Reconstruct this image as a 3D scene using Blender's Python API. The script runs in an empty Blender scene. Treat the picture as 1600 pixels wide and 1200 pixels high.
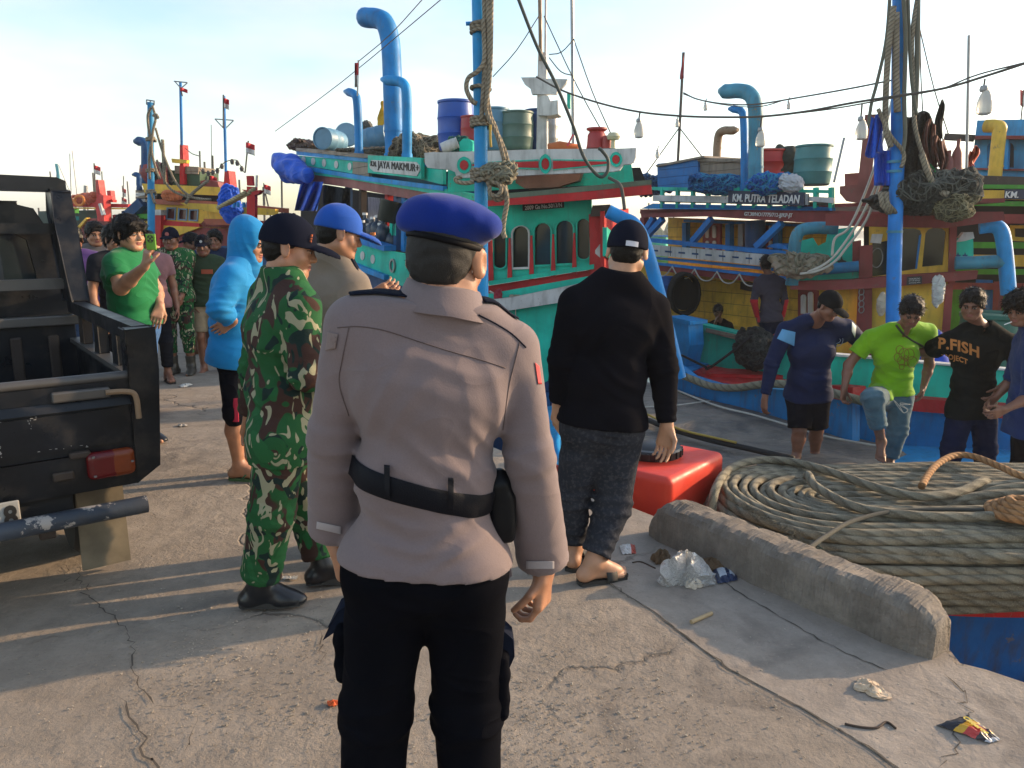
import bpy,math,random,os
import numpy as np
from mathutils import Vector,Matrix
from mathutils.geometry import tessellate_polygon
from mathutils.bvhtree import BVHTree
random.seed(7);np.random.seed(7)
SC=bpy.context.scene
COL=SC.collection
R=math.radians
# ---------------------------------------------------------------- camera, sky, sun, exposure
EYE=Vector((0,0,1.6));PITCH=R(11.1);CP,SP=math.cos(PITCH),math.sin(PITCH)
cam=bpy.data.objects.new('camera',bpy.data.cameras.new('camera'));COL.objects.link(cam)
cam.location=EYE;cam.rotation_euler=(R(90)-PITCH,0,0)
cam.data.sensor_width=36;cam.data.lens=27;cam.data.clip_end=3000;cam.data.clip_start=.05
SC.camera=cam
SUN_AZ,SUN_EL=R(70.7),R(17)
W=bpy.data.worlds.new('World');SC.world=W;W.use_nodes=True
nt=W.node_tree;nt.nodes.clear()
wo=nt.nodes.new('ShaderNodeOutputWorld');bg=nt.nodes.new('ShaderNodeBackground')
sky=nt.nodes.new('ShaderNodeTexSky');sky.sky_type='NISHITA';sky.sun_disc=False
sky.sun_elevation=SUN_EL;sky.sun_rotation=SUN_AZ;sky.air_density=1.25;sky.dust_density=1.2;sky.ozone_density=2.2
tc=nt.nodes.new('ShaderNodeTexCoord');mp=nt.nodes.new('ShaderNodeMapping');mp.inputs['Scale'].default_value=(1.0,1.0,3.6)
mp.inputs['Rotation'].default_value=(0,R(14),0);mp.inputs['Location'].default_value=(.35,.2,.1)
ns=nt.nodes.new('ShaderNodeTexNoise');ns.inputs['Scale'].default_value=1.7;ns.inputs['Detail'].default_value=5;ns.inputs['Roughness'].default_value=.52
rp=nt.nodes.new('ShaderNodeValToRGB');rp.color_ramp.elements[0].position=.44;rp.color_ramp.elements[1].position=.66
rp.color_ramp.elements[0].color=(.08,.08,.08,1);rp.color_ramp.elements[1].color=(.8,.8,.8,1)
mx=nt.nodes.new('ShaderNodeMix');mx.data_type='RGBA';mx.blend_type='MIX'
cl=nt.nodes.new('ShaderNodeMix');cl.data_type='RGBA';cl.blend_type='MIX'
hs=nt.nodes.new('ShaderNodeRGBToBW')
tint=nt.nodes.new('ShaderNodeMix');tint.data_type='RGBA';tint.blend_type='MULTIPLY';tint.inputs[0].default_value=1
CLOUD_TINT=(1.30,1.25,1.17,1)
L=nt.links.new
L(tc.outputs['Generated'],mp.inputs['Vector']);L(mp.outputs[0],ns.inputs['Vector']);L(ns.outputs['Fac'],rp.inputs[0])
L(sky.outputs[0],hs.inputs[0]);L(hs.outputs[0],tint.inputs[6]);tint.inputs[7].default_value=CLOUD_TINT
L(rp.outputs[0],mx.inputs[0]);L(sky.outputs[0],mx.inputs[6]);L(tint.outputs[2],mx.inputs[7])
L(mx.outputs[2],bg.inputs[0]);bg.inputs[1].default_value=.15;L(bg.outputs[0],wo.inputs[0])
sun=bpy.data.objects.new('sun',bpy.data.lights.new('sun','SUN'));COL.objects.link(sun)
sun.data.energy=2.8;sun.data.angle=R(.6);sun.data.color=(1,.70,.42)
SUN_DIR=Vector((math.sin(SUN_AZ)*math.cos(SUN_EL),math.cos(SUN_AZ)*math.cos(SUN_EL),math.sin(SUN_EL)))
sun.rotation_euler=SUN_DIR.to_track_quat('Z','Y').to_euler()
SC.view_settings.view_transform='Standard';SC.view_settings.look='None';SC.view_settings.gamma=1
SC.view_settings.exposure=1.2
SC.cycles.max_bounces=6;SC.cycles.volume_bounces=0
# ---------------------------------------------------------------- measuring: a photo pixel seen as a point at a known height or distance
def ray(px,py):
 D=py-600
 return Vector((px-800,1200*CP-D*SP,-(1200*SP+D*CP)))
def G(px,py,z=0.0):
 r=ray(px,py);return EYE+r*((z-EYE.z)/r.z)
def V(px,py,y):
 r=ray(px,py);return EYE+r*(y/r.y)
class Face:
 def __init__(s,pa,ya,pb,yb):
  a=V(pa,365,ya);b=V(pb,365,yb)
  s.a=a;s.d=(b-a);s.d.z=0;s.d.normalize();s.n=Vector((s.d.y,-s.d.x,0))
  if s.n.y>0:s.n=-s.n
 def at(s,px,py,off=0.0):
  r=ray(px,py);t=((s.a-EYE).dot(s.n)+off)/r.dot(s.n);return EYE+r*t
 def pts(s,l,off=0.0):return[s.at(x,y,off)for x,y in l]
# ---------------------------------------------------------------- mesh helpers
def setp(o,label=None,cat=None,group=None,kind=None):
 if label:o['label']=label
 if cat:o['category']=cat
 if group:o['group']=group
 if kind:o['kind']=kind
 return o
def empty(name,loc,label=None,cat=None,group=None):
 o=bpy.data.objects.new(name,None);COL.objects.link(o);o.location=loc;o.empty_display_size=.1
 bpy.context.view_layer.update()if False else None
 return setp(o,label,cat,group)
def link(name,me,mat,parent=None,label=None,cat=None,group=None,kind=None,base=None,smooth=None,bevel=0):
 """mesh data is in world coordinates; the object's origin is its parent's place (or base)"""
 o=bpy.data.objects.new(name,me);COL.objects.link(o)
 mats=mat if isinstance(mat,(list,tuple))else[mat]
 if not me.materials:
  for m in mats:me.materials.append(m)
 if parent is not None:
  org=parent['_w']if '_w' in parent else list(parent.location)
  me.transform(Matrix.Translation(-Vector(org)));o.parent=parent;o['_w']=org
 else:
  if base is None:
   n=len(me.vertices);co=np.empty(n*3,np.float32);me.vertices.foreach_get('co',co);co=co.reshape(-1,3)
   lo,hi=co.min(0),co.max(0);base=((lo[0]+hi[0])/2,(lo[1]+hi[1])/2,lo[2])
  base=[float(c)for c in base]
  me.transform(Matrix.Translation(-Vector(base)));o.location=base;o['_w']=base
 if smooth is not None:
  me.polygons.foreach_set('use_smooth',[smooth]*len(me.polygons))
 if bevel:
  b=o.modifiers.new('b','BEVEL');b.width=bevel;b.segments=2;b.limit_method='ANGLE';b.angle_limit=R(40);b.harden_normals=False
 return setp(o,label,cat,group,kind)
def frame(t,up=Vector((0,0,1))):
 t=t.normalized();s=t.cross(up)
 if s.length<1e-4:s=t.cross(Vector((1,0,0)))
 s.normalize();return s,s.cross(t).normalized()
def catmull(p,n):
 p=[Vector(q)for q in p];q=[2*p[0]-p[1]]+p+[2*p[-1]-p[-2]];out=[]
 for i in range(1,len(q)-2):
  for k in range(n):
   t=k/n
   out.append(.5*((2*q[i])+(q[i+1]-q[i-1])*t+(2*q[i-1]-5*q[i]+4*q[i+1]-q[i+2])*t*t+(3*q[i]-q[i-1]-3*q[i+1]+q[i+2])*t**3))
 out.append(p[-1]);return out
class MB:
 def __init__(s):s.v=[];s.f=[];s.m=[];s.uv={}
 def face(s,idx,m=0,uv=None):
  s.f.append(idx);s.m.append(m)
  if uv:s.uv[len(s.f)-1]=uv
 def prism(s,pts,ext,holes=(),m=0,m2=None):
  """flat plate: outline pts (+ holes) swept by the vector ext"""
  loops=[list(map(Vector,pts))]+[list(map(Vector,h))for h in holes];ext=Vector(ext)
  m2=m if m2 is None else m2
  flat=[q for l in loops for q in l];o=len(s.v);n=len(flat)
  s.v+=flat+[q+ext for q in flat]
  nr=Vector((0,0,0))
  l0=loops[0]
  for i in range(len(l0)):nr+=(l0[i]-l0[0]).cross(l0[(i+1)%len(l0)]-l0[0])
  flip=nr.dot(ext)>0
  for t in tessellate_polygon(loops):
   a,b,c=t
   tn=(flat[b]-flat[a]).cross(flat[c]-flat[a])
   if tn.dot(ext)>0:a,c=c,a
   s.face((o+a,o+b,o+c),m);s.face((o+n+c,o+n+b,o+n+a),m)
  k=0
  for li,l in enumerate(loops):
   for i in range(len(l)):
    a,b=o+k+i,o+k+(i+1)%len(l)
    s.face((a,b,b+n,a+n)if not flip else(b,a,a+n,b+n),m2)
   k+=len(l)
  return s
 def box(s,c,d,rz=0,m=0,M=None):
  x,y,z=[q/2 for q in d];Mt=M or(Matrix.Translation(c)@Matrix.Rotation(rz,4,'Z'))
  o=len(s.v)
  for sx,sy,sz in((-1,-1,-1),(1,-1,-1),(1,1,-1),(-1,1,-1),(-1,-1,1),(1,-1,1),(1,1,1),(-1,1,1)):
   s.v.append(Mt@Vector((sx*x,sy*y,sz*z)))
  for q in((3,2,1,0),(4,5,6,7),(0,1,5,4),(1,2,6,5),(2,3,7,6),(3,0,4,7)):s.face(tuple(o+i for i in q),m)
  return s
 def beam(s,a,b,w,h=None,up=(0,0,1),m=0):
  a=Vector(a);b=Vector(b);sd,u=frame(b-a,Vector(up));h=h or w
  t=(b-a).normalized();l=(b-a).length
  M=Matrix(((sd.x,t.x,u.x,0),(sd.y,t.y,u.y,0),(sd.z,t.z,u.z,0),(0,0,0,1)))
  return s.box((0,0,0),(w,l,h),M=Matrix.Translation((a+b)/2)@M,m=m)
 def tube(s,path,r,n=10,m=0,closed=False,caps=True,twist=0,lobes=0,depth=0.0):
  P=[Vector(p)for p in path];N=len(P);o=len(s.v);rr=r if isinstance(r,(list,tuple))else[r]*N
  L=0;lens=[];prev=None
  for i in range(N):
   if closed:t=P[(i+1)%N]-P[i-1]
   else:t=P[min(i+1,N-1)]-P[max(i-1,0)]
   if t.length<1e-7:t=Vector((0,0,1))
   t.normalize()
   if prev is None:sd,u=frame(t)
   else:
    u=prev-t*prev.dot(t)
    if u.length<1e-5:sd,u=frame(t)
    u.normalize();sd=t.cross(u)
   prev=u
   if i:L+=(P[i]-P[i-1]).length
   lens.append(L)
   for k in range(n):
    a=2*math.pi*k/n;q=rr[i]
    if lobes:q=q*(1+depth*math.cos(lobes*(a)-twist*L))
    s.v.append(P[i]+(sd*math.cos(a)+u*math.sin(a))*q)
  for i in range(N if closed else N-1):
   j=(i+1)%N
   l1=lens[j]if j else lens[i]+.05
   for k in range(n):
    k2=(k+1)%n
    s.face((o+i*n+k,o+i*n+k2,o+j*n+k2,o+j*n+k),m,
     ((k/n,lens[i]),((k+1)/n,lens[i]),((k+1)/n,l1),(k/n,l1)))
  if caps and not closed:
   s.face(tuple(o+k for k in range(n))[::-1],m);s.face(tuple(o+(N-1)*n+k for k in range(n)),m)
  return s
 def lathe(s,c,prof,n=24,M=None,m=0):
  """prof: (radius, height) from bottom to top"""
  o=len(s.v);M=M or Matrix.Identity(4);c=Vector(c)
  for r,z in prof:
   for k in range(n):
    a=2*math.pi*k/n;s.v.append(c+M.to_3x3()@Vector((r*math.cos(a),r*math.sin(a),z)))
  for i in range(len(prof)-1):
   for k in range(n):
    k2=(k+1)%n;s.face((o+i*n+k,o+i*n+k2,o+(i+1)*n+k2,o+(i+1)*n+k),m)
  s.face(tuple(o+k for k in range(n))[::-1],m);s.face(tuple(o+(len(prof)-1)*n+k for k in range(n)),m)
  return s
 def grid(s,rows,m=0,thick=None):
  """rows of points, an open sheet (given thickness by an offset copy)"""
  o=len(s.v);nr,nc=len(rows),len(rows[0])
  for r_ in rows:s.v+=[Vector(q)for q in r_]
  for i in range(nr-1):
   for j in range(nc-1):
    a=o+i*nc+j
    s.face((a,a+1,a+nc+1,a+nc),m,((j/(nc-1),i/(nr-1)),((j+1)/(nc-1),i/(nr-1)),((j+1)/(nc-1),(i+1)/(nr-1)),(j/(nc-1),(i+1)/(nr-1))))
  if thick is not None:
   t=Vector(thick);o2=len(s.v);s.v+=[q+t for q in s.v[o:o2]]
   for i in range(nr-1):
    for j in range(nc-1):
     a=o2+i*nc+j;s.face((a+nc,a+nc+1,a+1,a),m)
   bd=[j for j in range(nc)]+[i*nc+nc-1 for i in range(1,nr)]+[(nr-1)*nc+j for j in range(nc-2,-1,-1)]+[i*nc for i in range(nr-2,0,-1)]
   for k in range(len(bd)):
    a,b=bd[k],bd[(k+1)%len(bd)];s.face((o+b,o+a,o2+a,o2+b),m)
  return s
 def build(s,name,mat,parent=None,label=None,cat=None,group=None,kind=None,smooth=False,bevel=0,base=None):
  me=bpy.data.meshes.new(name);me.from_pydata([tuple(q)for q in s.v],[],s.f)
  if s.uv:
   ul=me.uv_layers.new(name='UVMap');d=ul.data
   for fi,uv in s.uv.items():
    p=me.polygons[fi]
    for li,q in zip(p.loop_indices,uv):d[li].uv=q
  me.polygons.foreach_set('material_index',s.m);me.validate();me.update()
  if smooth=='auto':
   me.polygons.foreach_set('use_smooth',[True]*len(me.polygons));me.set_sharp_from_angle(angle=R(38));smooth=None
  return link(name,me,mat,parent,label,cat,group,kind,base,smooth,bevel)
# ---------------------------------------------------------------- procedural materials
MATS={}
class NT:
 def __init__(s,name):
  s.m=bpy.data.materials.new(name);s.m.use_nodes=True;s.t=s.m.node_tree
  s.b=s.t.nodes['Principled BSDF'];s.co=None
 def n(s,ty,**kw):
  nd=s.t.nodes.new('ShaderNode'+ty)
  for k,v in kw.items():
   if hasattr(nd,k):setattr(nd,k,v)
   else:nd.inputs[k.replace('_',' ')].default_value=v
  return nd
 def l(s,a,b):s.t.links.new(a,b)
 def obj(s,scale=(1,1,1),rot=(0,0,0),uv=False):
  tcn=s.n('TexCoord');m=s.n('Mapping');m.inputs['Scale'].default_value=scale;m.inputs['Rotation'].default_value=rot
  s.l(tcn.outputs['UV' if uv else 'Object'],m.inputs[0]);return m.outputs[0]
 def noise(s,vec,scale,detail=4,rough=.55,dist=0):
  q=s.n('TexNoise');q.inputs['Scale'].default_value=scale;q.inputs['Detail'].default_value=detail
  q.inputs['Roughness'].default_value=rough;q.inputs['Distortion'].default_value=dist;s.l(vec,q.inputs['Vector']);return q.outputs['Fac']
 def ramp(s,fac,*stops,const=False):
  q=s.n('ValToRGB');cr=q.color_ramp
  if const:cr.interpolation='CONSTANT'
  while len(cr.elements)<len(stops):cr.elements.new(.5)
  for e,(p,c)in zip(cr.elements,stops):
   e.position=p;e.color=(c,c,c,1)if isinstance(c,(int,float))else(*c[:3],1)
  s.l(fac,q.inputs[0]);return q.outputs[0]
 def mix(s,f,a,b,mode='MIX'):
  q=s.n('Mix');q.data_type='RGBA';q.blend_type=mode
  for v,i in((f,0),(a,6),(b,7)):
   if hasattr(v,'links')or hasattr(v,'is_linked'):s.l(v,q.inputs[i])
   elif i==0:q.inputs[0].default_value=v
   else:q.inputs[i].default_value=(*v[:3],1)
  return q.outputs[2]
 def math(s,op,a,b=0.0):
  q=s.n('Math');q.operation=op
  for v,i in((a,0),(b,1)):
   if hasattr(v,'is_linked'):s.l(v,q.inputs[i])
   else:q.inputs[i].default_value=v
  return q.outputs[0]
 def bump(s,h,strength=.3,dist=.01,normal=None):
  q=s.n('Bump');q.inputs['Strength'].default_value=strength;q.inputs['Distance'].default_value=dist;s.l(h,q.inputs['Height'])
  if normal:s.l(normal,q.inputs['Normal'])
  return q.outputs[0]
 def out(s,col=None,rough=None,nrm=None,metal=None):
  for v,k in((col,'Base Color'),(rough,'Roughness'),(nrm,'Normal'),(metal,'Metallic')):
   if v is None:continue
   if hasattr(v,'is_linked'):s.l(v,s.b.inputs[k])
   else:s.b.inputs[k].default_value=(*v[:3],1)if isinstance(v,tuple)else v
  return s.m
def hexc(h):
 c=[int(h[i:i+2],16)/255 for i in(0,2,4)]
 return tuple((x/12.92 if x<=.04045 else((x+.055)/1.055)**2.4)for x in c)
def paint(name,col,wear=.35,under=(.16,.12,.09),rough=.45,plank=0,grime=.35,bump=.25):
 """brushed boat paint: uneven tone, grime, chips down to wood or rust"""
 if name in MATS:return MATS[name]
 s=NT(name);v=s.obj()
 dark=tuple(c*.62 for c in col);lite=tuple(min(.9,c*1.12+.01)for c in col)
 c1=s.mix(s.ramp(s.noise(v,2.3,5),(.3,0),(.72,1)),dark,lite)
 vs=s.obj((7,7,1.2));c1=s.mix(s.math('MULTIPLY',s.ramp(s.noise(vs,2.2,4),(.5,0),(.8,1)),grime),c1,(.07,.055,.04))
 n2=s.noise(v,9,8,.72);ch=s.ramp(n2,(.66-.1*wear,0),(.68-.1*wear,1))
 c1=s.mix(s.math('MULTIPLY',ch,min(1,wear*2)),c1,under)
 h=s.noise(v,38,3);nr=s.bump(h,bump,.006)
 nr=s.bump(n2,bump,.006,nr)
 if plank:
  sx=s.n('SeparateXYZ');s.l(v,sx.inputs[0]);w=s.math('FRACT',s.math('MULTIPLY',sx.outputs[2],1/plank))
  gr=s.ramp(w,(0,0),(.05,1),(.95,1),(1,0));c1=s.mix(s.math('MULTIPLY',s.math('SUBTRACT',1.0,gr),.8),c1,tuple(c*.18 for c in col));nr=s.bump(gr,.6,.012,nr)
 s.b.inputs['Specular IOR Level'].default_value=.28;rg=s.ramp(s.noise(v,5,4),(.2,max(.05,rough-.15)),(.8,min(1,rough+.25)))
 MATS[name]=s.out(c1,rg,nr);return MATS[name]
def cloth(name,col,rough=.85,var=.25,weave=900,fold=.35,spots=None):
 if name in MATS:return MATS[name]
 s=NT(name);v=s.obj();c=s.mix(s.ramp(s.noise(v,6,5),(.3,0),(.7,1)),tuple(q*(1-var)for q in col),tuple(min(.95,q*(1+var*.5))for q in col))
 if spots:
  f=s.ramp(s.noise(v,spots[0],6,.6),(.5,0),(.62,1));c=s.mix(s.math('MULTIPLY',f,spots[2]),c,spots[1])
 fine=s.noise(v,weave,2);fine2=s.noise(v,260,3)
 nr=s.bump(fine2,.25,.002);rg=s.math('ABSOLUTE',s.math('SUBTRACT',s.noise(s.obj((1,1,1.7),(.3,.25,0)),5.0,.6,.4,.5),.5));nr=s.bump(s.ramp(rg,(0,1),(.05,.55),(.14,.12),(.3,0)),fold*.8,.012,nr)
 c=s.mix(s.math('MULTIPLY',s.ramp(fine2,(.35,0),(.7,1)),.18),c,tuple(q*.5 for q in col))
 s.b.inputs['Sheen Weight'].default_value=.12 if max(col)>.08 else 0;s.b.inputs['Specular IOR Level'].default_value=.2 if max(col)>.05 else.03
 MATS[name]=s.out(c,rough,nr);return MATS[name]
def camo(name,scale=1.0,k=1.0):
 if name in MATS:return MATS[name]
 s=NT(name);v=s.obj((scale,scale,scale*.75))
 gr=(.014*k,.080*k,.026*k);br=(.045*k,.022*k,.018*k);be=(.27*k,.26*k,.17*k);dk=(.008,.022,.02)
 n1=s.noise(v,8.5,1.2,.5,1.0);n2=s.noise(s.obj((scale,scale,scale*.7),(.5,.8,.2)),9.5,1.2,.5,1.1)
 n3=s.noise(s.obj((scale*1.1,scale,scale*.6),(1.2,.1,.9)),15,1.5,.5,1.6);n4=s.noise(s.obj((scale,scale,scale),(.2,2,1)),10,1,.5,1.0)
 c=s.mix(s.ramp(n1,(.53,0),(.54,1)),gr,br);c=s.mix(s.ramp(n4,(.60,0),(.61,1)),c,dk)
 c=s.mix(s.ramp(n3,(.595,0),(.605,1)),c,be);c=s.mix(s.ramp(n2,(.63,0),(.64,1)),c,tuple(x*1.25 for x in gr))
 nr=s.bump(s.noise(s.obj(),300,3),.25,.002);nr=s.bump(s.noise(s.obj(),10,4,.5,1.2),.4,.02,nr)
 s.b.inputs['Specular IOR Level'].default_value=.2
 MATS[name]=s.out(c,.85,nr);return MATS[name]
def skin(name='skin',col=(.36,.17,.095)):
 if name in MATS:return MATS[name]
 s=NT(name);v=s.obj()
 c=s.mix(s.ramp(s.noise(v,14,4),(.3,0),(.7,1)),tuple(q*.82 for q in col),tuple(q*1.12 for q in col))
 s.b.inputs['Subsurface Weight'].default_value=.06;s.b.inputs['Subsurface Radius'].default_value=(.02,.008,.004)
 MATS[name]=s.out(c,.48,s.bump(s.noise(v,420,3),.15,.002));return MATS[name]
def hairm(name='hair_black',col=(.007,.006,.0055),grey=0):
 if name in MATS:return MATS[name]
 s=NT(name);v=s.obj((1,1,.25));n1=s.noise(v,420,3);n2=s.noise(s.obj(),500,2)
 c=s.mix(s.ramp(n2,(.52,0),(.7,1)),col,tuple(q+grey for q in col))
 s.b.inputs['Specular IOR Level'].default_value=.18;MATS[name]=s.out(c,.5,s.bump(n1,.6,.004));return MATS[name]
def plain(name,col,rough=.5,metal=0,bump=.1,bs=60,var=.15,emis=None,spec=.5):
 if name in MATS:return MATS[name]
 s=NT(name);v=s.obj();c=s.mix(s.ramp(s.noise(v,7,5),(.3,0),(.7,1)),tuple(q*(1-var)for q in col),tuple(min(.95,q*(1+var*.4))for q in col))
 s.b.inputs['Specular IOR Level'].default_value=spec
 MATS[name]=s.out(c,rough,s.bump(s.noise(v,bs,4),bump,.004),metal);return MATS[name]
def ropem(name,c1,c2,twist=1.0,fray=.5):
 """laid rope: the strands are a bump that winds round the tube's own UV"""
 if name in MATS:return MATS[name]
 s=NT(name);uv=s.n('TexCoord').outputs['UV'];sx=s.n('SeparateXYZ');s.l(uv,sx.inputs[0])
 w=s.math('SINE',s.math('MULTIPLY',s.math('ADD',s.math('MULTIPLY',sx.outputs[0],3.0),s.math('MULTIPLY',sx.outputs[1],14*twist)),6.2832))
 h=s.math('ADD',s.math('MULTIPLY',w,.5),.5);v=s.obj()
 c=s.mix(s.ramp(s.noise(v,5,5,.65),(.3,0),(.72,1)),c1,c2);c=s.mix(s.math('MULTIPLY',s.ramp(h,(0,1),(.45,0)),.65),c,tuple(q*.35 for q in c1))
 fr=s.noise(v,170,5,.7);c=s.mix(s.math('MULTIPLY',s.ramp(fr,(.5,0),(.75,1)),fray*.6),c,tuple(min(1,q*1.7)for q in c2))
 nr=s.bump(fr,.6*fray,.006,s.bump(h,.8,.006));MATS[name]=s.out(c,.9,nr);return MATS[name]
# ---------------------------------------------------------------- bodies and cloth: smooth distance fields meshed with surface nets
f4=np.float32
def axis(lo,hi,h,foc=()):
 p=[lo]
 while p[-1]<hi:
  st=h
  for a,b,k in foc:
   if a-h<p[-1]<b:st=min(st,h*k)
  p.append(p[-1]+st)
 return np.array(p,f4)
class Field:
 def __init__(s,lo,hi,h,foc=((),(),())):
  s.ax=[axis(lo[i],hi[i],h,foc[i])for i in range(3)];s.h=h
  s.F=np.full([len(a)for a in s.ax],.5,f4)
 def sub(s,lo,hi):
  sl=[]
  for i in range(3):
   a=np.searchsorted(s.ax[i],lo[i]);b=np.searchsorted(s.ax[i],hi[i]);a=max(0,a-1);b=min(len(s.ax[i]),b+1)
   if b<=a:return None,None
   sl.append(slice(a,b))
  return tuple(sl),(s.ax[0][sl[0]][:,None,None],s.ax[1][sl[1]][None,:,None],s.ax[2][sl[2]][None,None,:])
def smin(a,b,k):
 if k<=1e-5:return np.minimum(a,b)
 h=np.maximum(k-np.abs(a-b),0)/k;return np.minimum(a,b)-h*h*k*.25
def smax(a,b,k):return-smin(-a,-b,k)
# primitives are tuples ('c', a, b, ra, rb, dict) ('e', c, radii, dict) ; dict: k blend, n/s flattening, R rotation, op 'u','s'
def cone(a,b,ra,rb=None,**kw):return('c',Vector(a),Vector(b),ra,ra if rb is None else rb,kw)
def elli(c,r,**kw):return('e',Vector(c),r,kw)
def cutp(c,n,**kw):return('p',Vector(c),Vector(n).normalized(),kw)
def rbox(c,d,**kw):return('b',Vector(c),d,kw)
def dist(pr,X,Y,Z):
 if pr[0]=='c':
  _,a,b,ra,rb,kw=pr;d=b-a;L2=max(d.length_squared,1e-9)
  x,y,z=X-f4(a.x),Y-f4(a.y),Z-f4(a.z)
  t=np.clip((x*f4(d.x)+y*f4(d.y)+z*f4(d.z))/f4(L2),0,1)
  x=x-t*f4(d.x);y=y-t*f4(d.y);z=z-t*f4(d.z)
  n=kw.get('n');r=f4(ra)+t*f4(rb-ra)
  if n is not None:
   s_=kw['s'];q=x*f4(n.x)+y*f4(n.y)+z*f4(n.z);m=q*f4(1/s_-1)
   x=x+m*f4(n.x);y=y+m*f4(n.y);z=z+m*f4(n.z)
   l=np.sqrt(x*x+y*y+z*z);w=np.abs(q)/s_/np.maximum(l,1e-5)
   return(l-r)*(1-w*f4(1-s_))
  return np.sqrt(x*x+y*y+z*z)-r
 if pr[0]in 'eb':
  _,c,r,kw=pr;x,y,z=X-f4(c.x),Y-f4(c.y),Z-f4(c.z);Rm=kw.get('R')
  if Rm is not None:
   u=[x*f4(Rm[0][i])+y*f4(Rm[1][i])+z*f4(Rm[2][i])for i in range(3)]
  else:u=[x+0*y+0*z,y+0*x+0*z,z+0*x+0*y]
  if pr[0]=='b':
   rd=kw.get('rd',.01);q=[np.abs(u[i])-f4(r[i]-rd)for i in range(3)]
   return np.sqrt(sum(np.maximum(w,0)**2 for w in q))+np.minimum(np.maximum(np.maximum(q[0],q[1]),q[2]),0)-f4(rd)
  k0=np.sqrt(sum((u[i]/f4(r[i]))**2 for i in range(3)));k1=np.sqrt(sum((u[i]/f4(r[i]**2))**2 for i in range(3)))
  return k0*(k0-1)/np.maximum(k1,1e-4)
 if pr[0]=='p':
  _,c,n,kw=pr;return(X-f4(c.x))*f4(n.x)+(Y-f4(c.y))*f4(n.y)+(Z-f4(c.z))*f4(n.z)
def bounds(pr,m):
 if pr[0]=='c':
  r=max(pr[3],pr[4])+m;a,b=pr[1],pr[2]
  return[min(a[i],b[i])-r for i in range(3)],[max(a[i],b[i])+r for i in range(3)]
 r=max(pr[2])*(1.5 if pr[0]=='b' else 1)+m;return[pr[1][i]-r for i in range(3)],[pr[1][i]+r for i in range(3)]
def apply(fl,prims):
 for pr in prims:
  kw=pr[-1];k=kw.get('k',.02);op=kw.get('op','u')
  if pr[0]=='p':
   F=fl.F;X,Y,Z=fl.ax[0][:,None,None],fl.ax[1][None,:,None],fl.ax[2][None,None,:]
   d=dist(pr,X,Y,Z);fl.F=np.maximum(F,d.astype(f4))if k<=0 else smax(F,d,f4(kw.get('k',0))).astype(f4);continue
  lo,hi=bounds(pr,k+3*fl.h);sl,g=fl.sub(lo,hi)
  if sl is None:continue
  d=dist(pr,*g)
  if op=='u':fl.F[sl]=smin(fl.F[sl],d,f4(k))
  else:fl.F[sl]=smax(fl.F[sl],-d,f4(k))
def bound_all(groups,m=.03):
 lo=[1e9]*3;hi=[-1e9]*3
 for g in groups:
  for pr in g:
   if pr[0]=='p' or pr[-1].get('op','u')!='u':continue
   a,b=bounds(pr,m);lo=[min(lo[i],a[i])for i in range(3)];hi=[max(hi[i],b[i])for i in range(3)]
 return lo,hi
def wr(c,d,r,amp,lam,ph=0.0):return('w',Vector(c),Vector(d).normalized(),r,amp,lam,ph)
def wrinkle(fl,ws,seed=0):
 for _,c,d,r,amp,lam,ph in ws:
  sl,(X,Y,Z)=fl.sub([c[i]-2*r for i in range(3)],[c[i]+2*r for i in range(3)])
  if sl is None:continue
  x,y,z=X-f4(c.x),Y-f4(c.y),Z-f4(c.z);q=x*f4(d.x)+y*f4(d.y)+z*f4(d.z)
  w=np.exp(-(x*x+y*y+z*z)/f4(r*r))
  warp=1.3*np.sin(x*17+ph+seed)+1.1*np.sin(z*13+y*11+ph*2)+.8*np.sin(y*23-x*9+seed)
  s_=np.abs(np.sin(q*f4(math.pi/lam)*.8+warp*.8+ph))*2-1.15;fl.F[sl]+=(f4(amp)*w*(s_*.8+.25*np.sin(q*f4(3.3/lam)*2+warp*1.7))).astype(f4)
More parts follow.
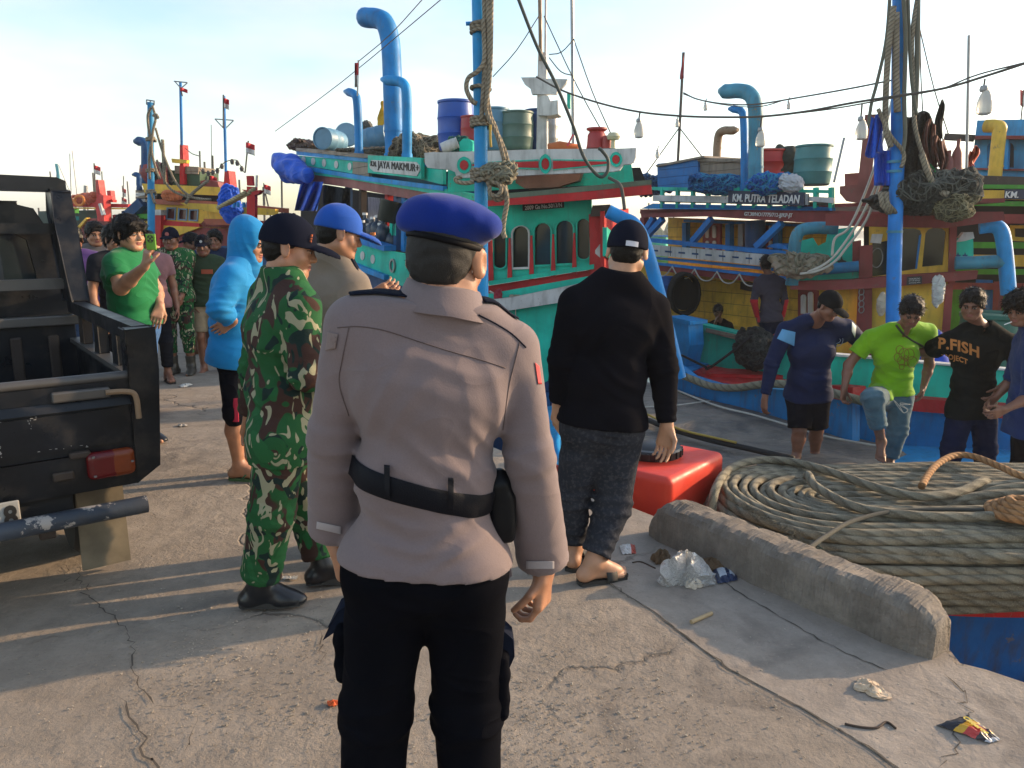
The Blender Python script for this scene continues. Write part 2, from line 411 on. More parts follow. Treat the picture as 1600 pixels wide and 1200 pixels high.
def nets(fl):
 F=fl.F;S=F<0
 c=[S[i:S.shape[0]-1+i,j:S.shape[1]-1+j,k:S.shape[2]-1+k]for i in(0,1)for j in(0,1)for k in(0,1)]
 cnt=sum(x.astype(np.int8)for x in c);act=(cnt>0)&(cnt<8);I,J,K=np.nonzero(act)
 if len(I)==0:return np.zeros((0,3),f4),np.zeros((0,4),np.int64)
 pos=np.zeros((len(I),3),f4);num=np.zeros(len(I),f4)
 A=fl.ax
 def cv(di,dj,dk):return F[I+di,J+dj,K+dk]
 cor={(i,j,k):cv(i,j,k)for i in(0,1)for j in(0,1)for k in(0,1)}
 for ax in range(3):
  for u in(0,1):
   for w in(0,1):
    a=[u,w];a.insert(ax,0);b=[u,w];b.insert(ax,1);va,vb=cor[tuple(a)],cor[tuple(b)]
    m=(va<0)!=(vb<0);t=np.where(m,va/np.where(m,va-vb,1),0)
    for x in range(3):
     idx=(I,J,K)[x];base=A[x][idx+a[x]]
     p=base+(t*(A[x][idx+1]-A[x][idx])if x==ax else 0);pos[:,x]+=np.where(m,p,0)
    num+=m
 pos/=num[:,None]
 ids=np.full(act.shape,-1,np.int64);ids[I,J,K]=np.arange(len(I));quads=[]
 for ax in range(3):
  n=[S.shape[0],S.shape[1],S.shape[2]]
  s0=[slice(1,n[i]-1)for i in range(3)];s1=list(s0);s0[ax]=slice(0,n[ax]-1);s1[ax]=slice(1,n[ax])
  a,b=S[tuple(s0)],S[tuple(s1)];m=a!=b;P=np.argwhere(m);inn=a[m]
  if len(P)==0:continue
  off=np.array([1,1,1]);off[ax]=0;P=P+off;o1,o2=[(1,2),(2,0),(0,1)][ax]
  e1=np.zeros(3,int);e1[o1]=1;e2=np.zeros(3,int);e2[o2]=1
  q=np.stack([ids[tuple((P-e1-e2).T)],ids[tuple((P-e2).T)],ids[tuple(P.T)],ids[tuple((P-e1).T)]],1)
  q[~inn]=q[~inn][:,::-1];quads.append(q)
 return pos,np.concatenate(quads)
def mesh_from(name,v,q):
 me=bpy.data.meshes.new(name);me.vertices.add(len(v));me.vertices.foreach_set('co',v.astype(f4).ravel())
 me.loops.add(len(q)*4);me.loops.foreach_set('vertex_index',q.ravel().astype(np.int32))
 me.polygons.add(len(q));me.polygons.foreach_set('loop_start',np.arange(0,len(q)*4,4,dtype=np.int32))
 me.polygons.foreach_set('use_smooth',np.ones(len(q),bool));me.update(calc_edges=True);return me
def relax(v,q,it=2,lam=.5):
 for _ in range(it):
  acc=np.zeros_like(v);cnt=np.zeros(len(v),f4)
  for a,b in((0,1),(1,2),(2,3),(3,0)):
   np.add.at(acc,q[:,a],v[q[:,b]]);np.add.at(acc,q[:,b],v[q[:,a]]);np.add.at(cnt,q[:,a],1);np.add.at(cnt,q[:,b],1)
  v=v*(1-lam)+lam*acc/cnt[:,None]
 return v
def solid(name,groups,h,mat,parent=None,ws=(),foc=((),(),()),k=.02,it=1,region=None,mats=None,seed=0,noise=0,**kw):
 """groups: lists of primitives (each list with its own cuts), joined smoothly into one surface"""
 lo,hi=bound_all(groups);fl=Field(lo,hi,h,foc)
 if len(groups)==1:apply(fl,groups[0])
 else:
  T=None
  for g in groups:
   fl.F=np.full([len(a)for a in fl.ax],.5,f4);apply(fl,g);T=fl.F if T is None else smin(T,fl.F,f4(k)).astype(f4)
  fl.F=T
 wrinkle(fl,ws,seed)
 if noise:
  X,Y,Z=fl.ax[0][:,None,None],fl.ax[1][None,:,None],fl.ax[2][None,None,:];a,fr=noise
  fl.F+=(f4(a)*(np.sin(X*fr+2*np.sin(Z*fr*.7))*np.sin(Y*fr*1.1+1.7*np.sin(X*fr*.6))+.6*np.sin(Z*fr*1.6+2*np.sin(Y*fr)))).astype(f4)
 for e in(0,-1):
  fl.F[e]=.5;fl.F[:,e]=.5;fl.F[:,:,e]=.5
 v,q=nets(fl)
 if len(v)==0:print('EMPTY',name);return None
 v=relax(v,q,it)if it else v
 me=mesh_from(name,v,q)
 if region is not None:
  cen=v[q].mean(1);idx=region(cen);me.polygons.foreach_set('material_index',idx.astype(np.int32))
  for m in mats:me.materials.append(m)
 o=link(name,me,mat,parent,**kw)
 o['_n']=len(q);SOL[o.name]=(v,q);return o
SOL={}
def bvh(o):
 v,q=SOL[o.name];return BVHTree.FromPolygons([tuple(x)for x in v.tolist()],[tuple(x)for x in q.tolist()])
# ---------------------------------------------------------------- people
class Pose:
 """joints in metres; heading in degrees (0 looks away from the camera, 90 to the right, 180 at the camera)"""
 def __init__(s,foot,head_deg,height=1.68,fat=1.0,female=False,px=None,depth=None,**ov):
  s.base=Vector(foot);s.h=height/1.70;h=R(head_deg);s.f=Vector((math.sin(h),math.cos(h),0));s.r=Vector((math.cos(h),-math.sin(h),0))
  s.fat=fat;s.u=Vector((0,0,1))
  T=dict(anL=(-.10,-.03,.085),anR=(.10,-.03,.085),knL=(-.105,.02,.48),knR=(.105,.02,.48),hiL=(-.085,0,.90),hiR=(.085,0,.90),pel=(0,0,.95),wai=(0,0,1.08),
    che=(0,.0,1.27),nek=(0,-.02,1.43),hed=(0,.02,1.575),shL=(-.18,-.015,1.385),shR=(.18,-.015,1.385),elL=(-.235,-.035,1.10),elR=(.235,-.035,1.10),
    wrL=(-.25,.03,.85),wrR=(.25,.03,.85))
  s.J={k:s.w(*v)for k,v in T.items()}
  s.hdL=s.hdR=None;s.headdir=s.f.copy();s.headup=s.u.copy();s.toe={}
  s.curl={'L':.5,'R':.5};s.palm={}
  for k,v in ov.items():
   if k in s.J:s.J[k]=s.w(*v)
  if px:
   for k,(a,b,d)in px.items():s.J[k]=V(a,b,depth+d)
 def w(s,x,y,z):return s.base+s.r*(x*s.h)+s.f*(y*s.h)+s.u*(z*s.h)
 def turn(s,yaw=0,pitch=0,roll=0):
  q=Matrix.Rotation(R(-yaw),3,'Z');f=q@s.f;r=Vector((f.y,-f.x,0));m=Matrix.Rotation(R(-pitch),3,r);f=m@f;u=m@s.u;m=Matrix.Rotation(R(roll),3,f);s.headdir=f;s.headup=(m@u);return s
def plant(P,z=0.0,which='LR'):
 for S in which:P.J['an'+S].z=z+.085*P.h+.016
def headM(P):
 f=P.headdir.normalized();u=P.headup;r=f.cross(u).normalized();u=r.cross(f).normalized()
 return Matrix(((r.x,f.x,u.x),(r.y,f.y,u.y),(r.z,f.z,u.z)))
def hand_prims(P,S,k=.004):
 wr_=P.J['wr'+S];el=P.J['el'+S];d=getattr(P,'hd'+S)or(wr_-el).normalized();d=Vector(d).normalized()
 pn=P.palm.get(S)
 if pn is None:pn=(P.r if S=='L' else-P.r)
 pn=Vector(pn);pn=(pn-d*pn.dot(d)).normalized();sd=d.cross(pn)
 if S=='R':sd=-sd
 th=P.f if S not in P.palm else sd
 if sd.dot(th)<0:sd=-sd
 s_=P.h*1.0;pr=[]
 pc=wr_+d*.048*s_
 cols=[(-.030,.062,.0078),(-.010,.072,.0085),(.011,.078,.009),(.031,.068,.0088)]
 pr.append(cone(wr_-d*.01,wr_+d*.02,.026*s_,.026*s_,n=pn,s=.72,k=.02))
 for off,_,r_ in cols:pr.append(cone(wr_+d*.012*s_+sd*off*.55*s_,wr_+d*.088*s_+sd*off*s_,.017*s_,.0135*s_,k=.012))
 cu=P.curl[S]
 for i,(off,ln,r_)in enumerate(cols):
  p=wr_+d*.092*s_+sd*off*s_;a=cu*(.75+.1*(3-i));q=d+sd*(off*1.2)
  for j,fr in enumerate((.45,.32,.26)):
   ang=a*(j+.7);dd=(q*math.cos(ang)+pn*math.sin(ang)).normalized();e=p+dd*ln*fr*1.15*s_
   pr.append(cone(p,e,r_*(1-.08*j)*s_,r_*(1-.08*(j+1))*s_,k=k));p=e
 p=wr_+d*.025*s_+sd*.026*s_;e=p+(d*.6+sd*.55+pn*.35).normalized()*.042*s_;pr.append(cone(p,e,.015*s_,.0115*s_,k=.014))
 e2=e+(d*.9+sd*.12+pn*(.2+cu*.5)).normalized()*.034*s_;pr.append(cone(e,e2,.011*s_,.0095*s_,k=k))
 e3=e2+(d*.9-sd*.1+pn*(.3+cu*.6)).normalized()*.026*s_;pr.append(cone(e2,e3,.0095*s_,.008*s_,k=k))
 return pr
def foot_dir(P,S):
 t=P.toe.get(S)
 if t is None:t=P.f+(P.r*(.18 if S=='R' else-.18))
 return Vector(t).normalized()
def foot_prims(P,S,grow=0.0):
 an=P.J['an'+S];d=foot_dir(P,S);s_=P.h;up=Vector((0,0,1));sd=d.cross(up).normalized();up=sd.cross(d)
 b=an-up*(.085*s_-.012*s_)
 pr=[cone(an,b-d*.045*s_+up*.018*s_,.038*s_+grow,.034*s_+grow,k=.03),cone(b-d*.04*s_+up*.02*s_,b+d*.10*s_+up*.012*s_,.031*s_+grow,.034*s_+grow,n=up,s=.75,k=.03),
  cone(an+d*.02,b+d*.13*s_+up*.012*s_,.036*s_+grow,.028*s_+grow,k=.03)]
 if grow==0:
  for i,(o,l,r_)in enumerate(((-.030,.142,.0105),(-.017,.158,.0105),(-.004,.168,.011),(.010,.173,.0115),(.028,.178,.0155))):
   o=o if S=='L' else-o
   pr.append(cone(b+d*.10*s_+sd*o*s_,b+d*l*s_+sd*o*1.1*s_,r_*1.25*s_,r_*s_,k=.008))
 else:pr.append(cone(b+d*.10*s_+up*.006,b+d*.165*s_+up*.004,.038*s_+grow*.6,.030*s_+grow*.6,n=up,s=.7,k=.03))
 return pr
def person(P,label,group=None,skinm=None,h=.007,hair='short',fac=1.0,name='person',hairmat=None,handcell=True,beard=False,hl=None,hr=None,bare_legs=True):
 J=P.J;s_=P.h;ft=P.fat;f,r=P.f,P.r;up=Vector((0,0,1));H=headM(P);hc=J['hed'];hs_=s_*1.02
 def hp(x,y,z):return hc+H@Vector((x,y,z))*hs_
 pr=[]
 sp=(J['nek']-J['pel']);ax=sp.normalized();rr=(J['shR']-J['shL']).normalized();tf=ax.cross(rr).normalized();tf=-tf if tf.dot(f)<0 and abs(tf.dot(f))>.3 else tf
 P.tf=tf;P.rr=rr;P.ax=ax
 hw=(J['hiR']-J['hiL']).normalized()
 def torso(g,k=.05,low=True):
  L_=[]
  a=.085*s_*ft;b=.10*s_*ft
  L_+=[cone(J['pel']-hw*.075*s_-ax*.03,J['pel']+hw*.075*s_-ax*.03,.095*s_*ft+g,n=f,s=1.05,k=k)]
  L_+=[cone(J['wai']-rr*.06*s_,J['wai']+rr*.06*s_,.092*s_*ft**1.4+g,n=tf,s=1.0,k=k)]
  L_+=[cone(J['pel'],J['che'],.125*s_*ft+g,.135*s_*ft+g,n=tf,s=.78,k=k)]
  L_+=[cone(J['che']-rr*.075*s_,J['che']+rr*.075*s_,.102*s_*ft+g,n=tf,s=1.0,k=k)]
  L_+=[cone(J['shL']+rr*.05-ax*.045,J['shR']-rr*.05-ax*.045,.080*s_*ft**.5+g,n=tf,s=.92,k=k)]
  L_+=[cone(J['shL']+rr*.015,J['nek']+ax*.02-rr*.02,.050*s_+g,.052*s_+g,k=k),cone(J['shR']-rr*.015,J['nek']+ax*.02+rr*.02,.050*s_+g,.052*s_+g,k=k)]
  return L_
 P.torso=torso
 pr+=torso(-.012*s_)
 pr.append(cone(J['nek']-ax*.03,hp(0,-.02,-.06),.058*s_*ft**.4,.054*s_,k=.035))
    # head
 pr+=[elli(hp(0,-.014,.034),[q*hs_ for q in(.076,.096,.086)],R=H,k=.03),elli(hp(0,.022,-.035),[q*hs_ for q in(.060*ft**.25,.068,.078)],R=H,k=.03),
  elli(hp(0,.066,-.093),[q*hs_ for q in(.026,.022,.02)],R=H,k=.025),elli(hp(0,.077,.020),[q*hs_ for q in(.052,.018,.012)],R=H,k=.018)]
 for q in(-1,1):
  pr+=[elli(hp(q*.042,.050,-.030),[w*hs_ for w in(.026*ft**.3,.026,.026)],R=H,k=.02),
   cone(hp(q*.055,.0,-.055),hp(q*.028,.058,-.090),.020*hs_*ft**.3,.017*hs_,k=.03)]
 for q in(-1,1):
  pr+=[elli(hp(q*.031,.098,.000),[w*hs_ for w in(.017,.017,.011)],R=H,k=.012,op='s'),elli(hp(q*.031,.0735,.000),[w*hs_ for w in(.0155,.0155,.0125)],R=H,k=.004)]
 pr+=[cone(hp(0,.080,.010),hp(0,.100,-.027),.009*hs_,.0125*hs_,k=.012),elli(hp(.011,.094,-.031),[.009*hs_]*3,k=.006),elli(hp(-.011,.094,-.031),[.009*hs_]*3,k=.006),
  elli(hp(0,.083,-.054),[q*hs_ for q in(.023,.012,.006)],R=H,k=.007),elli(hp(0,.081,-.066),[q*hs_ for q in(.020,.012,.007)],R=H,k=.007),elli(hp(0,.096,-.060),[q*hs_ for q in(.024,.010,.0014)],R=H,k=.004,op='s')]
 for q in(-1,1):
  eR=H@Matrix.Rotation(R(q*-32),3,'Z')@Matrix.Rotation(R(8),3,'X')
  pr+=[elli(hp(q*.083,-.008,-.004),[w*hs_ for w in(.0078,.021,.034)],R=eR,k=.010),elli(hp(q*.094,-.001,-.002),[w*hs_ for w in(.006,.011,.020)],R=eR,k=.006,op='s')]
    # limbs
 for S in 'LR':
  sh,el,wr_=J['sh'+S],J['el'+S],J['wr'+S]
  pr+=[cone(sh,el,.052*s_*ft,.040*s_*ft**.7,k=.04),cone(el,el.lerp(wr_,.35),.040*s_*ft**.7,.041*s_*ft**.7,k=.03),cone(el.lerp(wr_,.35),wr_,.041*s_*ft**.7,.026*s_,k=.02)]
  hi,kn,an=J['hi'+S],J['kn'+S],J['an'+S]
  cf=kn.lerp(an,.33)-foot_dir(P,S)*.012
  pr+=[cone(hi,kn,.080*s_*ft,.054*s_*ft**.6,k=.05),cone(kn,cf,.052*s_*ft**.6,.056*s_*ft**.6,k=.03),cone(cf,an,.056*s_*ft**.6,.036*s_,k=.02)]
  pr+=foot_prims(P,S)
  pr+=hand_prims(P,S)
 sk=skinm or skin();P.skin=sk
 brow=hairmat or hairm();lip=plain('lips',(.27,.085,.065),.5,var=.1);ew=plain('eye_white',(.34,.29,.25),.3,var=.02);ei=plain('iris_dark',(.012,.008,.006),.2,var=.02)
 HT=np.array(H.transposed());hcn=np.array(hc)
 def region(c):
  q=(c-hcn)@HT.T/hs_;x,y,z=np.abs(q[:,0]),q[:,1],q[:,2];out=np.zeros(len(c),int)
  near=(np.linalg.norm(q,axis=1)<.16)&(y>.05)
  out[near&(x<.022)&(z<-.050)&(z>-.072)&(y>.078)]=2
  e=((x-.031)/.0125)**2+((z-0.000)/.0050)**2<1
  out[near&e]=3;out[near&(((x-.031)/.0072)**2+(z/.0064)**2<1)]=4;out[near&(x>.016)&(x<.047)&(z>.0052)&(z<.0085)]=1
  out[near&(x>.014)&(x<.052)&(z>.0165+.06*(.034-x)*(x>.034)-.02*(x<.02))&(z<.0255-.15*np.maximum(x-.036,0))]=1
  if beard:out[near&(z<-.043)&(x<.025)&(z>-.048)]=1
  return out
 lo=hc-Vector((.11,)*3);hi_=hc+Vector((.11,)*3);fk=.62 if fac else 1
 foc=tuple([(lo[i],hi_[i],fk)]+([(min(J['wr'+S][i],J['wr'+S][i])-.1,J['wr'+S][i]+.1,.75)for S in 'LR']if handcell else[])for i in range(3))
 body=solid(name,[pr],h,None,None,foc=foc,it=1,region=region,mats=[sk,brow,lip,ew,ei],base=P.base,label=label,cat='person',group=group)
 P.body=body;P.hp=hp;P.H=H;P.hs=hs_;P.hc=hc
 hm=hairmat or hairm()
 if hair:
  C_=dict(short=(.011,-.034,.002,90),fade=(.0005,-.030,0,0),mop=(.024,-.052,.004,60),curly=(.042,-.045,.010,75),thick=(.017,-.029,.0035,70))[hair]
  g,cut,na,nf=C_;n=H@Vector((0,.74,-.67))
  prs=[elli(hp(0,-.014,.036),[(q+g)*hs_ for q in(.078,.097,.087)],R=H),elli(hp(0,-.045,-.02),[(q+g*.8)*hs_ for q in(.064,.052,.055)],R=H,k=.03)]
  prs.append(('p',hc+n*(-cut)*hs_,n,dict(k=.004)))
  if hair=='mop':prs+=[elli(hp(q*.022,.075,.070),[w*hs_ for w in(.034,.026,.028)],R=H,k=.02)for q in(-2,-.6,.8,2.1)]
  if hair=='thick':prs+=[elli(hp(q*.02,.055,.098),[w*hs_ for w in(.03,.028,.02)],R=H,k=.02)for q in(-1.6,0,1.6)]
  for q in(-1,1):prs.append(elli(hp(q*.088,-.002,-.012),[w*hs_ for w in(.018,.026,.032)],R=H,k=.006,op='s'))
  o=solid('hair',[prs],.0045 if h<.008 else.007,hm,body,noise=(na or.0012,nf or 150),it=1)
  if o:tufts(o,P,hm,dict(short=(1500,.022,.9),fade=(1500 if h<.0054 else 700,.0055,1.2),mop=(1100,.032,.25),curly=(1500,.026,1.0),thick=(1100,.026,.6))[hair],H,hc)
 return body
def tufts(o,P,mat,spec,H,hc):
 """short locks growing out of the hair surface, so its edge and hairline are uneven"""
 n,ln,stand=spec;v,q=SOL[o.name];rs=np.random.RandomState(int(abs(hc.x*977+hc.y*131))%9999);idx=rs.randint(0,len(q),n);m=MB();crown=hc+H@Vector((0,-.03,.12))*P.hs
 for i in idx:
  a,b,c,d=[Vector(v[j])for j in q[i]];p=(a+c)/2;nr=(c-a).cross(d-b)
  if nr.length<1e-9:continue
  nr.normalize();fl=(p-crown);fl-=nr*fl.dot(nr)
  if fl.length<1e-4:continue
  fl.normalize();fl=(fl+Vector(rs.normal(0,.45,3))).normalized();L_=ln*rs.uniform(.5,1.3);s_=nr.cross(fl).normalized()*ln*.09;e=p+fl*L_+nr*(L_*stand*rs.uniform(.1,.6));k=len(m.v)
  mid=p.lerp(e,.5)+nr*L_*.12;m.v+=[p-s_-nr*.002,p+s_-nr*.002,mid+s_*.8,mid-s_*.8,e];m.face((k,k+1,k+2,k+3));m.face((k+3,k+2,k+4))
 m.build('hair_locks',mat,o)
def torso_folds(P,amp=.006,low=.0):
 J=P.J;return[wr(J['wai']+P.tf*-.1*1,P.ax+P.rr*.5,.16,amp,.055,1),wr(J['wai']+P.tf*.1,P.ax-P.rr*.4,.16,amp,.06,2.2),wr(J['che']-P.rr*.12-P.tf*.08,P.ax-P.rr*1.0,.14,amp*.8,.07,3),
   wr(J['che']+P.rr*.12-P.tf*.08,P.ax+P.rr*1.0,.14,amp*.8,.07,4),wr(J['pel'],P.ax,.15,amp*.6,.06,5)]
def sleeve(P,S,upto,g,gc,cuffcut=True,w=1.0,slack=.0):
 """upto 0..1 shoulder-elbow, 1..2 elbow-wrist"""
 J=P.J;s_=P.h;ft=P.fat;sh,el,wr_=J['sh'+S],J['el'+S],J['wr'+S];L_=[]
 if upto<=1:
  e=sh.lerp(el,upto);d=(el-sh).normalized()
  L_=[cone(sh,e+d*.03,.054*s_*ft+g,(.052-.008*upto)*s_*ft+gc,k=.03)];L_.append(cutp(e,d,k=.0))
 else:
  e=el.lerp(wr_,upto-1);d=(wr_-el).normalized()
  L_=[cone(sh,el,.054*s_*ft+g,.043*s_*ft**.7+g,k=.03),cone(el,e+d*.02,.043*s_*ft**.7+g+slack*.3,.027*s_*ft**.5+gc,k=.03)]
  c=e;L_.append(('pl',c,d))
 return L_,(e,d)
def limb_solid(prs,cut):
 out=[p for p in prs if p[0]!='pl'];return out
def shirt(P,mat,upto=.62,g=.012,gc=.02,hem=-.10,neck=.0,h=.008,name='shirt',amp=.006,slack=.0,collar=False,region=None,mats=None,fine=False,vneck=0.0,hood=False,label=None,folds=None,tg=.030,shg=0.0,flare=.0,noL=False):
 J=P.J;s_=P.h;ax,rr,tf=P.ax,P.rr,P.tf
 low=J['pel']+ax*hem*s_
 T=P.torso(g);hw=(J['hiR']-J['hiL']).normalized();T.append(cone(J['pel']-hw*.075*s_-P.ax*.03,J['pel']+hw*.075*s_-P.ax*.03,.097*s_*P.fat+tg,k=.04))
 for S in 'LR':T.append(cone(J['hi'+S],J['hi'+S].lerp(J['kn'+S],.25),.082*s_*P.fat+tg,k=.03))
 T.append(cone(J['pel']+ax*.03,low,.135*s_*P.fat+g,(.145+flare)*s_*P.fat+g,n=P.f,s=.80,k=.04))
 T.append(cutp(low,-ax,k=0))
 ntop=J['nek']+ax*(.050+neck)*s_+tf*.012
 T.append(cutp(ntop,(ax+tf*-.15),k=.008))
 nm=(P.hp(0,-.02,-.06)-J['nek']).normalized()
 T.append(cone(J['nek']+ax*.005+tf*(.012+vneck*.35),J['nek']+ax*.09+tf*(.03+vneck),.060*s_*P.fat**.4,.075*s_*P.fat**.4,op='s',k=.01))
 groups=[T];ws=list(folds if folds is not None else torso_folds(P,amp))
 for S in 'LR':
  sh,el,wr_=J['sh'+S],J['el'+S],J['wr'+S]
  up_=upto[S]if isinstance(upto,dict)else upto
  L_,(e,d)=sleeve(P,S,up_,g,gc,slack=slack)
  A=[p for p in L_ if p[0]=='c']
        # the cut plane belongs to the last cone only, so the upper arm and forearm are separate groups
  if up_<=1:groups.append(A+[cutp(e,d,k=0)])
  else:groups.append([A[0]]);groups.append([A[1],cutp(e,d,k=0)])
  ad=(el-sh).normalized();ws+=[wr(el,(wr_-sh),.10,amp*.9,.04,1),wr(sh.lerp(el,.3),ad+rr*.6,.09,amp*.6,.06,3)]
  if up_>1:ws+=[wr(el.lerp(wr_,.8),(wr_-el),.08,amp*.8,.035,2)]
 o=solid(name,groups,h,mat,P.body,ws=ws,k=.018,it=1,region=region,mats=mats,label=label)
 return o
def trousers(P,mat,upto=1.9,g=.014,gc=.03,top=.10,h=.009,name='trousers',amp=.006,label=None,roll=0):
 J=P.J;s_=P.h;groups=[];ws=[]
 g0=[cone(J['pel']-(J['hiR']-J['hiL']).normalized()*.075*s_-P.ax*.03,J['pel']+(J['hiR']-J['hiL']).normalized()*.075*s_-P.ax*.03,.097*s_*P.fat+g,k=.04),
  cone(J['pel'],J['pel']+P.ax*top*s_,.125*s_*P.fat+g,n=P.tf,s=.8,k=.04),cutp(J['pel']+P.ax*top*s_,P.ax,k=0)]
 groups.append(g0)
 for S in 'LR':
  hi,kn,an=J['hi'+S],J['kn'+S],J['an'+S]
  up_=upto[S]if isinstance(upto,dict)else upto
  if up_<=1:
   e=hi.lerp(kn,up_);d=(kn-hi).normalized();groups.append([cone(hi,e+d*.03,.082*s_*P.fat+g,.066*s_*P.fat**.6+gc,k=.03),cutp(e,d,k=0)])
  else:
   e=kn.lerp(an,up_-1);d=(an-kn).normalized()
   groups.append([cone(hi,kn,.082*s_*P.fat+g,.056*s_*P.fat**.6+(g+gc)/2,k=.03)])
   groups.append([cone(kn,e+d*.03,.056*s_*P.fat**.6+(g+gc)/2,.040*s_*P.fat**.3+gc,k=.03),cutp(e,d,k=0)])
   ws.append(wr(kn.lerp(e,.85),d,.09,amp*1.1,.045,2))
  ws+=[wr(kn,(an-hi),.10,amp,.05,1),wr(hi.lerp(kn,.3),(kn-hi)+P.r*.5,.12,amp*.7,.07,4)]
 ws.append(wr(J['pel']-P.ax*.06,P.ax,.12,amp*.8,.05,1))
 return solid(name,groups,h,mat,P.body,ws=ws,k=.04,it=1,label=label)
def shoes(P,mat,sole=None,hgt=.0,name='shoe'):
 for S in 'LR':
  an=P.J['an'+S];prs=foot_prims(P,S,.010)
  if hgt:prs.append(cone(an,an.lerp(P.J['kn'+S],hgt),.048*P.h,.06*P.h,k=.02));prs.append(cutp(an.lerp(P.J['kn'+S],hgt),P.J['kn'+S]-an,k=0))
  z0=an.z-.083*P.h
  o=solid(name,[prs+[cutp((0,0,z0+.004),(0,0,-1),k=0)]],.006,mat,P.body)
  if sole:
   d=foot_dir(P,S);d.z=0;d.normalize();sd=Vector((d.y,-d.x,0));c=Vector((an.x,an.y,z0));m=MB()
   out=[(-.085,-.02),(-.07,-.038),(.0,-.040),(.09,-.050),(.15,-.045),(.185,-.02),(.19,.01),(.17,.038),(.10,.05),(.0,.04),(-.07,.038),(-.085,.02)]
   m.prism([c+d*a*P.h+sd*b*P.h for a,b in out],(0,0,.026));m.build('sole',sole,o,bevel=.004,smooth='auto')
def sandals(P,mat,strapm,wide=False,which='LR'):
 for S in which:
  an=P.J['an'+S];z0=an.z-.085*P.h;d=foot_dir(P,S);d.z=0;d.normalize();sd=Vector((d.y,-d.x,0));c=Vector((an.x,an.y,z0-.014));m=MB()
  out=[(-.075,-.015),(-.065,-.034),(.0,-.036),(.08,-.044),(.14,-.042),(.178,-.02),(.182,.01),(.165,.034),(.09,.044),(.0,.036),(-.065,.034),(-.075,.015)]
  m.prism([c+d*a*P.h+sd*b*P.h for a,b in out],(0,0,.017));so=m.build('sandal',mat,P.body,bevel=.004,smooth='auto')
  m=MB();z=Vector((0,0,1));q=1 if S=='L' else-1
  if wide:
   rows=[]
   for t in np.linspace(0,1,9):
    a=math.pi*t;rows.append([c+d*(w)*P.h+sd*math.cos(a)*.05*P.h+z*(.012+math.sin(a)*.058)*P.h for w in(.055,.08,.11)])
   m.grid(rows,thick=(0,0,.004))
  else:
   for w in(-1,1):m.tube(catmull([c+d*.03+sd*.042*w+z*.014,c+d*.06+sd*.034*w+z*.045,c+d*.10+sd*(.014*w+q*.012)+z*.048,c+d*.125+sd*q*.018+z*.014],5),.005,6)
  m.build('strap',strapm,so,smooth=True)
def cap(P,mat,brim=True,tilt=0,h=.0042,logo=None,back=False,label=None,name='cap',deep=0.0):
 H=P.H@Matrix.Rotation(R(tilt),3,'X');hs_=P.hs
 def q(x,y,z):return P.hc+H@Vector((x,y,z))*hs_
 dome=[elli(q(0,-.012,.036),[w*hs_ for w in(.088,.108,.098)],R=H),elli(q(0,-.012,.012),[w*hs_ for w in(.085,.104,.06)],R=H,k=.02),cutp(q(0,0,.012-deep),H@Vector((0,.10,-1)),k=.002)]
 g=[dome]
 if brim:
  y=-1 if back else 1
  g.append([elli(q(0,.118*y,.012),[w*hs_ for w in(.074,.082,.030)],R=H),elli(q(0,.112*y,.002),[w*hs_ for w in(.080,.088,.030)],R=H,op='s',k=0),cutp(q(0,.04,0),H@Vector((0,-y,0)),k=0)])
 o=solid(name,g,h,mat,P.body,k=.006,it=1,label=label)
 m=MB();m.lathe(q(0,-.012,.131),[(.008,0),(.008,.003),(.004,.006)],10,M=H.to_4x4());m.build('button',mat,o,smooth='auto')
 return o
def decal(target,shapes,mat,parent,name,org,dx,dy,dn,off=.0015,thick=.0012,label=None,tri_len=.02):
 """flat outlines (or a text mesh) laid on a cloth surface: every point is dropped along -dn onto it"""
 b=bvh(target);me=shapes;v=[q.co.copy()for q in me.vertices];out=[];org=Vector(org)
 for q in v:
  p=org+Vector(dx)*q.x+Vector(dy)*q.y;loc,nr,_,_=b.ray_cast(p+Vector(dn)*.35,-Vector(dn),.8)
  out.append((loc+nr*off)if loc else None)
 idx={};m=MB()
 for i,q in enumerate(out):
  if q is not None:idx[i]=len(m.v);m.v.append(q)
 for p in me.polygons:
  if all(i in idx for i in p.vertices):m.face(tuple(idx[i]for i in p.vertices))
 if not m.f:print('DECAL EMPTY',name);return None
 return m.build(name,mat,parent,label=label)
def text_mesh(s,size=1,bold=0.0,sx=1.0,sub=0,space=1.0,align='CENTER',ext=0):
 c=bpy.data.curves.new('t','FONT');c.body=s;c.size=size;c.offset=bold;c.align_x=align;c.align_y='CENTER';c.space_character=space;c.resolution_u=3;c.extrude=ext
 o=bpy.data.objects.new('t',c);COL.objects.link(o);dg=bpy.context.evaluated_depsgraph_get();me=bpy.data.meshes.new_from_object(o.evaluated_get(dg));bpy.data.objects.remove(o)
 for v in me.vertices:v.co.x*=sx
 if sub:
  import bmesh
  bm=bmesh.new();bm.from_mesh(me);bmesh.ops.triangulate(bm,faces=bm.faces[:])
  for _ in range(sub):bmesh.ops.subdivide_edges(bm,edges=[e for e in bm.edges if e.calc_length()>.012],cuts=1);bmesh.ops.triangulate(bm,faces=bm.faces[:])
  bm.to_mesh(me);bm.free()
 return me
def text_on(s,p0,dx,up,size,mat,parent,name='lettering',bold=0.0,sx=1.0,nrm=None,off=.004,space=1.0):
 me=text_mesh(s,size,bold,sx,0,space,ext=.001);dx=Vector(dx).normalized();up=Vector(up).normalized();n=dx.cross(up).normalized()
 if nrm is not None and n.dot(nrm)<0:n=-n
 M=Matrix(((dx.x,up.x,n.x,0),(dx.y,up.y,n.y,0),(dx.z,up.z,n.z,0),(0,0,0,1)));me.transform(Matrix.Translation(Vector(p0)+n*off)@M)
 return link(name,me,mat,parent)
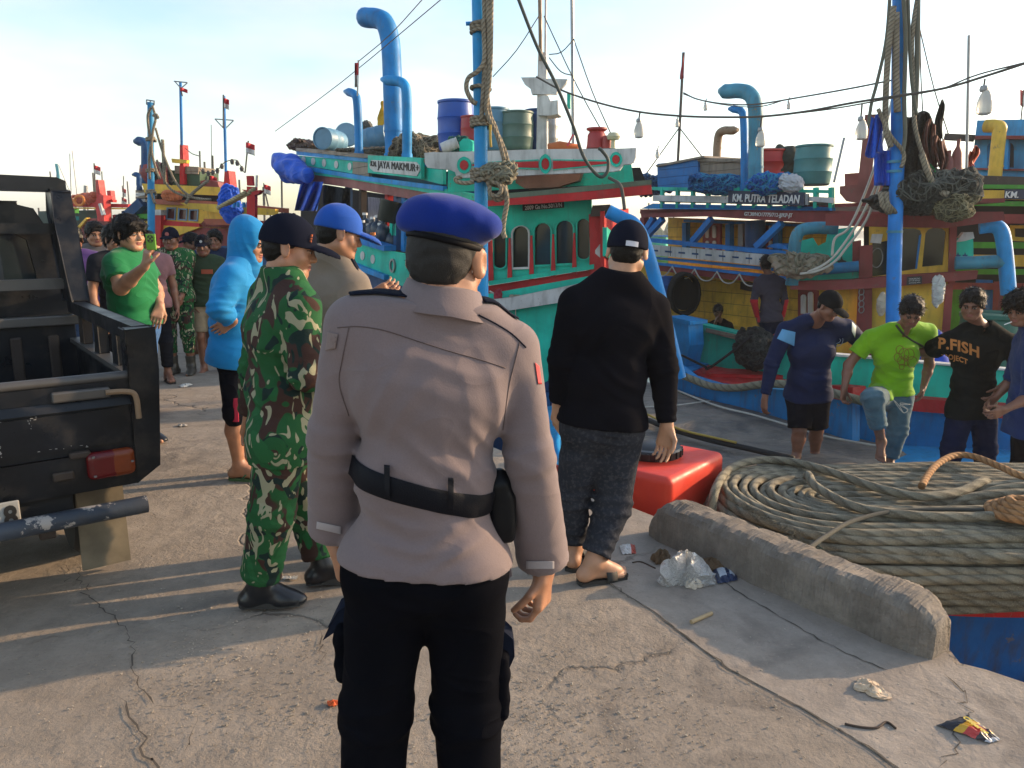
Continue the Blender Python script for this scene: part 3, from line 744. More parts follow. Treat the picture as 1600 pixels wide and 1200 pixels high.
# ---------------------------------------------------------------- the setting: quay, kerb, water, far shore
def concrete(name,c1,c2,k=1.0,rough=1.0):
 if name in MATS:return MATS[name]
 s=NT(name);v=s.obj()
 big=s.noise(v,.9,6,.6);mid=s.noise(v,7,7,.68);fine=s.noise(v,70,6,.75);c=s.mix(s.ramp(big,(.35,0),(.68,1)),c1,c2)
 c=s.mix(s.math('MULTIPLY',s.ramp(mid,(.42,1),(.6,0)),.45*k),c,tuple(q*.5 for q in c1))
 sp=s.ramp(fine,(.34,1),(.46,0));c=s.mix(s.math('MULTIPLY',sp,.35*rough),c,(.06,.05,.045))
 sp2=s.ramp(s.noise(v,130,3,.6),(.68,0),(.74,1));c=s.mix(s.math('MULTIPLY',sp2,.5),c,(.55,.5,.43))
 st=s.ramp(s.noise(v,1.6,5,.6,.5),(.57,0),(.68,1));c=s.mix(s.math('MULTIPLY',st,.48),c,(.07,.06,.055))
 vo=s.n('TexVoronoi');vo.feature='DISTANCE_TO_EDGE';vo.inputs['Scale'].default_value=.33;dsn=s.n('TexNoise');dsn.inputs['Scale'].default_value=3.5;dsn.inputs['Detail'].default_value=7;s.l(v,dsn.inputs['Vector'])
 va=s.n('VectorMath');va.operation='MULTIPLY_ADD';s.l(dsn.outputs['Color'],va.inputs[0]);va.inputs[1].default_value=(.5,.5,.5);s.l(v,va.inputs[2]);s.l(va.outputs[0],vo.inputs['Vector'])
 crk=s.ramp(vo.outputs['Distance'],(0,1),(.002,.6),(.006,0));gate=s.ramp(s.noise(v,.8,3),(.50,0),(.58,1));crk=s.math('MULTIPLY',crk,gate)
 c=s.mix(s.math('MULTIPLY',crk,.6),c,(.09,.075,.06))
 patch=s.ramp(s.noise(v,1.3,4,.6,.3),(.48,0),(.60,1))
 h=s.math('ADD',s.math('MULTIPLY',s.noise(v,22,6,.7),s.math('ADD',s.math('MULTIPLY',patch,1.1*rough),.25)),s.math('MULTIPLY',fine,.22))
 h=s.math('SUBTRACT',h,s.math('MULTIPLY',crk,.8));nr=s.bump(h,1.0*rough,.018,s.bump(mid,.5,.02))
 s.b.inputs['Specular IOR Level'].default_value=.25
 MATS[name]=s.out(c,.93,nr);return MATS[name]
CONC=concrete('quay_concrete',(.285,.238,.190),(.350,.298,.242),.7,.75)
CONC2=concrete('smooth_concrete',(.290,.246,.203),(.345,.297,.25),.6,.5)
KERBM=concrete('kerb_concrete',(.20,.172,.145),(.29,.252,.21),1.0,.9)
def edge(t):
 return Vector((.95,4.05,0))+Vector((-.547,.837,0))*t
QD=Vector((-.547,.837,0));QN=Vector((.837,.547,0))
k0=G(1450,1036);k1=G(1008,838)
rows_edge=[k0+QN*.1+QD*-3.2+QN*.1,k0+QD*-1.6+QN*.12,G(1600,1066),G(1540,1046),G(1500,1036),k0+QN*.16]
L_=(k1-k0).length
rows_edge+=[k0+QN*.22+QD*(L_*q)+QN*random.uniform(-.01,.01)for q in(.1,.3,.5,.7,.9,1.0)]+[k1+QN*.25+QD*q+QN*random.uniform(-.02,.02)for q in(.5,1.2,2.5,4,7,12,20,40,80)]
m=MB();out=[Vector((q.x,q.y,0))for q in rows_edge]+[Vector((-160,60,0)),Vector((-160,-8,0)),Vector((3.8,-8,0))]
m.prism(out,(0,0,-2.2));m.build('quay',CONC,kind='structure')
# smoother strip of slab between the long joint and the kerb
jt=[(1430,1215),(1330,1150),(1235,1097),(1140,1045),(1080,1000),(1020,955),(960,915),(915,880),(870,842),(800,780)]
J3=[G(x+random.uniform(-3,3),y,.004)for x,y in jt]
m=MB();rt=[k0+QN*.1+QD*-2.6]+[Vector((q.x,q.y,0))-QN*.03 for q in rows_edge[2:12]]+[k1+QN*.2+QD*.9]
m.prism([Vector((q.x,q.y,.004))for q in[Vector((2.1,.9,0))]+rt+list(reversed(J3))],(0,0,-.003));m.build('slab_strip',CONC2,kind='structure')
def crackline(pts,w,mat,name='crack',jit=.012,z=.0065):
 P3=[G(x,y,z)for x,y in pts];d=[]
 for a,b in zip(P3[:-1],P3[1:]):
  n_=max(2,int((b-a).length/.03))
  for i in range(n_):q=a.lerp(b,i/n_);d.append(q+Vector((random.gauss(0,jit),random.gauss(0,jit),0)))
 d.append(P3[-1]);m=MB();rows=[]
 for i,q in enumerate(d):
  t=(d[min(i+1,len(d)-1)]-d[max(0,i-1)]);t.z=0;t.normalize();s_=Vector((t.y,-t.x,0))*w*random.uniform(.12,.75)*(1 if 0<i<len(d)-1 else.1);rows.append([q-s_,q+s_])
 m.grid(rows);return m.build(name,mat,kind='structure')
CR=plain('crack_dirt',(.085,.07,.055),.95,bump=.5)
crackline(jt,.006,CR,jit=.006)
crackline([(120,885),(130,915),(150,945),(178,965),(195,985),(207,1015),(205,1045),(215,1075),(240,1100)],.005,CR)
crackline([(190,1088),(205,1120),(222,1150),(236,1185),(240,1215)],.006,CR)
crackline([(98,880),(108,890),(102,910)],.004,CR)
crackline([(240,1100),(262,1104),(285,1096)],.005,CR)
crackline([(500,985),(505,1010),(497,1040)],.005,CR)
crackline([(305,1120),(295,1150),(285,1180)],.004,CR)
crackline([(1480,1055),(1500,1075),(1512,1100),(1525,1110),(1512,1120),(1490,1150),(1478,1180),(1465,1200)],.005,CR)
crackline([(1430,1075),(1470,1090),(1512,1098)],.003,CR)
crackline([(1110,895),(1170,935),(1240,975),(1310,1015),(1390,1048)],.006,CR,jit=.004)
crackline([(620,660),(600,690),(640,700)],.006,CR)
crackline([(213,780),(230,800),(255,812)],.004,CR)
# pebbles and grit lying about
m=MB()
def pebble(m,c,r_):
 o=len(m.v);a0=random.random()*6
 for z,k in((0,1),(.55,.8)):
  for i in range(5):
   a=a0+i*1.2566;q=r_*k*random.uniform(.7,1.2);m.v.append(Vector((c[0]+q*math.cos(a),c[1]+q*math.sin(a),z*r_+.003)))
 for i in range(5):j=(i+1)%5;m.face((o+i,o+j,o+5+j,o+5+i))
 m.face(tuple(o+5+i for i in range(5)))
for i in range(5200):
 if i<2600:px,py=random.uniform(-60,1500),random.uniform(650,1215)
 elif i<3900:px,py=random.gauss(900,130),random.gauss(1120,60)
 else:px,py=random.gauss(380,120),random.gauss(1050,60)
 if py<620:continue
 q=G(px,py)
 if q.x>1.2 and(q-k0).dot(QN)>-.02:continue
 if q.length>14 or(q-k0).dot(QN)>.1:continue
 pebble(m,q,abs(random.gauss(0,.0018))+.0012)
m.build('grit',concrete('grit_stone',(.30,.26,.21),(.5,.45,.38)),kind='stuff',label='small grit and crumbs of concrete scattered over the quay',cat='grit')
# kerb: a cast concrete beam with chipped edges
m=MB();rows=[];N=260;kdir=(k1-k0).normalized();kn=Vector((kdir.y,-kdir.x,0));kn=kn if kn.dot(QN)>0 else-kn
prof=[(-.005,0),(.0,.08),(.012,.165),(.03,.192),(.06,.205),(.12,.21),(.18,.205),(.215,.185),(.225,.10),(.23,-.05)]
for i in range(N+1):
 t=i/N;e=min(1,min(t,1-t)*N/20)**.5;c=k0.lerp(k1,t)+kdir*0;r_=[]
 for j,(a,b)in enumerate(prof):
  nz=.004*math.sin(i*.13+j)+.004*math.sin(i*.31+j*1.7+2*math.sin(i*.07))+random.gauss(0,.0016)+(.016*max(0,math.sin(i*.11+2.2*math.sin(i*.047))-.35)if 5<=j<=8 else 0)+(.010*max(0,math.sin(i*.19+3*math.sin(i*.031))-.55)if 2<=j<=4 else 0)
  r_.append(c+kn*(a*(.55+.45*e)+.03*(1-e)+nz*.8-(nz*1.2 if j in(7,8)else 0))+Vector((0,0,max(-.05,b*(e*.45+.55)-(nz if 2<j<8 else 0))-(0 if t<.93 else(t-.93)*.4*(b>.1)))))
 rows.append(r_)
m.grid(rows)
o0=[Vector(q)for q in rows[0]];o1=[Vector(q)for q in rows[-1]]
b0=len(m.v);m.v+=o0;m.face(tuple(range(b0,b0+len(o0))));b0=len(m.v);m.v+=o1;m.face(tuple(range(b0,b0+len(o1)))[::-1])
m.build('kerb',KERBM,label='worn grey concrete kerb with a chipped broken end along the quay edge',cat='kerb')
# water
s=NT('water');v=s.obj();s.b.inputs['IOR'].default_value=1.33
nr=s.bump(s.noise(s.obj((1,1.6,1)),1.2,6,.6,.3),.55,.12,s.bump(s.noise(v,6,4),.4,.03));WAT=s.out((.012,.035,.04),.06,nr)
m=MB();m.grid([[(x,y,-1.75)for x in(-900,-60,0,60,900)]for y in(-10,6,30,120,2200)]);m.build('water',WAT,kind='structure')
# far low shore with trees
def leafm(name,c):
 return plain(name,c,.9,bump=.8,bs=3,var=.5)
def shore(x0,x1,y,h,n,mat,name):
 m=MB();rows=[]
 for i in range(n+1):
  x=x0+(x1-x0)*i/n;hh=h*(.55+.25*math.sin(i*.9)+.2*random.random());rows.append([(x,y-6,-1.8),(x,y-4+random.random()*2,hh*.6),(x,y+random.random()*3,hh),(x,y+9,-1.8)])
 m.grid(rows);return m.build(name,mat,kind='structure')
shore(-700,900,620,9,420,leafm('far_trees',(.05,.08,.04)),'far_shore')
shore(18,60,165,4.4,120,leafm('bank_green',(.07,.12,.05)),'river_bank')
# ---------------------------------------------------------------- boats
TEAL=hexc('0e9a7c');REDP=hexc('a81c22');BLUP=hexc('0f78c4');WHT=(.62,.63,.62);YEL=hexc('d9a83a');MAR=hexc('8c2a2c')
M_teal=paint('teal_paint',(.006,.50,.36));M_teal2=paint('teal_paint_clean',(.006,.56,.41),.15,grime=.25);M_red=paint('red_paint',(.54,.018,.022),.25,bump=.5);M_blue=paint('blue_paint',(.003,.20,.58),.25)
M_lblue=paint('light_blue_paint',(.008,.30,.70),.2);M_white=paint('white_paint',(.62,.62,.60),.3,grime=.5);M_yel=paint('yellow_boards',(.74,.45,.05),.3,plank=.19,grime=.5)
M_yelp=paint('yellow_paint',(.76,.48,.055),.3);M_mar=paint('maroon_paint',(.26,.045,.045),.3);M_green=paint('green_paint',(.06,.33,.03),.3);M_dwood=paint('dark_wood',(.045,.033,.027),.3);M_wood=paint('bare_planks',(.26,.21,.16),.2,plank=.12,grime=.6)
M_tealp=paint('teal_planks',(.008,.33,.23),.25,plank=.22,grime=.35);M_bluep=paint('blue_planks',(.006,.21,.52),.35,plank=.3,grime=.5);M_dblue=paint('dark_blue_paint',(.01,.07,.20),.3)
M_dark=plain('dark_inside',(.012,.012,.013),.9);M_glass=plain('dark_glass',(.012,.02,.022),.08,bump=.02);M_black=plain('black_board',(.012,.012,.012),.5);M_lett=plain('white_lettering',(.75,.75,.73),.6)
M_steel=plain('grey_metal',(.28,.29,.30),.4,.6);M_rust=paint('rusty_pipe',(.30,.20,.12),.6,(.09,.035,.015));M_tarp=cloth('blue_tarp',(.008,.10,.62),.5,fold=.9);M_dtarp=cloth('dark_tarp',(.02,.025,.03),.7,fold=.9)
NETC={}
def netm(name,c):
 NETC[name]=c
 s=NT(name);v=s.obj();vo=s.n('TexVoronoi');vo.feature='DISTANCE_TO_EDGE';vo.inputs['Scale'].default_value=26;s.l(v,vo.inputs['Vector']);n1=s.noise(s.obj((1,1,2.2),(.4,.2,0)),14,6,.7,2.0)
 cc=s.mix(s.ramp(n1,(.36,0),(.62,1)),tuple(q*.25 for q in c),tuple(min(1,q*1.5)for q in c));cc=s.mix(s.math('MULTIPLY',s.ramp(vo.outputs['Distance'],(.02,1),(.09,0)),.5),cc,tuple(min(1,q*2.2)for q in c))
 MATS[name]=s.out(cc,.95,s.bump(n1,1.0,.05,s.bump(vo.outputs['Distance'],.8,.01)));return MATS[name]
M_rope=ropem('grey_rope',(.16,.13,.09),(.34,.29,.21),1.6);M_ropeg=ropem('green_grey_rope',(.13,.125,.085),(.27,.25,.18),.55,.9);M_ropeo=ropem('orange_rope',(.25,.12,.045),(.40,.215,.09),1.2,.8);M_line=plain('thin_line',(.10,.09,.08),.9);M_lline=plain('pale_line',(.5,.48,.42),.9)
M_pipeb=paint('pipe_blue',(.004,.22,.58),.3,(.10,.14,.13));M_pipeg=paint('pipe_weathered',(.05,.25,.36),.45,(.22,.20,.12),grime=.6)
def pl(B,name,mat,F,pts,th=.04,off=0.0,holes=(),bevel=.004,**kw):
 m=MB();m.prism(F.pts(pts,off),-F.n*th,[F.pts(h,off)for h in holes]);return m.build(name,mat,B,bevel=bevel,**kw)
def bar(B,name,mat,F,a,b,w,off=0.0,h=None,n=0,**kw):
 m=MB();A,Bq=F.at(*a,off),F.at(*b,off)
 if n:m.tube([A,Bq],w/2,n)
 else:m.beam(A,Bq,w,h or w,up=(Bq-A).cross(F.n))
 return m.build(name,mat,B,smooth='auto',**kw)
def arch(x0,x1,y0,y1,bot=False,n=7,lean=0):
 """window outline: round top, straight or round foot; lean shifts the right side up"""
 xm,w=(x0+x1)/2,(x1-x0)/2;p=[];rr=w*.95
 for i in range(n+1):
  a=math.pi*i/n;p.append((xm-w*math.cos(a),y0+rr-rr*math.sin(a)-lean*(1-math.cos(a))/2))
 if bot:
  for i in range(n+1):
   a=math.pi*i/n;p.append((xm+w*math.cos(a),y1-rr*.8+rr*.8*math.sin(a)-lean*(1+math.cos(a))/2))
 else:p+=[(x1,y1-lean),(x0,y1)]
 return p
def disc(cx,cy,rx,ry=None,n=20):return[(cx+rx*math.cos(2*math.pi*i/n),cy+(ry or rx)*math.sin(2*math.pi*i/n))for i in range(n)]
def wtext(B,s,F,a,b,size_px,mat=None,off=.01,bold=.0,sx=1.0,name='lettering',space=1.0):
 p,q=F.at(*a,off),F.at(*b,off);c=(p+q)/2;sz=(F.at(a[0],a[1]-size_px/2)-F.at(a[0],a[1]+size_px/2)).length
 me=text_mesh(s,1,bold,1,0,space,ext=.004);w=max(v.co.x for v in me.vertices)-min(v.co.x for v in me.vertices);x0=(max(v.co.x for v in me.vertices)+min(v.co.x for v in me.vertices))/2
 y0=min(v.co.y for v in me.vertices);y1=max(v.co.y for v in me.vertices);L_=(q-p).length
 for v in me.vertices:v.co.x=(v.co.x-x0)*L_/w;v.co.y=(v.co.y-(y0+y1)/2)*sz/(y1-y0)
 dx=(q-p).normalized();n=F.n;up=n.cross(dx).normalized()
 if up.z<0:up=-up
 M=Matrix(((dx.x,up.x,n.x,0),(dx.y,up.y,n.y,0),(dx.z,up.z,n.z,0),(0,0,0,1)));me.transform(Matrix.Translation(c)@M);return link(name,me,mat or M_lett,B)
def exhaust(B,pts,r,mat,name='exhaust_pipe',cut=True,parent_kw=None,n=14,sm=5):
 p=catmull(pts,sm)if sm else pts;rr=[r]*len(p);k=len(p)
 if cut:rr[-1]=r*.45;rr[-2]=r*.62;rr[-3]=r*.8 if sm else r
 m=MB();m.tube(p,rr,n)
 z0=p[0];m.lathe(Vector(pts[0])+(Vector(pts[1])-Vector(pts[0]))*.08,[(r*1.15,-.03),(r*1.15,.03)],n);
 mid=Vector(pts[0]).lerp(Vector(pts[1]),.75);m.lathe(mid,[(r*1.07,-.015),(r*1.07,.015)],n)
 return m.build(name,mat,B,smooth='auto')
def barrel(c,r,h,mat,label,name='barrel',tilt=None,lid=None,group=None,ribs=True,cat='barrel'):
 M=Matrix.Identity(4)if tilt is None else Matrix.Rotation(tilt[0],4,tilt[1]);m=MB()
 pr=[(r*.86,0),(r*.93,h*.03),(r*.96,h*.12),(r,h*.3),(r*(1.03 if ribs else 1),h*.33),(r,h*.36),(r,h*.62),(r*(1.03 if ribs else 1),h*.65),(r,h*.68),(r*.96,h*.88),(r*.95,h*.93),(r*1.0,h*.95),(r*1.0,h*.99),(r*.9,h),(r*.88,h*.965)]
 m.lathe(c,pr,26,M=M);o=m.build(name,mat,None,label,cat,group,smooth='auto')
 if lid:m=MB();m.lathe(Vector(c)+M.to_3x3()@Vector((0,0,h*.97)),[(r*.8,0),(r*.8,h*.05),(r*.5,h*.07)],20,M=M);m.build('lid',lid,o,smooth='auto')
 return o
def ropething(pts,r,mat,label,n=8,sm=6,cat='rope',group=None,name='rope',parent=None):
 m=MB();m.tube(catmull(pts,sm)if sm else pts,r,n);return m.build(name,mat,parent,label if not parent else None,cat if not parent else None,group,smooth=True)
def lump(name,c,rad,mat,label,cat,n=9,amp=.25,seed=1,parent=None,group=None):
 net='net' in mat.name or 'rope' in mat.name;n=n*2 if net else n
 random.seed(seed);g=[elli(c,rad,k=.03)]
 for i in range(n):
  a=random.uniform(0,6.28);z=random.uniform(-.5,.9);q=Vector((math.cos(a)*rad[0],math.sin(a)*rad[1],z*rad[2]))*.8;g.append(elli(Vector(c)+q,[w*random.uniform(.25,.5)for w in rad],k=.03))
 ws=[wr(Vector(c)+Vector((random.uniform(-1,1)*rad[0],-rad[1]*.6,random.uniform(-.6,.8)*rad[2])),(random.uniform(-1,1),.2,random.uniform(-1,1)),max(rad)*.7,min(rad)*.09,min(rad)*random.uniform(.3,.5),i)for i in range(10 if net else 5)]
 o=solid(name,[g],max(.010,min(rad)/12),mat,parent,ws=ws,noise=(amp*min(rad)*.3,9/max(rad)),label=label,cat=cat,group=group,it=1)
 if net and o and min(rad)>.07:
  bv=bvh(o);m=MB();rope='rope' in mat.name;C_=Vector(c);R_=max(rad)*2.5
  for k in range(26 if rope else 70):
   a=Vector((random.gauss(0,1),random.gauss(-.6,.8),random.gauss(.3,.8))).normalized();t=a.cross(Vector((random.gauss(0,1),random.gauss(0,1),random.gauss(0,1)))).normalized();P_=[]
   for i in range(9):
    d=(a+t*(i-4)*.16+a.cross(t)*.1*math.sin(i+k)).normalized();loc,n_,_,_=bv.ray_cast(C_+d*R_,-d,R_*1.5)
    if loc is not None:P_.append(loc+n_*(.012 if rope else.004))
   if len(P_)>4:m.tube(catmull(P_,3),(.016 if rope else min(.008,min(rad)*.03))*random.uniform(.7,1.2),6)
  cm=M_ropeg if rope else plain('cord_'+mat.name,tuple(min(.5,q*2.4+.01)for q in NETC.get(mat.name,(.06,.055,.045))),.95,bump=.4,bs=150)
  m.build('cord',cm,o,smooth=True)
 return o
# ===== boat with the teal wheelhouse (arched windows), ahead of us beyond the quay
MF=Face(740,10.2,1015,9.7);MS=Face(470,15.5,740,10.2)
BM=empty('fishing_boat',V(830,600,10.5),'teal and red fishing boat with five arched wheelhouse windows and a white carved beam','fishing boat')
wins=[arch(771,790,356,419,True),arch(801,825,354,418,lean=1),arch(835,860,349,414,lean=1),arch(869,895,345,412,lean=1),arch(902,921,342,405,True)]
wall=[(742,322),(766,318),(924,311),(926,418),(770,442),(742,444)]
pl(BM,'cabin_wall',M_teal2,MF,wall,.05,holes=wins)
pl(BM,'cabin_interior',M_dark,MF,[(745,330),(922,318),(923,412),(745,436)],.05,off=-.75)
for i,w in enumerate(wins):
 g=pl(BM,'window',M_glass,MF,[(x,y)for x,y in w],.01,off=-.06,bevel=0)
 cx=sum(q[0]for q in w)/len(w);cy=sum(q[1]for q in w)/len(w)
 outr=[(cx+(x-cx)*1.22,cy+(y-cy)*1.07)for x,y in w];inr=[(cx+(x-cx)*1.0,cy+(y-cy)*1.0)for x,y in w]
 pl(BM,'window_frame',M_white if i==1 else M_teal,MF,outr,.035,off=.03,holes=[inr])
pl(BM,'window_counter',M_white,MF,[(833,405),(858,402),(858,411),(833,413)],.2,off=-.3)
m=MB()
for x,yt,yb in((767,375,444),(796,372,441),(830,368,437),(864,366,433),(897,364,430),(924,358,425)):
 o=pl(BM,'pilaster',M_red,MF,[(x-3.5,yb),(x-1.2,yt),(x+1.2,yt),(x+4,yb-1)],.03,off=.065)
pl(BM,'window_sill',M_teal,MF,[(764,439),(928,413),(928,420),(764,446)],.12,off=.11)
pl(BM,'red_band',M_red,MF,[(762,447),(929,421),(932,431),(880,447),(860,452),(845,450),(800,462),(762,468)],.05,off=.03)
pl(BM,'white_band',M_white,Face(745,9.95,1015,9.2),[(750,470),(800,464),(893,446),(960,428),(962,452),(873,473),(800,484),(750,490)],.06,off=.06)
hullF=Face(745,10.0,1015,9.3)
pl(BM,'bow_hull',M_teal2,hullF,[(746,462),(930,430),(975,425),(965,470),(930,530),(885,580),(840,603),(746,612)],.12)
pl(BM,'waterline_hull',M_dblue,hullF,[(740,600),(840,598),(885,576),(940,520),(950,640),(930,720),(740,760)],.12,off=-.02)
pl(BM,'corner_post',M_red,MF,[(920,335),(947,332),(944,440),(924,444)],.25,off=.10);pl(BM,'corner_post',M_red,MF,[(762,378),(767,378),(767,440),(762,440)],.1,off=.05)
pl(BM,'side_panel',M_red,Face(944,9.6,985,11),[(944,330),(982,326),(985,450),(944,445)],.05);pl(BM,'side_window',M_teal,Face(944,9.6,985,11),[(948,355),(956,362),(956,405),(948,400)],.05,off=.04)
pl(BM,'post_bracket',M_dwood,MF,[(926,321),(953,320),(947,337),(922,338)],.25,off=.22)
pl(BM,'peeling_patch',M_white,MF,[(936,383),(940,378),(939,390),(944,392),(946,400),(938,403),(930,396),(930,391)],.01,off=.115,bevel=0)
# roof slab with the red rim
RF=Face(740,9.6,1019,9.2)
pl(BM,'roof_fascia',M_red,RF,[(752,314),(780,311),(850,305),(930,298),(1017,288),(1019,303),(930,311),(850,317),(775,321),(752,322)],.10)
m=MB();tA=RF.pts([(752,315),(1018,289)]);tB=MF.pts([(745,318),(1000,296)],-2.6)
m.prism([tA[0],tA[1],tB[1]+Vector((0,0,.05)),tB[0]+Vector((0,0,.05))],(0,0,.06));m.build('roof',paint('roof_green',(.13,.17,.12),.4),BM)
pl(BM,'roof_curb',paint('roof_curb_green',(.16,.24,.16),.3),RF,[(790,302),(1012,284),(1018,289),(850,304),(775,311)],.08,off=-.15)
pl(BM,'registration_board',M_black,MF,[(816,311),(880,306),(881,324),(817,329)],.03,off=.07)
wtext(BM,'2009 Ga No.5013/N',MF,(820,325),(878,320),6.5,off=.078,bold=.01);wtext(BM,'GT.30 No.1784/Gg',MF,(820,317),(878,312),6,off=.078,bold=.01)
# white carved beam across the roof front
bm=[(663,239),(676,237.5),(690,238),(850,233),(970,232),(994,231),(993,246),(990,253),(984,256.5),(974,257),(968,266),(958,268),(860,272),(780,276),(765,276.5),(735,277.5),(722,278),(713,276),(711,269),(702,265),(686,264),(668,262),(664,256)]
CF=Face(660,9.9,1000,9.3)
bo=pl(BM,'carved_beam',M_white,CF,bm,.09,off=.25)
for cx,cy,rx,ry in((725,258,11,13),(852,256,9.5,15),(962.5,249,9.5,11.5)):
 pl(bo,'ring',M_teal2,CF,disc(cx,cy,rx,ry),.02,off=.272,holes=[disc(cx,cy,rx*.62,ry*.6)]);pl(bo,'disc',M_red,CF,disc(cx,cy,rx*.6,ry*.58),.015,off=.277)
for a,b in((738,841),(864,951)):
 w0,w1=(1,5)if a==738 else(6,1)
 pl(bo,'stripe',M_red,CF,[(a,257.5-w0),(b,257-w1-(3 if a>800 else 0)),(b,257+w1-(3 if a>800 else 0)),(a,258.5+w0)],.012,off=.268,bevel=0)
 for s_ in(-1,1):pl(bo,'stripe',M_teal2,CF,[(a,257.5+s_*(w0+2.5)),(b,257+s_*(w1+3)-(3 if a>800 else 0)),(b,257+s_*(w1+1.2)-(3 if a>800 else 0)),(a,257.5+s_*(w0+1))],.012,off=.268,bevel=0)
pl(BM,'beam_shadow_board',M_teal,CF,[(700,262),(985,252),(990,286),(700,300)],.05,off=-.25)
pl(BM,'roof_box',paint('rust_drum_side',(.20,.10,.07),.5),CF,[(805,272),(912,262),(905,282),(870,292),(820,294),(806,286)],.3,off=-.1)
# mast post on the roof
mp_=pl(BM,'mast_post',M_white,MF,[(841,82),(853,82),(854,236),(838,236)],.14,off=-.5)
pl(BM,'crosstree',M_white,MF,[(814,121),(840,121),(853,123),(886,124),(884,130),(878,137),(871,141),(869,147),(831,147),(829,139),(820,132)],.07,off=-.38)
pl(BM,'mast_box',M_white,MF,[(841,152),(848,148),(856,150),(860,158),(871,157),(872,178),(858,180),(841,180)],.3,off=-.4)
bar(BM,'topmast',M_rust,MF,(845,95),(843,-30),.05,-.42,n=8);bar(BM,'topmast',M_white,MF,(852,90),(853,-30),.03,-.5,n=8)
bar(BM,'whip_pole',M_steel,MF,(896,232),(893.5,-30),.045,-.3,n=8)
bar(BM,'lamp_post',M_teal,MF,(889,170),(889,145),.05,-.2,n=8)
# side of that boat, running back along the quay
pl(BM,'side_fascia',paint('faded_red_paint',(.30,.10,.09),.4),MS,[(471,271),(540,279),(610,290),(680,303),(742,313),(745,326),(680,318),(610,305),(540,292),(472,283)],.12)
pl(BM,'roof_edge',M_teal,MS,[(471,266),(560,274),(680,293),(742,304),(742,313),(680,303),(540,279),(471,271)],.1,off=.03)
pl(BM,'top_rail',M_lblue,MS,[(463,236),(560,246),(668,254),(668,260),(560,252),(463,242)],.06,off=.03)
pl(BM,'rail_cap',M_wood,MS,[(462,231),(560,240),(668,249),(668,254),(560,246),(462,236)],.25,off=.06)
pb=pl(BM,'rail_board',M_teal2,MS,[(464,243),(575,253),(574,275),(464,256)],.05)
for x in(474,489,506,525,546,562):pl(pb,'oval',M_white,MS,disc(x,250+(x-474)*.14,3.0,6),.01,off=.012,bevel=0)
pl(BM,'bare_board',M_wood,MS,[(551,253),(576,255),(576,276),(551,271)],.05,off=.02)
nb=pl(BM,'name_board',M_teal2,MS,[(575,243),(658,247),(658,279),(575,270)],.05,off=.10)
pl(nb,'name_panel',M_white,MS,[(577,258),(580,250),(650,253),(655,258),(656,266),(651,275),(584,268),(578,263)],.012,off=.112)
wtext(nb,'JAYA MAKMUR+',MS,(590,258.5),(654,264.5),14.5,M_black,off=.12,bold=.0,name='boat_name');wtext(nb,'K.N.',MS,(579,255.5),(588,256.3),8,M_black,off=.12,bold=.02,name='boat_name')
pl(BM,'rail_board',M_teal2,MS,[(658,252),(692,258),(692,288),(658,280)],.05)
pl(BM,'lower_rail',M_lblue,MS,[(464,258),(575,276),(692,291),(692,298),(575,283),(464,264)],.06,off=.05)
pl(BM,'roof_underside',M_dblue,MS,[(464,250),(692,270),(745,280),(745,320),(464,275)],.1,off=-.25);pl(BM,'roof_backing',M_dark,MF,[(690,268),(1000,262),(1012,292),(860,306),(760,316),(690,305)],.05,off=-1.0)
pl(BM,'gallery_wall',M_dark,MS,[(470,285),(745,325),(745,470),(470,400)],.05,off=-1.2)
pl(BM,'gallery_door',M_white,MS,[(575,308),(607,312),(604,370),(575,366)],.05,off=-.8)
for x,mt in((545,M_dblue),(567,M_dwood),(608,M_red),(622,M_dblue),(634,M_blue)):bar(BM,'gallery_post',mt,MS,(x,292+(x-545)*.17),(x-1,375+(x-545)*.2),.10,-.15)
for x in(609,615):pl(BM,'shutter',M_teal2,MS,[(x,340),(x+3.5,341),(x+3.5,368),(x,367)],.02,off=-.1)
sb=pl(BM,'side_bulwark',M_teal2,MS,[(535,372),(600,391),(640,398),(742,420),(742,500),(640,452),(586,428),(540,410)],.06,off=.12)
pl(BM,'bulwark_cap',M_blue,MS,[(530,362),(600,384),(600,392),(530,372)],.2,off=.2);pl(BM,'bulwark_rub',M_lblue,MS,[(536,405),(600,430),(600,437),(536,413)],.08,off=.2)
for i,x in enumerate((549,566,582)):pl(sb,'oval',M_white,MS,disc(x,394+i*5.5,3.2,7),.01,off=.132,bevel=0)
pl(sb,'hawse_ring',M_steel,MS,disc(612,415,4.2,11),.04,off=.15,holes=[disc(612,415,2.8,8)])
pl(BM,'side_hull',M_dblue,MS,[(536,410),(640,452),(742,500),(742,760),(540,560)],.08,off=.05)
m=MB()
exhaust(BM,[MS.at(617,248,-.5),MS.at(615,190,-.5),MS.at(612,95,-.5),MS.at(609,60,-.5),MS.at(601,36,-.45),MS.at(588,29,-.4),MS.at(575,28,-.35),MS.at(563,26,-.35)],.155,M_pipeb)
exhaust(BM,[MS.at(636,248,-.3),MS.at(636,190,-.3),MS.at(635,145,-.3),MS.at(631,132,-.28),MS.at(622,127,-.25),MS.at(610,126,-.2),MS.at(597,124,-.2)],.075,M_lblue)
exhaust(BM,[MS.at(561,243,-.2),MS.at(560,200,-.2),MS.at(558,160,-.2),MS.at(555,149,-.2),MS.at(549,145,-.2),MS.at(539,143,-.2)],.07,M_pipeb)
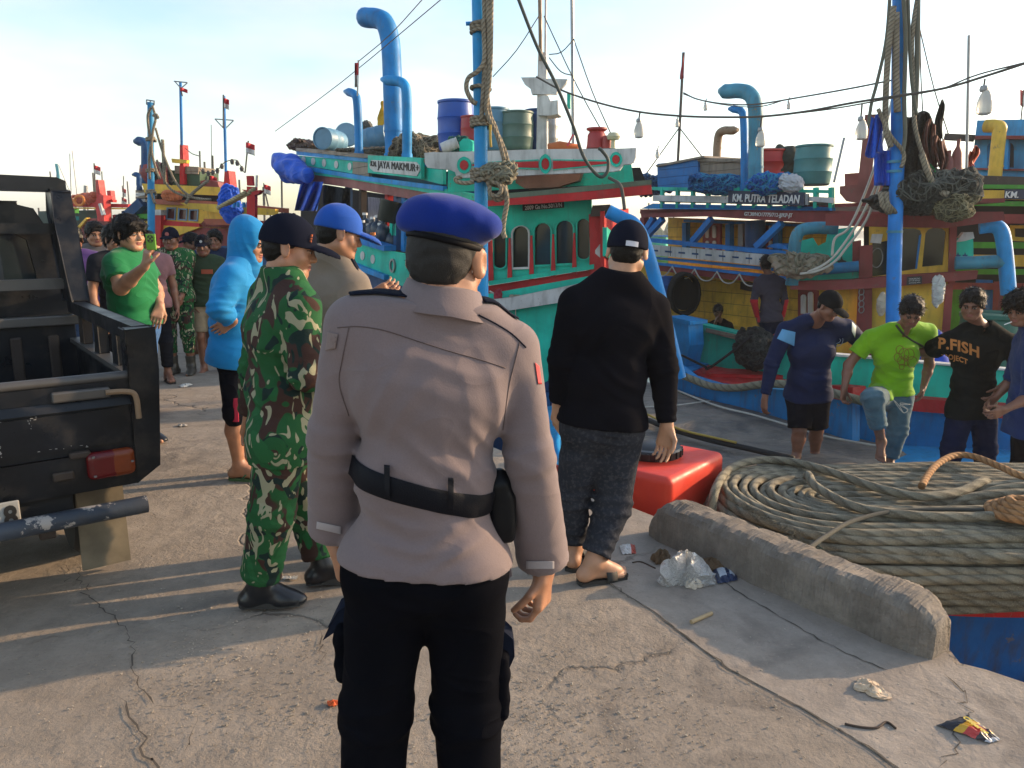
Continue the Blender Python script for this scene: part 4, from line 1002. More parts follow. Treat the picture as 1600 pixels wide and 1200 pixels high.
# wrap of blue tarp at the stern
T_=[(430,250,0),(440,246,1),(455,258,0)]
solid('tarpaulin',[[cone(MS.at(434,252,.3),MS.at(452,262,.3),.16,.22,k=.1),cone(MS.at(452,262,.3),MS.at(480,272,.3),.22,.12,k=.1),elli(MS.at(438,250,.25),(.16,.2,.12),k=.08),cone(MS.at(450,275,.3),MS.at(470,278,.3),.12,.08,k=.1)]],.03,M_tarp,None,noise=(.03,9),label='crumpled blue tarpaulin bundled over the stern rail of the teal boat',cat='tarpaulin')
m=MB();rows=[]
for i in range(9):
 t=i/8;rows.append([MS.at(470+35*u+(-10*t),283+4*u+t*46-3*u,.15+.12*math.sin(u*13+t*3)*(.4+t))for u in np.linspace(0,1,22)])
m.grid(rows,thick=(0,.01,0));m.build('tarp_curtain',M_tarp,None,'blue tarpaulin curtain hanging under the eave of the teal boat','tarpaulin',smooth=True)
m=MB();rows=[[MS.at(505+42*u,288+7*u+t*60,.05+.08*math.sin(u*11+t*2))for u in np.linspace(0,1,16)]for t in np.linspace(0,1,8)]
m.grid(rows,thick=(0,.01,0));m.build('tarp_curtain',M_dtarp,None,'dark grey tarpaulin hanging beside the blue curtain','tarpaulin',smooth=True)
# jugs and hanging bucket in the gallery
for i,(x,y)in enumerate(((567,367),(575,372),(583,362),(585,377),(595,372),(603,382),(599,365),(613,377),(590,360),(571,355))):
 c=MS.at(x,y,-.05-.1*(i%2));m=MB();m.lathe(c-Vector((0,0,.1)),[(.10,0),(.115,.03),(.115,.16),(.09,.21),(.04,.25),(.035,.3)],14);o=m.build('jerry_jug',plain('jug_dark',(.012,.03,.06),.35),None,'dark blue jug with white cap, %s from the left in the gallery'%('first','fourth','fifth','sixth','eighth','ninth','seventh','tenth','third','second')[i],'jug','dark jugs on the teal boat gallery',smooth='auto')
 m=MB();m.lathe(c+Vector((0,0,.2)),[(.045,0),(.045,.04)],12);m.build('cap',M_lett,o)
m=MB();c=MS.at(603,326,.1);m.lathe(c-Vector((0,0,.2)),[(.13,0),(.15,.03),(.16,.28),(.17,.3),(.17,.33),(.15,.33)],20,M=Matrix.Rotation(.25,4,'Y'));o=m.build('bucket',plain('dark_green_plastic',(.015,.022,.018),.5),None,'dark green bucket hanging in the gallery of the teal boat','bucket',smooth='auto')
# load on the roof of the teal boat
def onroof(x,y,off=-.5,F=MS):return F.at(x,y,off)
barrel(MS.at(548,222,-.7)+Vector((-.2,0,.0)),.20,.62,plain('lb_plastic',(.10,.24,.36),.45),'pale blue plastic drum lying on its side at the left end of the roof load',tilt=(R(90),Vector((.9,-.3,.0))),group=None)
barrel(MS.at(567,222,-.5),.21,.5,plain('lb_plastic',(.10,.24,.36),.45),'pale blue drum lying with its ribbed flank towards the thin exhaust pipe',tilt=(R(80),Vector((.3,.9,.1))))
barrel(MS.at(542,212,-.8),.22,.1,plain('lb_plastic2',(.16,.30,.42),.45),'round pale blue drum lid leaning on top of the lying drums',tilt=(R(80),Vector((1,.2,0))),name='drum_lid',cat='drum lid')
lump('scrap_pile',MS.at(476,228,-.3),(.35,.25,.12),paint('rust_scrap',(.09,.055,.04),.6),'rusty brown scrap pile at the stern end of the teal boat roof','scrap',seed=3)
lump('net_pile',MS.at(652,234,-.6),(.38,.3,.22),netm('brown_net_m',(.13,.105,.07)),'heap of brown netting beside the tall blue exhaust pipes','net',seed=4)
lump('net_pile',MS.at(600,240,-.7),(.8,.3,.09),cloth('brown_net',(.12,.10,.07)),'low flat layer of brown netting behind the name board','net',seed=5)
solid('cloth_flag',[[cone(MS.at(598,163,-.8),MS.at(600,190,-.8),.05,.09,k=.05),cone(MS.at(600,190,-.8),MS.at(606,207,-.8),.10,.10,k=.05),cone(MS.at(606,207,-.8),MS.at(602,228,-.8),.07,.03,k=.05)]],.015,cloth('yellow_cloth',(.62,.34,.02),fold=.8),None,noise=(.02,16),label='yellow cloth hung to dry between the exhaust pipes',cat='cloth')
lump('grey_cloth',MS.at(573,202,-.7),(.12,.1,.16),cloth('grey_cloth',(.13,.13,.12)),'grey cloth heap behind the lying blue drums','cloth',seed=6)
fl=bar(None,'flag_pole',M_steel,MS,(558.5,150),(560,94),.03,-.1,n=6);setp(fl,'thin pole with a limp red and white flag above the small exhaust pipe','flag')
def flag(parent,F,x,y,w,h,off=0,cols=None,sag=1.0,tilt=0):
 for i,c in enumerate(cols or(plain('flag_red',(.50,.02,.03),.8),plain('flag_white',(.68,.66,.62),.8))):
  m=MB();n=len(cols)if cols else 2
  rows=[[F.at(x+w*u,y+h*(i+v_)/n+tilt*u+sag*u*u*2,off+.04*math.sin(u*7+i))for u in np.linspace(0,1,9)]for v_ in np.linspace(0,1,4)]
  m.grid(rows,thick=(0,.006,0));m.build('flag_cloth',c,parent,smooth=True)
flag(fl,MS,560,98,-6,38,.0,sag=.2)
tb=MF
barrel(MF.at(713,236,-1.1),.26,.68,plain('royal_plastic',(.006,.07,.38),.4),'tall royal blue drum with a blue sack on top beside the rope-hung mast')
lump('blue_sack',MF.at(722,178,-1.1),(.13,.12,.13),M_tarp,'blue sack lying on the royal blue drum','sack',seed=8)
barrel(MF.at(737,236,-.8),.15,.46,plain('red_plastic',(.32,.012,.015),.4),'dark red bucket standing left of the rope-hung mast',name='bucket',cat='bucket')
barrel(MF.at(774,236,-1.0),.20,.57,plain('lb_plastic',(.10,.24,.36),.45),'pale blue drum standing right behind the rope-hung mast')
barrel(MF.at(808,236,-1.0),.225,.52,plain('greygreen_plastic',(.09,.155,.13),.5),'grey green drum standing in the middle of the roof load')
barrel(MF.at(838,236,-1.3),.17,.56,plain('navy_plastic',(.012,.05,.16),.5),'dark blue drum half hidden behind the white mast post')
barrel(MF.at(860,236,-1.2),.11,.52,M_steel,'slim grey steel drum right of the white mast post')
lump('green_bundle',MF.at(718,227,-.3),(.14,.12,.12),cloth('dark_green_cloth',(.01,.09,.07)),'dark green bundle beside the teal box on the roof','bundle',seed=9)
o=pl(None,'crate',M_teal2,MF,[(718,236),(718,222),(724,217),(733,217),(737,222),(737,236)],.3,off=-.1,label='teal painted box at the left end of the white beam',cat='box')
o=barrel(MF.at(690,232,.1),.07,.22,M_white,'white plastic tub lying left of the teal box',tilt=(R(70),Vector((0,1,0))),name='tub',cat='tub')
m=MB();m.lathe(MF.at(932,232,-.2),[(.13,0),(.12,.05),(.115,.16),(.09,.2),(.13,.225),(.13,.245)],20);m.build('pot',plain('pot_red',(.35,.03,.03),.5),None,'red pot with flared rim standing on the white beam end','pot',smooth='auto')
m=MB();m.lathe(MF.at(948,232,-.1),[(.06,0),(.06,.14),(.045,.15)],16);m.build('tin',plain('pot_red2',(.30,.03,.03),.5),None,'small red tin between the red pot and the mushroom vent','tin',smooth='auto')
m=MB();m.lathe(MF.at(958,232,0),[(.03,0),(.025,.1),(.07,.105),(.085,.14),(.06,.18),(.02,.19)],16);m.build('vent',plain('cream_paint',(.5,.48,.32),.5),None,'cream mushroom vent at the right end of the white beam','vent',smooth='auto')
m=MB();m.tube([MF.at(857,232,-.3),MF.at(875,229,-.3),MF.at(904,232,-.3)],[.06,.07,.05],10);m.build('rolled_cloth',cloth('orange_cloth',(.55,.16,.06)),None,'rolled orange cloth lying on the beam behind the mast','cloth',smooth=True)
m=MB();m.grid([[MF.at(885+3*u+9*t,228-18*t,-.2+.02*u)for u in(0,1)]for t in np.linspace(0,1,5)],thick=(0,.005,0));m.build('streamer',plain('pink_red',(.6,.05,.08),.7),None,'small red streamer by the whip pole','streamer')
# ===== big blue mast pole with hanging rope bundle (stands on the boat ahead)
PF=Face(700,7.6,820,7.6)
mast=empty('mast',PF.at(752,600),'bright blue mast pole wound with grey ropes standing above the blue beret','mast')
m=MB();m.tube([PF.at(755,780),PF.at(753,480),PF.at(751,200),PF.at(744,-180)],[.066,.066,.064,.058],18);m.build('pole',paint('mast_blue',(.006,.28,.64),.2,grime=.2),mast,smooth='auto')
m=MB();m.tube([PF.at(728,37,.02),PF.at(752,36,.02)],.018,8);m.build('peg',M_pipeb,mast,smooth='auto')
def pr_(l,off=0.0):return[PF.at(x,y,off+(l[i][2]if len(l[i])>2 else 0))for i,(x,y)in enumerate([(q[0],q[1])for q in l])]
RL='grey hawser hanging down the blue mast pole'
for k,l in enumerate(([(756,-30),(758,60),(757,110),(752,190)],[(762,-30),(764,60),(765,120),(760,160),(762,180),(778,215),(788,250)],[(765,-30),(766,80),(761,140),(768,190),(782,220),(792,248),(794,275)],
     [(755,30),(757,90),(748,110),(732,122),(729,140),(738,158),(745,162)],[(759,70),(760,130),(764,175),(774,200),(786,240)],[(768,-30),(767,60),(766,110)])):
 m=MB();m.tube(catmull(pr_(l,.09+.02*(k%2)),8),.022,9);m.build('hanging_rope',M_rope,mast,smooth=True)
def coil_round(c,ax_r,n,rr,h0,dz,jit=.01,nn=26):
 p=[]
 for i in range(n*nn):
  a=2*math.pi*i/nn;p.append(c+Vector((math.cos(a)*ax_r,math.sin(a)*ax_r,h0+dz*i/nn+random.gauss(0,jit*.2))))
 return p
for yy,n in((192,3),(46,3),(278,4),(133,1)):
 m=MB();m.tube(coil_round(PF.at(751,yy),.088,n,0,-.04,.03),.018,8);m.build('rope_lashing',M_rope,mast,smooth=True)
for k,l in enumerate(([(742,275),(758,268),(775,262),(786,262),(792,275),(788,285)],[(745,282),(765,278),(782,282),(790,296),(786,308),(776,312),(768,304)],[(760,288),(775,284),(788,296),(792,315),(788,340),(786,360),(789,372)],
     [(765,290),(766,303),(776,306),(783,298),(779,288),(768,284)],[(740,284),(728,286),(715,284),(712,279),(722,276)])):
 m=MB();m.tube(catmull(pr_(l,.12+.03*k),8),.024 if k<3 else.02,9);m.build('rope_knot',M_rope,mast,smooth=True)
lump('rope_bundle',PF.at(779,272,.1),(.13,.12,.10),M_rope,None,None,n=12,amp=.3,seed=11,parent=mast)
ropething(pr_([(766,195),(766,215),(767,230)],.2),.012,plain('yellow_cord',(.4,.28,.06),.9),'short yellow cord with a frayed end beside the mast')
# bent blue pipe that passes behind the black cap
BPF=Face(940,8.3,1080,8.3)
m=MB();m.tube(catmull([BPF.at(950,330),BPF.at(972,341),BPF.at(990,350),BPF.at(1004,372),BPF.at(1018,415),BPF.at(1040,500),BPF.at(1062,590)],8),.072,16)
m.build('davit_pipe',paint('davit_blue',(.004,.25,.66),.15),None,'thick bright blue bent davit pipe passing behind the black capped man','davit',smooth='auto')
ropething([PF.at(803,-20),PF.at(838,70),PF.at(868,130),PF.at(895,195),PF.at(912,245),PF.at(935,275),PF.at(948,270),PF.at(950,250),PF.at(940,235),PF.at(935,232)],.016,plain('black_hose',(.05,.06,.05),.6),'dark hose looping down from above onto the teal boat roof',cat='hose')
ropething([MF.at(952,278,.5),MF.at(968,288,.8),MF.at(973,305,.8),MF.at(976,328,.8)],.02,M_line,'dark hose end dangling over the red roof rim',cat='hose')
ropething([MF.at(765,455,.2),MF.at(790,468,.2),MF.at(806,472,.2),MF.at(850,462,.2),MF.at(890,447,.2)],.012,M_lline,'thin pale rope slung along the white band of the teal hull')
ropething([MF.at(806,468,.25),MF.at(806,500,.25),MF.at(812,540,.25)],.007,M_lline,'thin pale line dangling straight down the teal hull')
lump('rope_knot',MF.at(806,470,.25),(.07,.05,.08),M_rope,'small knotted clump of rope on the white band of the teal hull','knot',seed=12)
lump('red_cloth',MF.at(779,467,.22),(.05,.04,.13),cloth('red_rag',(.30,.03,.05),fold=.8),'red cloth rag hanging on the white hull band','rag',seed=13)
# ===== yellow and maroon boat on the right, its side and wheelhouse front
TS=Face(1000,15.0,1300,11.4);TF=Face(1290,10.9,1580,10.0);HB=Face(1060,10.0,1330,7.6);HB2=Face(1330,7.6,1700,7.25)
HBL=paint('hull_blue',(.006,.20,.50),.35,grime=.7)
BT=empty('fishing_boat',V(1250,640,11),'yellow and maroon fishing boat with a blue hull and a navy name board','fishing boat')
pl(BT,'roof_fascia',M_mar,TS,[(1000,327),(1100,326),(1250,328),(1380,331),(1380,352),(1290,350),(1180,343),(1100,338),(1002,340)],.12)
pl(BT,'roof_fascia',M_mar,TF,[(1290,334),(1400,333),(1480,331),(1568,331),(1570,344),(1520,351),(1480,356),(1400,355),(1290,352)],.12,off=.55)
pl(BT,'roof_plank',M_mar,TF,[(1378,340),(1414,340),(1414,352),(1378,352)],.02,off=.58)
m=MB();q0,q1=TS.at(1000,327),TS.at(1380,331);q2,q3=TF.at(1568,331,.5),TF.at(1568,331,.5)+Vector((1.0,6,0))
m.prism([Vector((p.x,p.y,2.02))for p in(q0,q1,TF.at(1400,333,.5),q2,q3,q0+Vector((3,4,0)))],(0,0,-.05));m.build('roof',M_mar,BT)
pl(BT,'roof_edge',M_lblue,TS,[(1020,318),(1300,324),(1300,329),(1002,326)],.08,off=.05)
for(a,b,mt)in(((1018,292),(1300,297),M_teal),((1030,320),(1296,324),M_blue),((1030,311),(1296,316),M_dwood)):
 pl(BT,'top_rail',mt,TS,[a,(b[0],b[1]),(b[0],b[1]+5),(a[0],a[1]+5)],.05,off=.05)
for a,b in((1020,1137),(1262,1301)):pl(BT,'rail_board',M_white,TS,[(a,305+(a-1020)*.01),(b,305+(b-1020)*.015),(b,317),(a,314)],.04,off=.09)
for x in range(1035,1300,24):bar(BT,'rail_post',M_teal,TS,(x,293),(x,325),.06,.03)
nb=pl(BT,'name_board',plain('navy_board',(.02,.035,.07),.5),TS,[(1138,298),(1256,301),(1256,321),(1138,318)],.04,off=.13)
wtext(nb,'KM. PUTRA TELADAN',TS,(1145,309),(1249,311.5),12,off=.14,bold=.022,name='boat_name')
wtext(BT,'GT.30/NO17775/712-JJ/KP-JT',TS,(1163,335),(1238,337.5),7.5,off=.012,bold=.012,name='registration')
for a in(1258,):pl(BT,'bracket',M_steel,TS,[(a,303),(a+4,303),(a+4,320),(a,320)],.03,off=.12)
# upper deck wall, doors, braces
pl(BT,'upper_wall',M_yel,TS,[(1044,340),(1300,350),(1330,470),(1044,430)],.06,off=-1.0)
pl(BT,'eave_beam',M_blue,TS,[(1068,343),(1250,350),(1250,354),(1068,347)],.06,off=-.9)
for a,b in((1072,348),(1140,350),(1215,352),(1160,350)):bar(BT,'wall_post',M_blue if a!=1160 else M_steel,TS,(a,b),(a,b+50),.11,-.9)
m=MB();m.tube([TS.at(1180,345,-.6),TS.at(1180,400,-.6)],.17,14);m.build('vent_trunk',M_dblue,BT,smooth='auto')
for a in(1098,1168,1186):
 pl(BT,'door',M_mar,TS,[(a,347),(a+27,349),(a+27,400),(a,398)],.05,off=-.93)
 for b in(4,15):
  for y0,y1 in((352,372),(376,392)):pl(BT,'door_panel',M_white,TS,arch(a+b,a+b+5,y0,y1,True,5),.02,off=-.91,bevel=0)
for a,b in(((1112,342),(1082,378)),((1222,348),(1182,386)),((1022,340),(1008,362)),((1036,342),(1008,372))):bar(BT,'brace',M_blue,TS,a,b,.10,-.05)
bar(BT,'roof_post',M_mar,TS,(1007,340),(1006,375),.12,-.05)
pl(BT,'gallery_rail',M_blue,TS,[(1012,372),(1130,383),(1232,393),(1232,400),(1130,390),(1012,378)],.10,off=.05)
gr=pl(BT,'gallery_board',M_white,TS,[(1012,382),(1120,391),(1223,400),(1223,419),(1120,408),(1012,398)],.04,off=.10)
for i in range(10):
 x=1018+i*21;y=391+i*1.75;pl(gr,'slot',M_dblue,TS,[(x,y-1.3),(x+10,y-.5),(x+10,y+2.2),(x,y+1.4)],.01,off=.105,bevel=0)
for i in range(5):x=1030+i*41;pl(gr,'joint',M_dwood,TS,[(x+17,385+i*4),(x+17.8,385+i*4),(x+17.8,400+i*4),(x+17,400+i*4)],.01,off=.103,bevel=0)
for q in(0,12):pl(BT,'lower_rail',M_blue,TS,[(1012,400+q*.7),(1235,421+q),(1235,426+q),(1012,404+q*.7)],.06,off=.05)
pl(BT,'deck_band',M_mar,TS,[(1012,409),(1235,434),(1235,446),(1125,435),(1012,421)],.1,off=.02)
for i in range(6):
 x=1015+i*35;ropething([TS.at(x,412+i*4,.15),TS.at(x+10,428+i*4,.15),TS.at(x+24,430+i*4,.15),TS.at(x+36,416+i*4,.15)],.012,M_lline,None,parent=BT,name='draped_rope')
pl(BT,'lower_wall',M_yel,TS,[(1000,415),(1240,440),(1320,450),(1320,620),(1000,560)],.06,off=-.35)
pl(BT,'cabin_shelf',M_yelp,TS,[(1045,487),(1200,520),(1200,523),(1045,490)],.2,off=-.25)
pl(BT,'dark_hatch',M_dwood,TS,[(1157,440),(1178,443),(1178,456),(1157,452)],.1,off=-.28)
pl(BT,'small_door',M_mar,TS,[(1247,450),(1283,455),(1283,530),(1247,520)],.05,off=-.3)
for a in(1251,1262):pl(BT,'door_panel',M_white,TS,arch(a,a+8,460 if a==1251 else 456,490,False,5),.02,off=-.27,bevel=0)
# fender wheel hanging on the wall
m=MB();c=TS.at(1066,458,.1)
for k in range(11):m.tube([c+Vector((math.cos(a)*.25,-.03*k+random.gauss(0,.01),math.sin(a)*.36))*(1-.03*(k%3))for a in np.linspace(0,2*math.pi,26)[:-1]],.025,6,closed=True)
m.prism([c+Vector((math.cos(a)*.2,-.02,math.sin(a)*.3))for a in np.linspace(0,6.28,20)[:-1]],(0,-.10,0));m.build('rope_reel',plain('black_rope',(.012,.012,.010),.95,bump=.6,bs=200),None,'black coil of line hung on the yellow cabin wall','coil',smooth=True)
barrel(TS.at(1040,470,.1),.16,.45,plain('float_blue',(.01,.12,.42),.5),'blue float drum hanging beside the black coil of line',name='float_drum',cat='float')
barrel(TS.at(1018,470,.1),.13,.4,plain('red_plastic',(.32,.012,.015),.4),'red tank behind the shoulder of the black capped man',name='tank',cat='tank')
# foredeck: bulwark, hatch, hull with rubbing rope
m=MB();m.prism([G(x,y,-.44)for x,y in((1045,600),(1045,545),(1240,545),(1500,560),(1800,570),(1800,640),(1332,626),(1200,612))],(0,0,-.08));m.build('deck',M_dwood,BT)
BW=Face(1060,12.2,1240,10.4)
pl(BT,'inner_bulwark',M_teal,BW,[(1070,508),(1072,503),(1155,523),(1240,545),(1240,640),(1060,592),(1060,508)],.08)
pl(BT,'bulwark_cap',M_teal2,BW,[(1068,501),(1155,521),(1240,541),(1240,546),(1155,527),(1068,507)],.2,off=.12);pl(BT,'worn_cap',M_wood,BW,[(1103,513),(1153,524),(1153,531),(1103,519)],.12,off=.16)
m=MB();z=-.37
hq=[G(1078,577,z),G(1100,562,z),G(1230,578,z),G(1360,600,z),G(1360,630,z),G(1200,607,z),G(1110,597,z)]
m.prism([q+Vector((0,0,.0))for q in hq],(0,0,-.25));m.build('hatch_cover',M_red,BT,bevel=.02)
m=MB();h2=[q+Vector((0,0,.05))for q in[G(1095,580,z),G(1225,585,z),G(1225,592,z),G(1110,589,z)]];m.prism(h2,(0,0,-.1));m.build('hatch_batten',M_red,BT,bevel=.01)
hp_=[(1040,585),(1060,572),(1080,588),(1120,600),(1180,606),(1240,610),(1300,618),(1400,636),(1700,660)]
pl(BT,'hull_side',HBL,HB,hp_[:7]+[(1332,624),(1332,800),(1040,800)],.10);pl(BT,'hull_side',HBL,HB2,[(1332,624),(1400,636),(1700,660),(1700,900),(1332,800)],.10)
pl(BT,'gunwale',M_red,HB,[(1225,596),(1332,606),(1332,628),(1300,622),(1225,608)],.18,off=.05);pl(BT,'gunwale',M_red,HB2,[(1332,606),(1420,622),(1700,645),(1700,664),(1400,640),(1332,628)],.18,off=.08)
pl(BT,'outer_bulwark',M_teal2,HB2,[(1285,555),(1360,561),(1480,572),(1700,590),(1700,646),(1420,624),(1300,606)],.06,off=-.1);pl(BT,'bulwark_cap',M_white,HB2,[(1285,552),(1360,558),(1480,569),(1700,587),(1700,590),(1360,561),(1285,555)],.14,off=-.06)
ropething([HB.at(1052,582,.12),HB.at(1075,590,.12),HB.at(1110,603,.12),HB.at(1150,606,.12),HB.at(1200,600,.12),HB.at(1260,604,.12),HB.at(1330,622,.12),HB2.at(1400,640,.12)],.045,M_ropeg,'thick fender rope draped along the blue hull side under the red hatch',n=12)
po=pl(BT,'stem_post',M_lblue,BW,[(1046,497),(1075,503),(1077,540),(1064,600),(1046,640)],.3,off=.5);pl(BT,'stem_cap',M_lblue,BW,[(1040,494),(1078,502),(1078,508),(1040,500)],.36,off=.53)
pl(BT,'stem_hull',M_bluep,Face(1010,10.2,1080,10.6),[(1030,560),(1062,570),(1085,590),(1090,640),(1040,660),(1020,640)],.1)
# left bow part: blue shelf and the pipe support
m=MB();m.prism([G(1070,570,-.35),G(1098,560,-.35),G(1112,566,-.35),G(1080,580,-.35)],(0,0,-.1));m.build('bow_shelf',M_lblue,BT)
# black lines and net heap by the bulwark
ropething([BW.at(1065,555,.7),BW.at(1100,572,.7),BW.at(1108,575,.7),BW.at(1150,545,.6),BW.at(1175,525,.5)],.018,M_dark,'black mooring line crossing the green bulwark of the yellow boat')
lump('net_heap',BW.at(1180,545,.3),(.26,.2,.30),netm('black_net',(.015,.017,.016)),'heap of black net behind the standing man with red sleeves','net',seed=14)
lump('red_float',TS.at(1218,535,.8),(.17,.17,.2),plain('float_red',(.45,.02,.02),.5),'red float beside the man with red sleeves','float',seed=15,amp=.05)
# wheelhouse front
w1=[(1402,425),(1402,370),(1405,361),(1412,357),(1428,357),(1438,360),(1440,366),(1433,420)];w2=[(1441,417),(1446,365),(1450,359),(1458,356),(1472,357),(1478,362),(1473,414)];w0=[(1363,432),(1363,380),(1388,376),(1389,429)]
pl(BT,'wheelhouse_wall',M_yelp,TF,[(1358,350),(1488,350),(1484,425),(1358,436)],.06,holes=[w0,w1,w2])
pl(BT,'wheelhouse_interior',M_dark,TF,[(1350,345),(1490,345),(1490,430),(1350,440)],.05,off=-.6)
for w in(w0,w1,w2):pl(BT,'window',M_glass,TF,w,.01,off=-.05,bevel=0)
pl(BT,'window_edge',M_blue,TF,[(1436,368),(1440,366),(1433,420),(1430,421)],.03,off=-.01,bevel=0)
m=MB();c=TF.at(1370,403,-.02);m.tube([c+Vector((math.cos(a)*.08,0,math.sin(a)*.13))for a in np.linspace(0,6.28,22)[:-1]],.008,6,closed=True);m.build('wheel_ring',M_steel,BT,smooth=True)
pl(BT,'post',M_mar,TF,[(1344,385),(1363,383),(1361,600),(1334,600)],.15,off=.1);pl(BT,'post',M_mar,TF,[(1484,352),(1495,352),(1492,445),(1482,445)],.15,off=.12);pl(BT,'post',M_mar,TF,[(1478,445),(1489,445),(1484,520),(1472,520)],.15,off=.06)
pl(BT,'post',M_mar,TF,[(1332,378),(1345,376),(1345,440),(1332,440)],.3,off=-.1)
pl(BT,'cross_beam',M_mar,TF,[(1235,440),(1330,437),(1380,432),(1528,423),(1526,436),(1380,449),(1300,453),(1235,452)],.15,off=.25)
pl(BT,'lower_front',M_yelp,TF,[(1360,445),(1484,438),(1480,620),(1360,620)],.06,off=.0);pl(BT,'lower_front',M_yelp,TF,[(1280,446),(1352,446),(1352,620),(1280,620)],.06,off=-.2)
bd=pl(BT,'notice_plate',M_black,TF,[(1418,433),(1440,432),(1440,443),(1417,445)],.02,off=.28)
for i in range(3):wtext(bd,('WARUNG NO.','GT.30 KP-JT','JUWANA PATI')[i],TF,(1420,436+i*3.3),(1438,435+i*3.3),2.2,off=.285)
for i,y in enumerate((456,465,475,484)):m=MB();c=TF.at(1346,y,.14);m.tube([c+Vector((math.cos(a)*.035,0,math.sin(a)*.045))for a in np.linspace(0,6.28,14)[:-1]],.007,6,closed=True);m.build('chain_link',M_steel,BT,smooth=True)
pl(BT,'switch_box',M_white,TF,[(1363,366),(1379,366),(1376,380),(1360,379)],.1,off=.1)
# teal panels, pipe and winch between side and front
pl(BT,'teal_panel',M_teal2,TF,[(1246,377),(1270,372),(1278,384),(1290,378),(1294,360),(1334,355),(1335,420),(1246,422)],.05,off=-.35)
for x,y in((1315,408),):pl(BT,'star_cut',M_dwood,TF,[(x,y-8),(x+2,y-2),(x+8,y),(x+3,y+4),(x+3,y+12),(x-3,y+12),(x-3,y+4),(x-8,y),(x-2,y-2)],.02,off=-.33,bevel=0)
pl(BT,'teal_base',M_teal,TF,[(1246,424),(1345,420),(1345,438),(1246,440)],.3,off=.0)
m=MB();m.tube([TF.at(1255,424,.2),TF.at(1342,416,.2)],.075,14);m.build('winch_drum',paint('rusty_blue',(.02,.2,.4),.5,(.13,.08,.05)),BT,smooth='auto')
exhaust(BT,[TF.at(1238,445,.2),TF.at(1240,410,.2),TF.at(1243,375,.2),TF.at(1252,360,.2),TF.at(1275,356,.2),TF.at(1310,357,.2)],.085,M_pipeg,'bent_pipe',cut=False)
pl(BT,'blue_hood',M_blue,TS,[(1198,386),(1203,382),(1215,380),(1226,383),(1232,390)],.3,off=-.1)
lump('rope_tangle',TF.at(1250,416,.5),(.33,.2,.16),M_rope,'tangle of grey rope heaped on the rail beside the bent blue pipe','rope',n=16,seed=16,amp=.4)
for k,l in enumerate(([(1400,130),(1370,250),(1330,350),(1305,372),(1300,400)],[(1402,180),(1380,260),(1345,340),(1308,395),(1285,415),(1262,425)],[(1398,200),(1360,330),(1320,390),(1300,412),(1275,424),(1250,428)])):
 ropething([TF.at(x,y,.9)for x,y in l],.016,M_lline,('pale stay rope running from the right mast to the rail, highest of three','pale stay rope running from the right mast to the rail, middle of three','pale stay rope running from the right mast to the rail, lowest of three')[k])
o=lump('plastic_bag',TF.at(1465,455,.35),(.07,.06,.22),plain('white_film',(.55,.54,.52),.5,bump=.7,bs=20),'white plastic bag hanging from the maroon cross beam','bag',seed=17)
lump('plastic_bag',TF.at(1378,475,.3),(.06,.05,.17),plain('white_film2',(.5,.44,.35),.5,bump=.7,bs=20),'dusty plastic bag hanging low left of the right mast pole','bag',seed=18)
ro=pl(BT,'lantern_house',M_teal2,TF,[(1494,372),(1520,372),(1521,418),(1494,420)],.3,off=.0);pl(ro,'roof',M_white,TF,[(1494,378),(1506,363),(1520,363),(1522,372),(1508,376)],.32,off=.03)
for x in(1497,1508):pl(ro,'star',M_dblue,TF,[(x,394),(x+1.5,398),(x+5,398),(x+2.5,401),(x+4,406),(x,403),(x-4,406),(x-2.5,401),(x-5,398),(x-1.5,398)],.01,off=.01,bevel=0)
for l,r_ in(([(1492,411),(1530,410),(1562,409),(1573,415)],.085),([(1530,355),(1548,353),(1560,356),(1567,370),(1572,410),(1576,460)],.09)):m=MB();m.tube(catmull([TF.at(x,y,.3)for x,y in l],6),r_,14);m.build('bow_pipe',M_pipeg if r_<.09 else M_lblue,BT,smooth='auto')
# roof load of the yellow boat
o=pl(None,'box',paint('box_blue',(.01,.17,.48),.35,plank=.14),TS,[(1027,256),(1090,250),(1092,298),(1028,298)],.9,off=-.15,label='big blue plank box at the left end of the roof of the yellow boat',cat='box')
pl(o,'lid',M_wood,TS,[(1024,258),(1100,243),(1101,246),(1026,261)],.95,off=-.1)
o=pl(None,'box',M_wood,TS,[(1092,252),(1163,252),(1163,298),(1093,298)],.8,off=-.2,label='weathered grey plank box beside the blue plank box',cat='box');pl(o,'lid',M_wood,TS,[(1090,247),(1164,248),(1164,253),(1090,252)],.85,off=-.15)
for i,(x,w,c)in enumerate(((1125,.45,(.012,.12,.34)),(1203,.32,(.01,.12,.50)))):lump('net_bundle',TS.at(x,289,.1),(w,.22,.17),netm('net_blue%d'%i,c),('long bundle of blue net in front of the grey plank box','bright blue net bundle in front of the red drum')[i],'net',n=14,seed=20+i)
lump('net_bundle',TS.at(1012,290,-.4),(.45,.3,.2),netm('net_dblue',(.012,.06,.14)),'dark blue net heap left of the blue plank box','net',seed=23)
barrel(TS.at(1196,287,-.6)+Vector((0,0,-.05)),.40,.58,plain('red_tank',(.50,.02,.015),.4),'red plastic tank standing behind the tall bent exhaust',lid=plain('dark_lid',(.03,.03,.025),.6),name='tank',cat='tank')
lump('dark_cover',TS.at(1232,262,-.8),(.38,.25,.35),cloth('olive_tarp',(.05,.055,.045),fold=.7),'dark olive tarpaulin draped between the red tank and the teal drum','tarpaulin',seed=24,amp=.1)
barrel(TS.at(1268,290,-.4),.28,.60,plain('teal_plastic',(.05,.20,.20),.5),'grey teal drum standing at the right of the roof load')
lump('white_sack',TS.at(1238,287,.1),(.17,.12,.14),plain('sack',(.45,.47,.5),.8,bump=.6,bs=12),'white sack in front of the grey teal drum','sack',seed=25)
